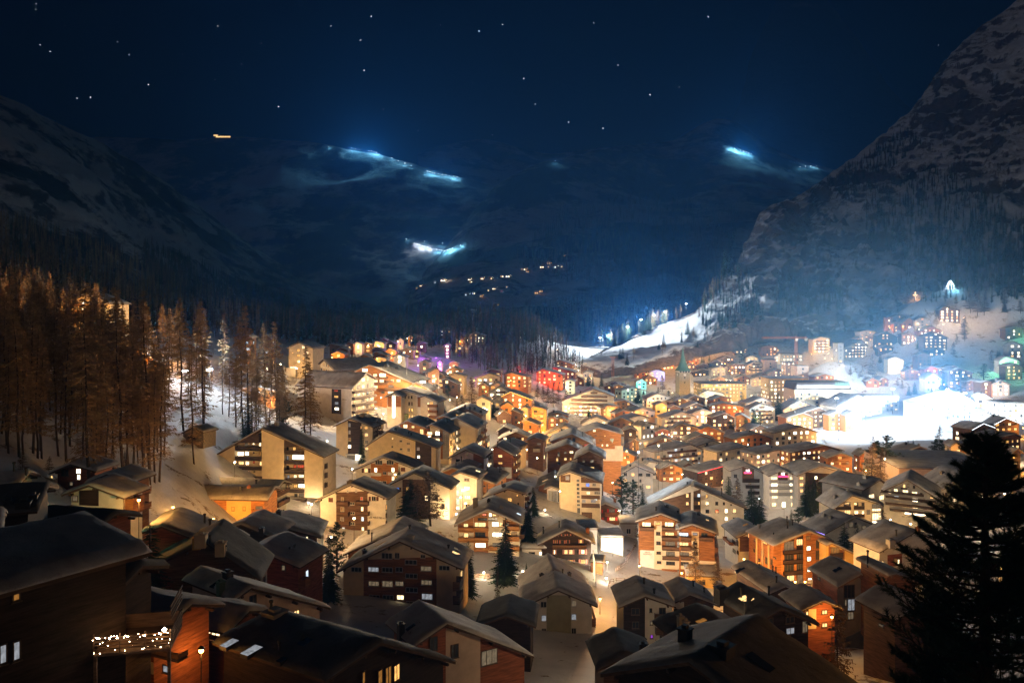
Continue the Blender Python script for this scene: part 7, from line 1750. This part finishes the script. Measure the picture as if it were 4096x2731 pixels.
# an open one that also throws blue-white light over the slope behind
lamp((FC.x + 40, FC.y + 20, zg(FC.x + 40, FC.y + 20)), 20, 'c', 1300000, 'tall floodlight mast facing the hillside from the middle of the dazzling snow field', 'mast', 1.0, 130, aim=(FC.x + 70, FC.y + 300, FZ + 30), cat='floodlight', off=-1.2)
lamp((FC.x + 6, FC.y - 66, zg(FC.x + 6, FC.y - 66)), 18, 'c', 1500000, 'near floodlight mast shining across the dazzling snow field', 'mast', 1.0, 130, aim=(FC.x + 20, FC.y + 200, FZ + 14), cat='floodlight', off=-1.2)
lamp_px('L', 1022, 590, 14, 'w', 70000, 'dazzling white terrace floodlight at the end of the big timber hotel', d=358, kind='mast', radius=.6, off=.8, cat='floodlight')
# slope behind the larches, floodlit white
lamp_px('K', 335, 800, 13, 'c', 30000, 'white floodlight mast above the bright slope behind the dark larches', d=262, kind='mast', radius=.5, off=.8, cat='floodlight')
lamp_px('K', 100, 815, 9, 'c', 8000, 'second white floodlight beside the bright slope behind the dark larches', d=256, kind='mast', radius=.5, off=.8, cat='floodlight')
lamp_px('J', 1090, 832, 9, 'o', 8000, 'bright orange street lamp among the dark larches', d=246)
lamp_px('J', 420, 672, 9, 'y', 3000, 'small warm lamp high among the dark larches', d=272)
lamp_px('J', 60, 600, 14, 'o', 7000, 'orange lamp near the left edge behind the larches', d=280)
lamp_px('J', 640, 660, 12, 'o', 8000, 'orange lamp below the lit house behind the larches', d=285)
lamp_px('J', 340, 772, 7, 'y', 7000, 'small yellowish lamp on the bank behind the larches', d=248)
lamp_px('J', 1330, 700, 10, 'o', 6000, 'orange lamp at the upper right of the larch stand', d=300)
lamp_px('K', 930, 1078, 6, 'o', 2600, 'amber lamp on the glass house behind the right larches', d=282)
# close street lamps
lamp_px('B', 1395, 1110, 4, 'w', 600, 'dazzling white lamp at the foot of the tall cream apartment block', d=198)
lamp_px('F', 1647, 232, 5, 'w', 1600, 'star-bright path lamp right of the timber-fronted foreground house', d=128)
lamp_px('G', 1045, 1265, 6, 'o', 4200, 'curved orange street lamp beside the steep lane', d=124)
lamp_px('G', 1458, 940, 8, 'o', 2400, 'orange street lamp on the snow bank below the lettered timber apartment house', d=146)
lamp_px('G', 1900, 1010, 7, 'o', 2600, 'orange lamp below the right timber wing', d=140)
lamp_px('G', 1180, 690, 7, 'n', 1300, 'white lamp over the dazzling terrace beside the lane', d=166)
lamp_px('G', 1395, 440, 6, 'n', 5000, 'white lamp behind the lane, right of the red-shuttered chalet', d=198)
lamp_px('G', 1120, 880, 5, 'n', 6500, 'white lamp at the shops beside the lane', d=150)
lamp_px('G', 1110, 1040, 6, 'n', 2500, 'white lamp at the lane bend', d=142)
lamp_px('G', 240, 1010, 5, 'w', 1100, 'white lamp below the low flat-roofed annexe', d=138)
lamp_px('D', 1660, 1290, 5, 'w', 1500, 'white lamp under the balconied glowing chalet', d=150)
lamp_px('D', 1372, 640, 6, 'w', 2600, 'hooked white lamp before the glass-stair house', d=200)
lamp_px('D', 1470, 555, 7, 'y', 2200, 'hooked street lamp right of the glass stairwell', d=203)
lamp_px('G', 470, 470, 6, 'w', 3000, 'white lamp left of the house with vertical lettering', d=185)
lamp_px('D', 60, 880, 5, 'w', 1800, 'white lamp behind the twin dark pines', d=150)
lamp_px('B', 400, 1260, 8, 'o', 3600, 'sodium lamp in front of the yellow-lit long chalet', d=148)
lamp_px('B', 900, 1250, 6, 'o', 2600, 'sodium lamp right of the yellow plaster centre', d=148)
lamp_px('A', 1165, 415, 5, 'o', 900, 'orange lamp on the snow slope left of the yellow-lit long chalet', d=138)
lamp_px('A', 935, 330, 5, 'o', 900, 'small warm lamp on the amber-gabled chalet terrace', d=106)
lamp_px('A', 640, 395, 3, 'g', 160, 'green lamp in front of the green-lit house', d=102)
lamp_px('A', 1060, 1560, 4, 'o', 60, 'orange lamp below the red plank house', d=58)
lamp_px('E', 260, 1180, 4, 'o', 90, 'orange lamp under the drifted lean-to', d=66)
lamp_px('I', 585, 760, 5, 'w', 1100, 'glaring white terrace lamp behind the low dark house', d=84)
lamp_px('H', 1180, 1180, 5, 'o', 1500, 'orange lamp at the foot of the uplit timber hotel', d=140)
lamp_px('H', 1360, 1130, 2, 'o', 800, 'uplight at the base of the timber hotel posts', d=150)
lamp_px('H', 1256, 1110, 2, 'o', 800, 'uplight under the middle hotel posts', d=150)
lamp_px('H', 880, 905, 2, 'o', 900, 'uplight under the left hotel posts', d=155)
lamp_px('H', 720, 840, 5, 'o', 1000, 'orange lamp left of the uplit timber hotel', d=160)
lamp_px('H', 1700, 1000, 5, 'o', 2400, 'orange lamp before the low orange wing', d=142)
lamp_px('H', 1640, 1420, 5, 'o', 320, 'orange lamp at the concrete-fronted house', d=98)
lamp_px('H', 1140, 320, 7, 'w', 1600, 'white lamp before the neon hotel arcade', d=244)
lamp_px('W', 620, 1500, 7, 'c', 600, 'cool lamp left of the neon hotel arcade', d=238)
lamp_px('P', 885, 828, 4, 'y', 700, 'star-bright lamp below the dark-balconied hotel', d=186)
lamp_px('P', 1582, 578, 6, 'w', 2600, 'bright lamp seen through the big pine', d=175)
lamp_px('P', 960, 810, 5, 'w', 1200, 'white lamp before the dark-balconied hotel windows', d=205)
lamp_px('P', 635, 192, 6, 'y', 3500, 'warm lamp beside the dark pines by the snow field', d=252)
lamp_px('O', 490, 1520, 6, 'o', 6000, 'orange lamp lighting the timber huts left of the pines', d=240)
lamp_px('P', 1750, 1240, 6, 'o', 1400, 'orange lamp behind the big pine trunk', d=60)
lamp_px('L', 1378, 742, 7, 'y', 4500, 'warm lamp right of the dark spruce in mid-village', None)
lamp_px('L', 1305, 775, 5, 'w', 3500, 'white lamp right of the lone spruce', None)
lamp_px('L', 1560, 575, 6, 'o', 6500, 'orange lamp glowing behind bare larches in mid-village', None)
lamp_px('L', 1680, 52, 8, 'o', 16000, 'orange star-bright lamp on the wooded mound', d=880)
lamp_px('L', 1740, 40, 6, 'p', 7000, 'purple lamp on the wooded mound', d=880)
lamp_px('L', 1215, 440, 6, 'p', 16000, 'purple lamp beside the purple-lit house', d=600)
lamp_px('L', 1160, 425, 5, 'p', 9000, 'second purple lamp left of the purple-lit house', d=610)
lamp_px('L', 2040, 480, 6, 'r', 12000, 'red lamp lighting the hillside behind the red-lit hotel', d=640)
lamp_px('M', 240, 590, 6, 'o', 8000, 'orange lamp below the red-lit hotel', None)
lamp_px('M', 1410, 487, 6, 'g', 2500, 'green lamp in the upper village', None)
lamp_px('M', 1740, 420, 6, 'o', 7000, 'orange lamp left of the church spire', None)
lamp_px('M', 1880, 660, 5, 'w', 9000, 'white lamp at the church foot', d=478)
lamp_px('N', 500, 590, 8, 'w', 26000, 'white floodlight on the church nave roof', d=482, off=0)
lamp_px('M', 445, 1040, 7, 'o', 6000, 'sodium lamp above the orange alley', None)
lamp_px('M', 448, 1115, 5, 'o', 5000, 'sodium lamp at the end of the orange alley', None)
lamp_px('M', 720, 865, 6, 'w', 14000, 'white lamp before the big glowing hotel', d=425)
lamp_px('M', 950, 880, 6, 'w', 14000, 'second white lamp before the big glowing hotel', d=420)
lamp_px('M', 790, 410, 6, 'y', 6000, 'warm lamp on the lit forest road', d=660)
lamp_px('M', 820, 470, 6, 'y', 9000, 'second warm lamp on the lit forest road', d=630)
lamp_px('M', 600, 250, 6, 'y', 4000, 'upper warm lamp on the lit forest road', d=760)
lamp_px('N', 1190, 740, 6, 'y', 16000, 'warm lamp in the bright plaza before the gold-lit hotel', d=405)
lamp_px('N', 1060, 735, 6, 'w', 12000, 'white lamp beside the lettered grand hotel', d=415)
lamp_px('N', 840, 575, 6, 'w', 9000, 'white lamp behind the lettered grand hotel', None)
lamp_px('N', 770, 690, 5, 'y', 6000, 'warm lamp before the lettered grand hotel', d=425)
lamp_px('N', 1400, 700, 6, 'y', 12000, 'warm lamp in front of the gold-lit hotel', d=415)
lamp_px('N', 1750, 800, 5, 'y', 9000, 'warm lamp below the dormered hotel', d=395)
lamp_px('N', 1950, 760, 5, 'y', 9000, 'warm lamp at the right end of the dormered hotel', d=398)
lamp_px('N', 620, 262, 7, 'o', 9000, 'orange lamp on the orange-lit upper lane', d=600)
lamp_px('N', 450, 295, 7, 'o', 9000, 'second orange lamp on the orange-lit upper lane', d=590)
lamp_px('N', 1865, 290, 6, 'y', 9000, 'warm lamp on the snowy hotel knoll', d=590)
lamp_px('N', 1690, 300, 6, 'o', 7000, 'orange lamp left of the snowy hotel knoll', d=620)
lamp_px('N', 1900, 345, 5, 'w', 7000, 'white lamp lighting the snowy hotel knoll', d=560)
lamp_px('O', 60, 345, 5, 'w', 9000, 'white lamp on the crest of the snowy hotel knoll', d=552)
lamp_px('O', 790, 430, 6, 'w', 16000, 'white lamp under the cream tower house', d=545)
lamp_px('O', 880, 500, 6, 'y', 9000, 'warm lamp right of the cream tower house', d=530)
lamp_px('O', 1350, 570, 6, 'w', 9000, 'white lamp in the gap by the tall spruce', d=510)
lamp_px('S', 1640, 797, 7, 'y', 9000, 'warm lamp lighting the snow slope under the bare larches', d=870)
lamp_px('S', 1400, 880, 6, 'y', 8000, 'warm lamp right of the balconied hillside chalet', d=830)
lamp_px('S', 990, 1090, 6, 'w', 5000, 'white lamp among the upper hillside chalets', d=740)
lamp_px('H', 470, 250, 6, 'c', 2400, 'cool lamp behind the brown and white gable', d=236)
lamp_px('Y', 1050, 590, 5, 'y', 2600, 'amber lamp on the brown house beside the road', d=232)
lamp_px('Y', 480, 690, 5, 'o', 2600, 'orange lamp beside the lit fir', d=236)
lamp_px('Y', 690, 700, 5, 'c', 9000, 'cool headlight-bright lamp on the road bend', d=222)
lamp_px('Y', 1115, 355, 5, 'w', 3500, 'white lamp under the turquoise eave', d=262)
for key, xs, W in (('block', (-1, 10), 800), ('mel', (-6, 6), 650)):  # added lamps that brighten these two fronts evenly
    hq = Hs[key]
    for i, x in enumerate(xs):
        q = hq.world(x, -15 + abs(x) * .3); lamp((q.x, q.y, zg(q.x, q.y)), 7, 'y', W * LAMPK, '%s added warm light before the %s' % (['left', 'right'][i], 'tall cream apartment block' if key == 'block' else 'white apartment house with black name lettering'))
def fence(label, crop, pts, old):
    P = []
    for x, y in pts:
        u, v = px(crop, x, y); p = at(u, v, ground_hit(u, v)); P.append(Vector((p.x, p.y, zg(p.x, p.y))))
    o = empty('wooden_railing', P[0]); b = MB(); k = 0
    for a, c in zip(P, P[1:]):
        a, c = a - P[0], c - P[0]; n = max(1, int((c - a).length / 1.8))
        for z in (.45, .95): b.tube(a + Vector((0, 0, z)), c + Vector((0, 0, z)), .06, .06, 4)
        for i in range(n + 1): q = a.lerp(c, i / n); b.tube(q - Vector((0, 0, .4)), q + Vector((0, 0, 1.1)), .07, .07, 4)
    link('rail', b.mesh('rail', M['br']), o); tag(o, label, 'railing')
fence('dark wooden railing curving above the steep lane', 'G', [(1130, 1190), (1150, 1140), (1220, 1125), (1300, 1120), (1420, 1122), (1560, 1125)], 0)
fence('wooden railing between the lane and the snow bank', 'G', [(1210, 1030), (1270, 980), (1330, 925)], 0)
fence('wooden railing along the upper lane beside the lettered timber apartment house', 'G', [(1310, 890), (1370, 820), (1430, 750)], 0)
fence('wooden railing on the snow slope below the balconied glowing chalet', 'D', [(1500, 1370), (1600, 1345), (1720, 1350)], 0)
CT = next(o for o in bpy.data.objects if o.name == 'church'); cz = CT.location
for dx, dy, W in ((-13, -17, 16000), (12, -18, 12000)): lamp((cz.x + dx, cz.y + dy, zg(cz.x + dx, cz.y + dy)), 4, 'y', W, '%s added uplight washing the church tower' % ('left' if dx < 0 else 'right'))  # added lamps, the tower stood too dark without them
NH = next(i for i, q in enumerate(HOUSES) if q.root.name == 'town_house' or q.root.name == 'timber_chalet')
for q in HOUSES[:NH]:  # added lamps for fronts that stayed too dark, no known fittings
    skip = ('neon', 'block', 'floodlit', 'posts', 'uplit', 'purple', 'green-lit', 'glowing chalet', 'larches', 'timber apartment', 'right half', 'restaurant', 'stone barn', 'violet')
    if not q.ref or q.d < 215 or any(k in q.ref for k in skip): continue
    for sx in ((-.32, .3) if q.xr - q.xl > 18 else (q.r.choice((-.3, .3)),)):
        g_ = q.world(sx * (q.xr - q.xl), -8 - q.r.random() * 3); lamp((g_.x, g_.y, zg(g_.x, g_.y)), 7, 'y', 470 * LAMPK, ' '.join(('%swarm street lamp in front of %s' % ('' if q.xr - q.xl <= 18 else 'left-hand ' if sx < 0 else 'right-hand ', q.ref)).split()[:16]), group='street lamps of the village')
q = next(q for q in HOUSES if q.ref == 'the concrete-fronted house'); g_ = q.world(2, -7); lamp((g_.x, g_.y, zg(g_.x, g_.y)), 6, 'y', 420 * LAMPK, 'added warm light in front of the concrete-fronted house')  # added lamp to lift the dark concrete front
# cross and light tree glow
for (q, c, W, hh) in ((CP, 'o', 5000, CH), (SP, 'k', 9000, SH)):
    li = bpy.data.lights.new('lamp_light', 'POINT'); li.energy = W; li.color = LC[c]; li.shadow_soft_size = 1.5; o = link('lamp_light', li, None, (q.x, q.y - 5, q.z + hh * .5))
# lit pistes high on the mountain
PIS = [('T', [(165, 318), (240, 328), (290, 336), (340, 352)], 'k', 900000), ('T', [(640, 462), (690, 476), (760, 488), (830, 498)], 'k', 260000), ('T', [(420, 380), (540, 430)], 'k', 90000), ('T', [(560, 915), (610, 932), (660, 945)], 'c', 110000), ('T', [(700, 955), (750, 965), (800, 950)], 'k', 130000), ('T', [(510, 890), (850, 930)], 'k', 70000),
       ('T', [(1445, 400)], 'k', 70000), ('U', [(440, 790), (490, 805), (530, 818)], 'k', 700000), ('U', [(785, 886), (870, 880)], 'k', 160000), ('T', [(20, 310)], 'k', 60000)]
n = 0
for c, pts, col, W in PIS:
    dense = [(a[0] + (b_[0] - a[0]) * t / 3, a[1] + (b_[1] - a[1]) * t / 3) for a, b_ in zip(pts, pts[1:]) for t in range(3)] + [pts[-1]]; W = W * 1.25 * len(pts) / len(dense)
    for x, y in dense:
        p = on_slope(c, x, y)
        if p is None: continue
        n += 1; f = min(1, (p.y / 4500)); o = empty('floodlight_mast', p - Vector((0, 0, 1))); b = MB(); hh = 6 + 8 * f; b.tube((0, 0, -2), (0, 0, hh), .4, .3, 5); link('pole', b.mesh('pole', M['metal']), o)
        b = MB(); b.lathe([(0, -.6), (.8, 0), (0, .6)], 8, (0, 0, hh + 1)); link('lamp_head', b.mesh('lamp_head', M['bulbc']), o)
        li = bpy.data.lights.new('lamp_light', 'POINT'); li.energy = W * 1.1; li.color = LC[col]; li.shadow_soft_size = 2; link('lamp_light', li, o, (0, -4, hh + 1))
        tag(o, 'distant floodlight on a high night ski piste, blue-white on the dark mountain', 'floodlight', 'floodlights of the high pistes')

# stars
b = MB(); r = random.Random(77)
STARS = [(92, 103), (115, 119), (177, 226), (208, 224), (341, 195), (640, 245), (853, 38), (828, 93), (836, 162), (1154, 57), (1100, 72), (1203, 181), (1627, 39), (1765, 99), (1306, 281), (1385, 295), (1493, 218), (83, 9), (82, 22), (555, 148), (494, 183), (296, 126), (270, 96), (1920, 44), (1364, 53), (1012, 58), (880, 252), (690, 13), (1130, 310), (1230, 240), (2155, 104), (1085, 190), (1420, 150), (1560, 200), (960, 300), (420, 125), (150, 60), (500, 60), (600, 100), (760, 60)]
for i, (x, y) in enumerate(STARS):
    u, v = px('d', x, y); p = at(u, v, 15000); R = 9 if i < 17 else 6; b.lathe([(0, -R), (R, 0), (0, R)], 6, tuple(p))
tag(link('stars', b.mesh('stars', glow('starlight', (.75, .85, 1), 9, 1, sample=False))), 'faint stars scattered over the dark night sky', 'stars', None, 'stuff')

# ================================================================== sky, fill light, haze, camera
w = bpy.data.worlds.new('World'); sc.world = w; w.use_nodes = True; nt = w.node_tree; bg = nt.nodes['Background']
sky = nt.nodes.new('ShaderNodeTexSky'); sky.sky_type = 'NISHITA'; sky.sun_disc = False
FILL_EL, FILL_AZ = 21.0, -142.0      # added low fill from behind left, standing in for town glow
sky.sun_elevation = rad(-4.5); sky.sun_rotation = rad(24); sky.air_density = 1.2; sky.dust_density = .4; sky.ozone_density = 4
mx = nt.nodes.new('ShaderNodeMix'); mx.data_type = 'RGBA'; mx.blend_type = 'MULTIPLY'; mx.inputs[0].default_value = 1; mx.inputs[7].default_value = (.30, .62, 1, 1)
nt.links.new(sky.outputs[0], mx.inputs[6]); nt.links.new(mx.outputs[2], bg.inputs['Color']); bg.inputs['Strength'].default_value = SKY
sun = bpy.data.lights.new('fill_sun', 'SUN'); sun.energy = FILL; sun.angle = rad(6); sun.color = (1, .84, .76)
so = link('fill_sun', sun); a = rad(FILL_AZ); e = rad(FILL_EL); dv = -Vector((math.sin(a) * math.cos(e), math.cos(a) * math.cos(e), math.sin(e))); so.rotation_euler = dv.to_track_quat('-Z', 'Y').to_euler()
if HAZE > 0:
    b = MB(); b.box(-9000, 9000, -400, 13500, -420, 4600); hm_ = bpy.data.materials.new('night_haze'); hm_.use_nodes = True; hn = hm_.node_tree; hn.nodes.remove(hn.nodes['Principled BSDF'])
    pv = hn.nodes.new('ShaderNodeVolumePrincipled'); pv.inputs['Color'].default_value = (.09, .38, 1.0, 1); pv.inputs['Density'].default_value = HAZE; pv.inputs['Anisotropy'].default_value = 0.55
    hn.links.new(pv.outputs[0], hn.nodes['Material Output'].inputs['Volume']); tag(link('haze', b.mesh('haze', hm_)), 'thin blue night haze filling the valley air', 'haze', None, 'stuff')
cam = bpy.data.cameras.new('camera'); co = link('camera', cam, None, (0, 0, CZ), (math.pi / 2, 0, 0)); sc.camera = co
cam.sensor_width = 36; cam.lens = 36 * F4 / 4096; cam.shift_y = -(1365.5 - HY) / 4096; cam.clip_start = .5; cam.clip_end = 40000
sc.render.engine = 'CYCLES'; sc.view_settings.view_transform = 'Standard'; sc.view_settings.look = 'None'; sc.view_settings.exposure = 0; sc.view_settings.gamma = 1
cy = sc.cycles; cy.use_light_tree = True; cy.use_denoising = True; cy.denoiser = 'OPENIMAGEDENOISE'; cy.max_bounces = 5; cy.diffuse_bounces = 3; cy.glossy_bounces = 2; cy.transmission_bounces = 2; cy.volume_bounces = 1
cy.sample_clamp_indirect = 3; cy.sample_clamp_direct = 30; cy.caustics_reflective = False; cy.caustics_refractive = False; sc.render.use_persistent_data = False
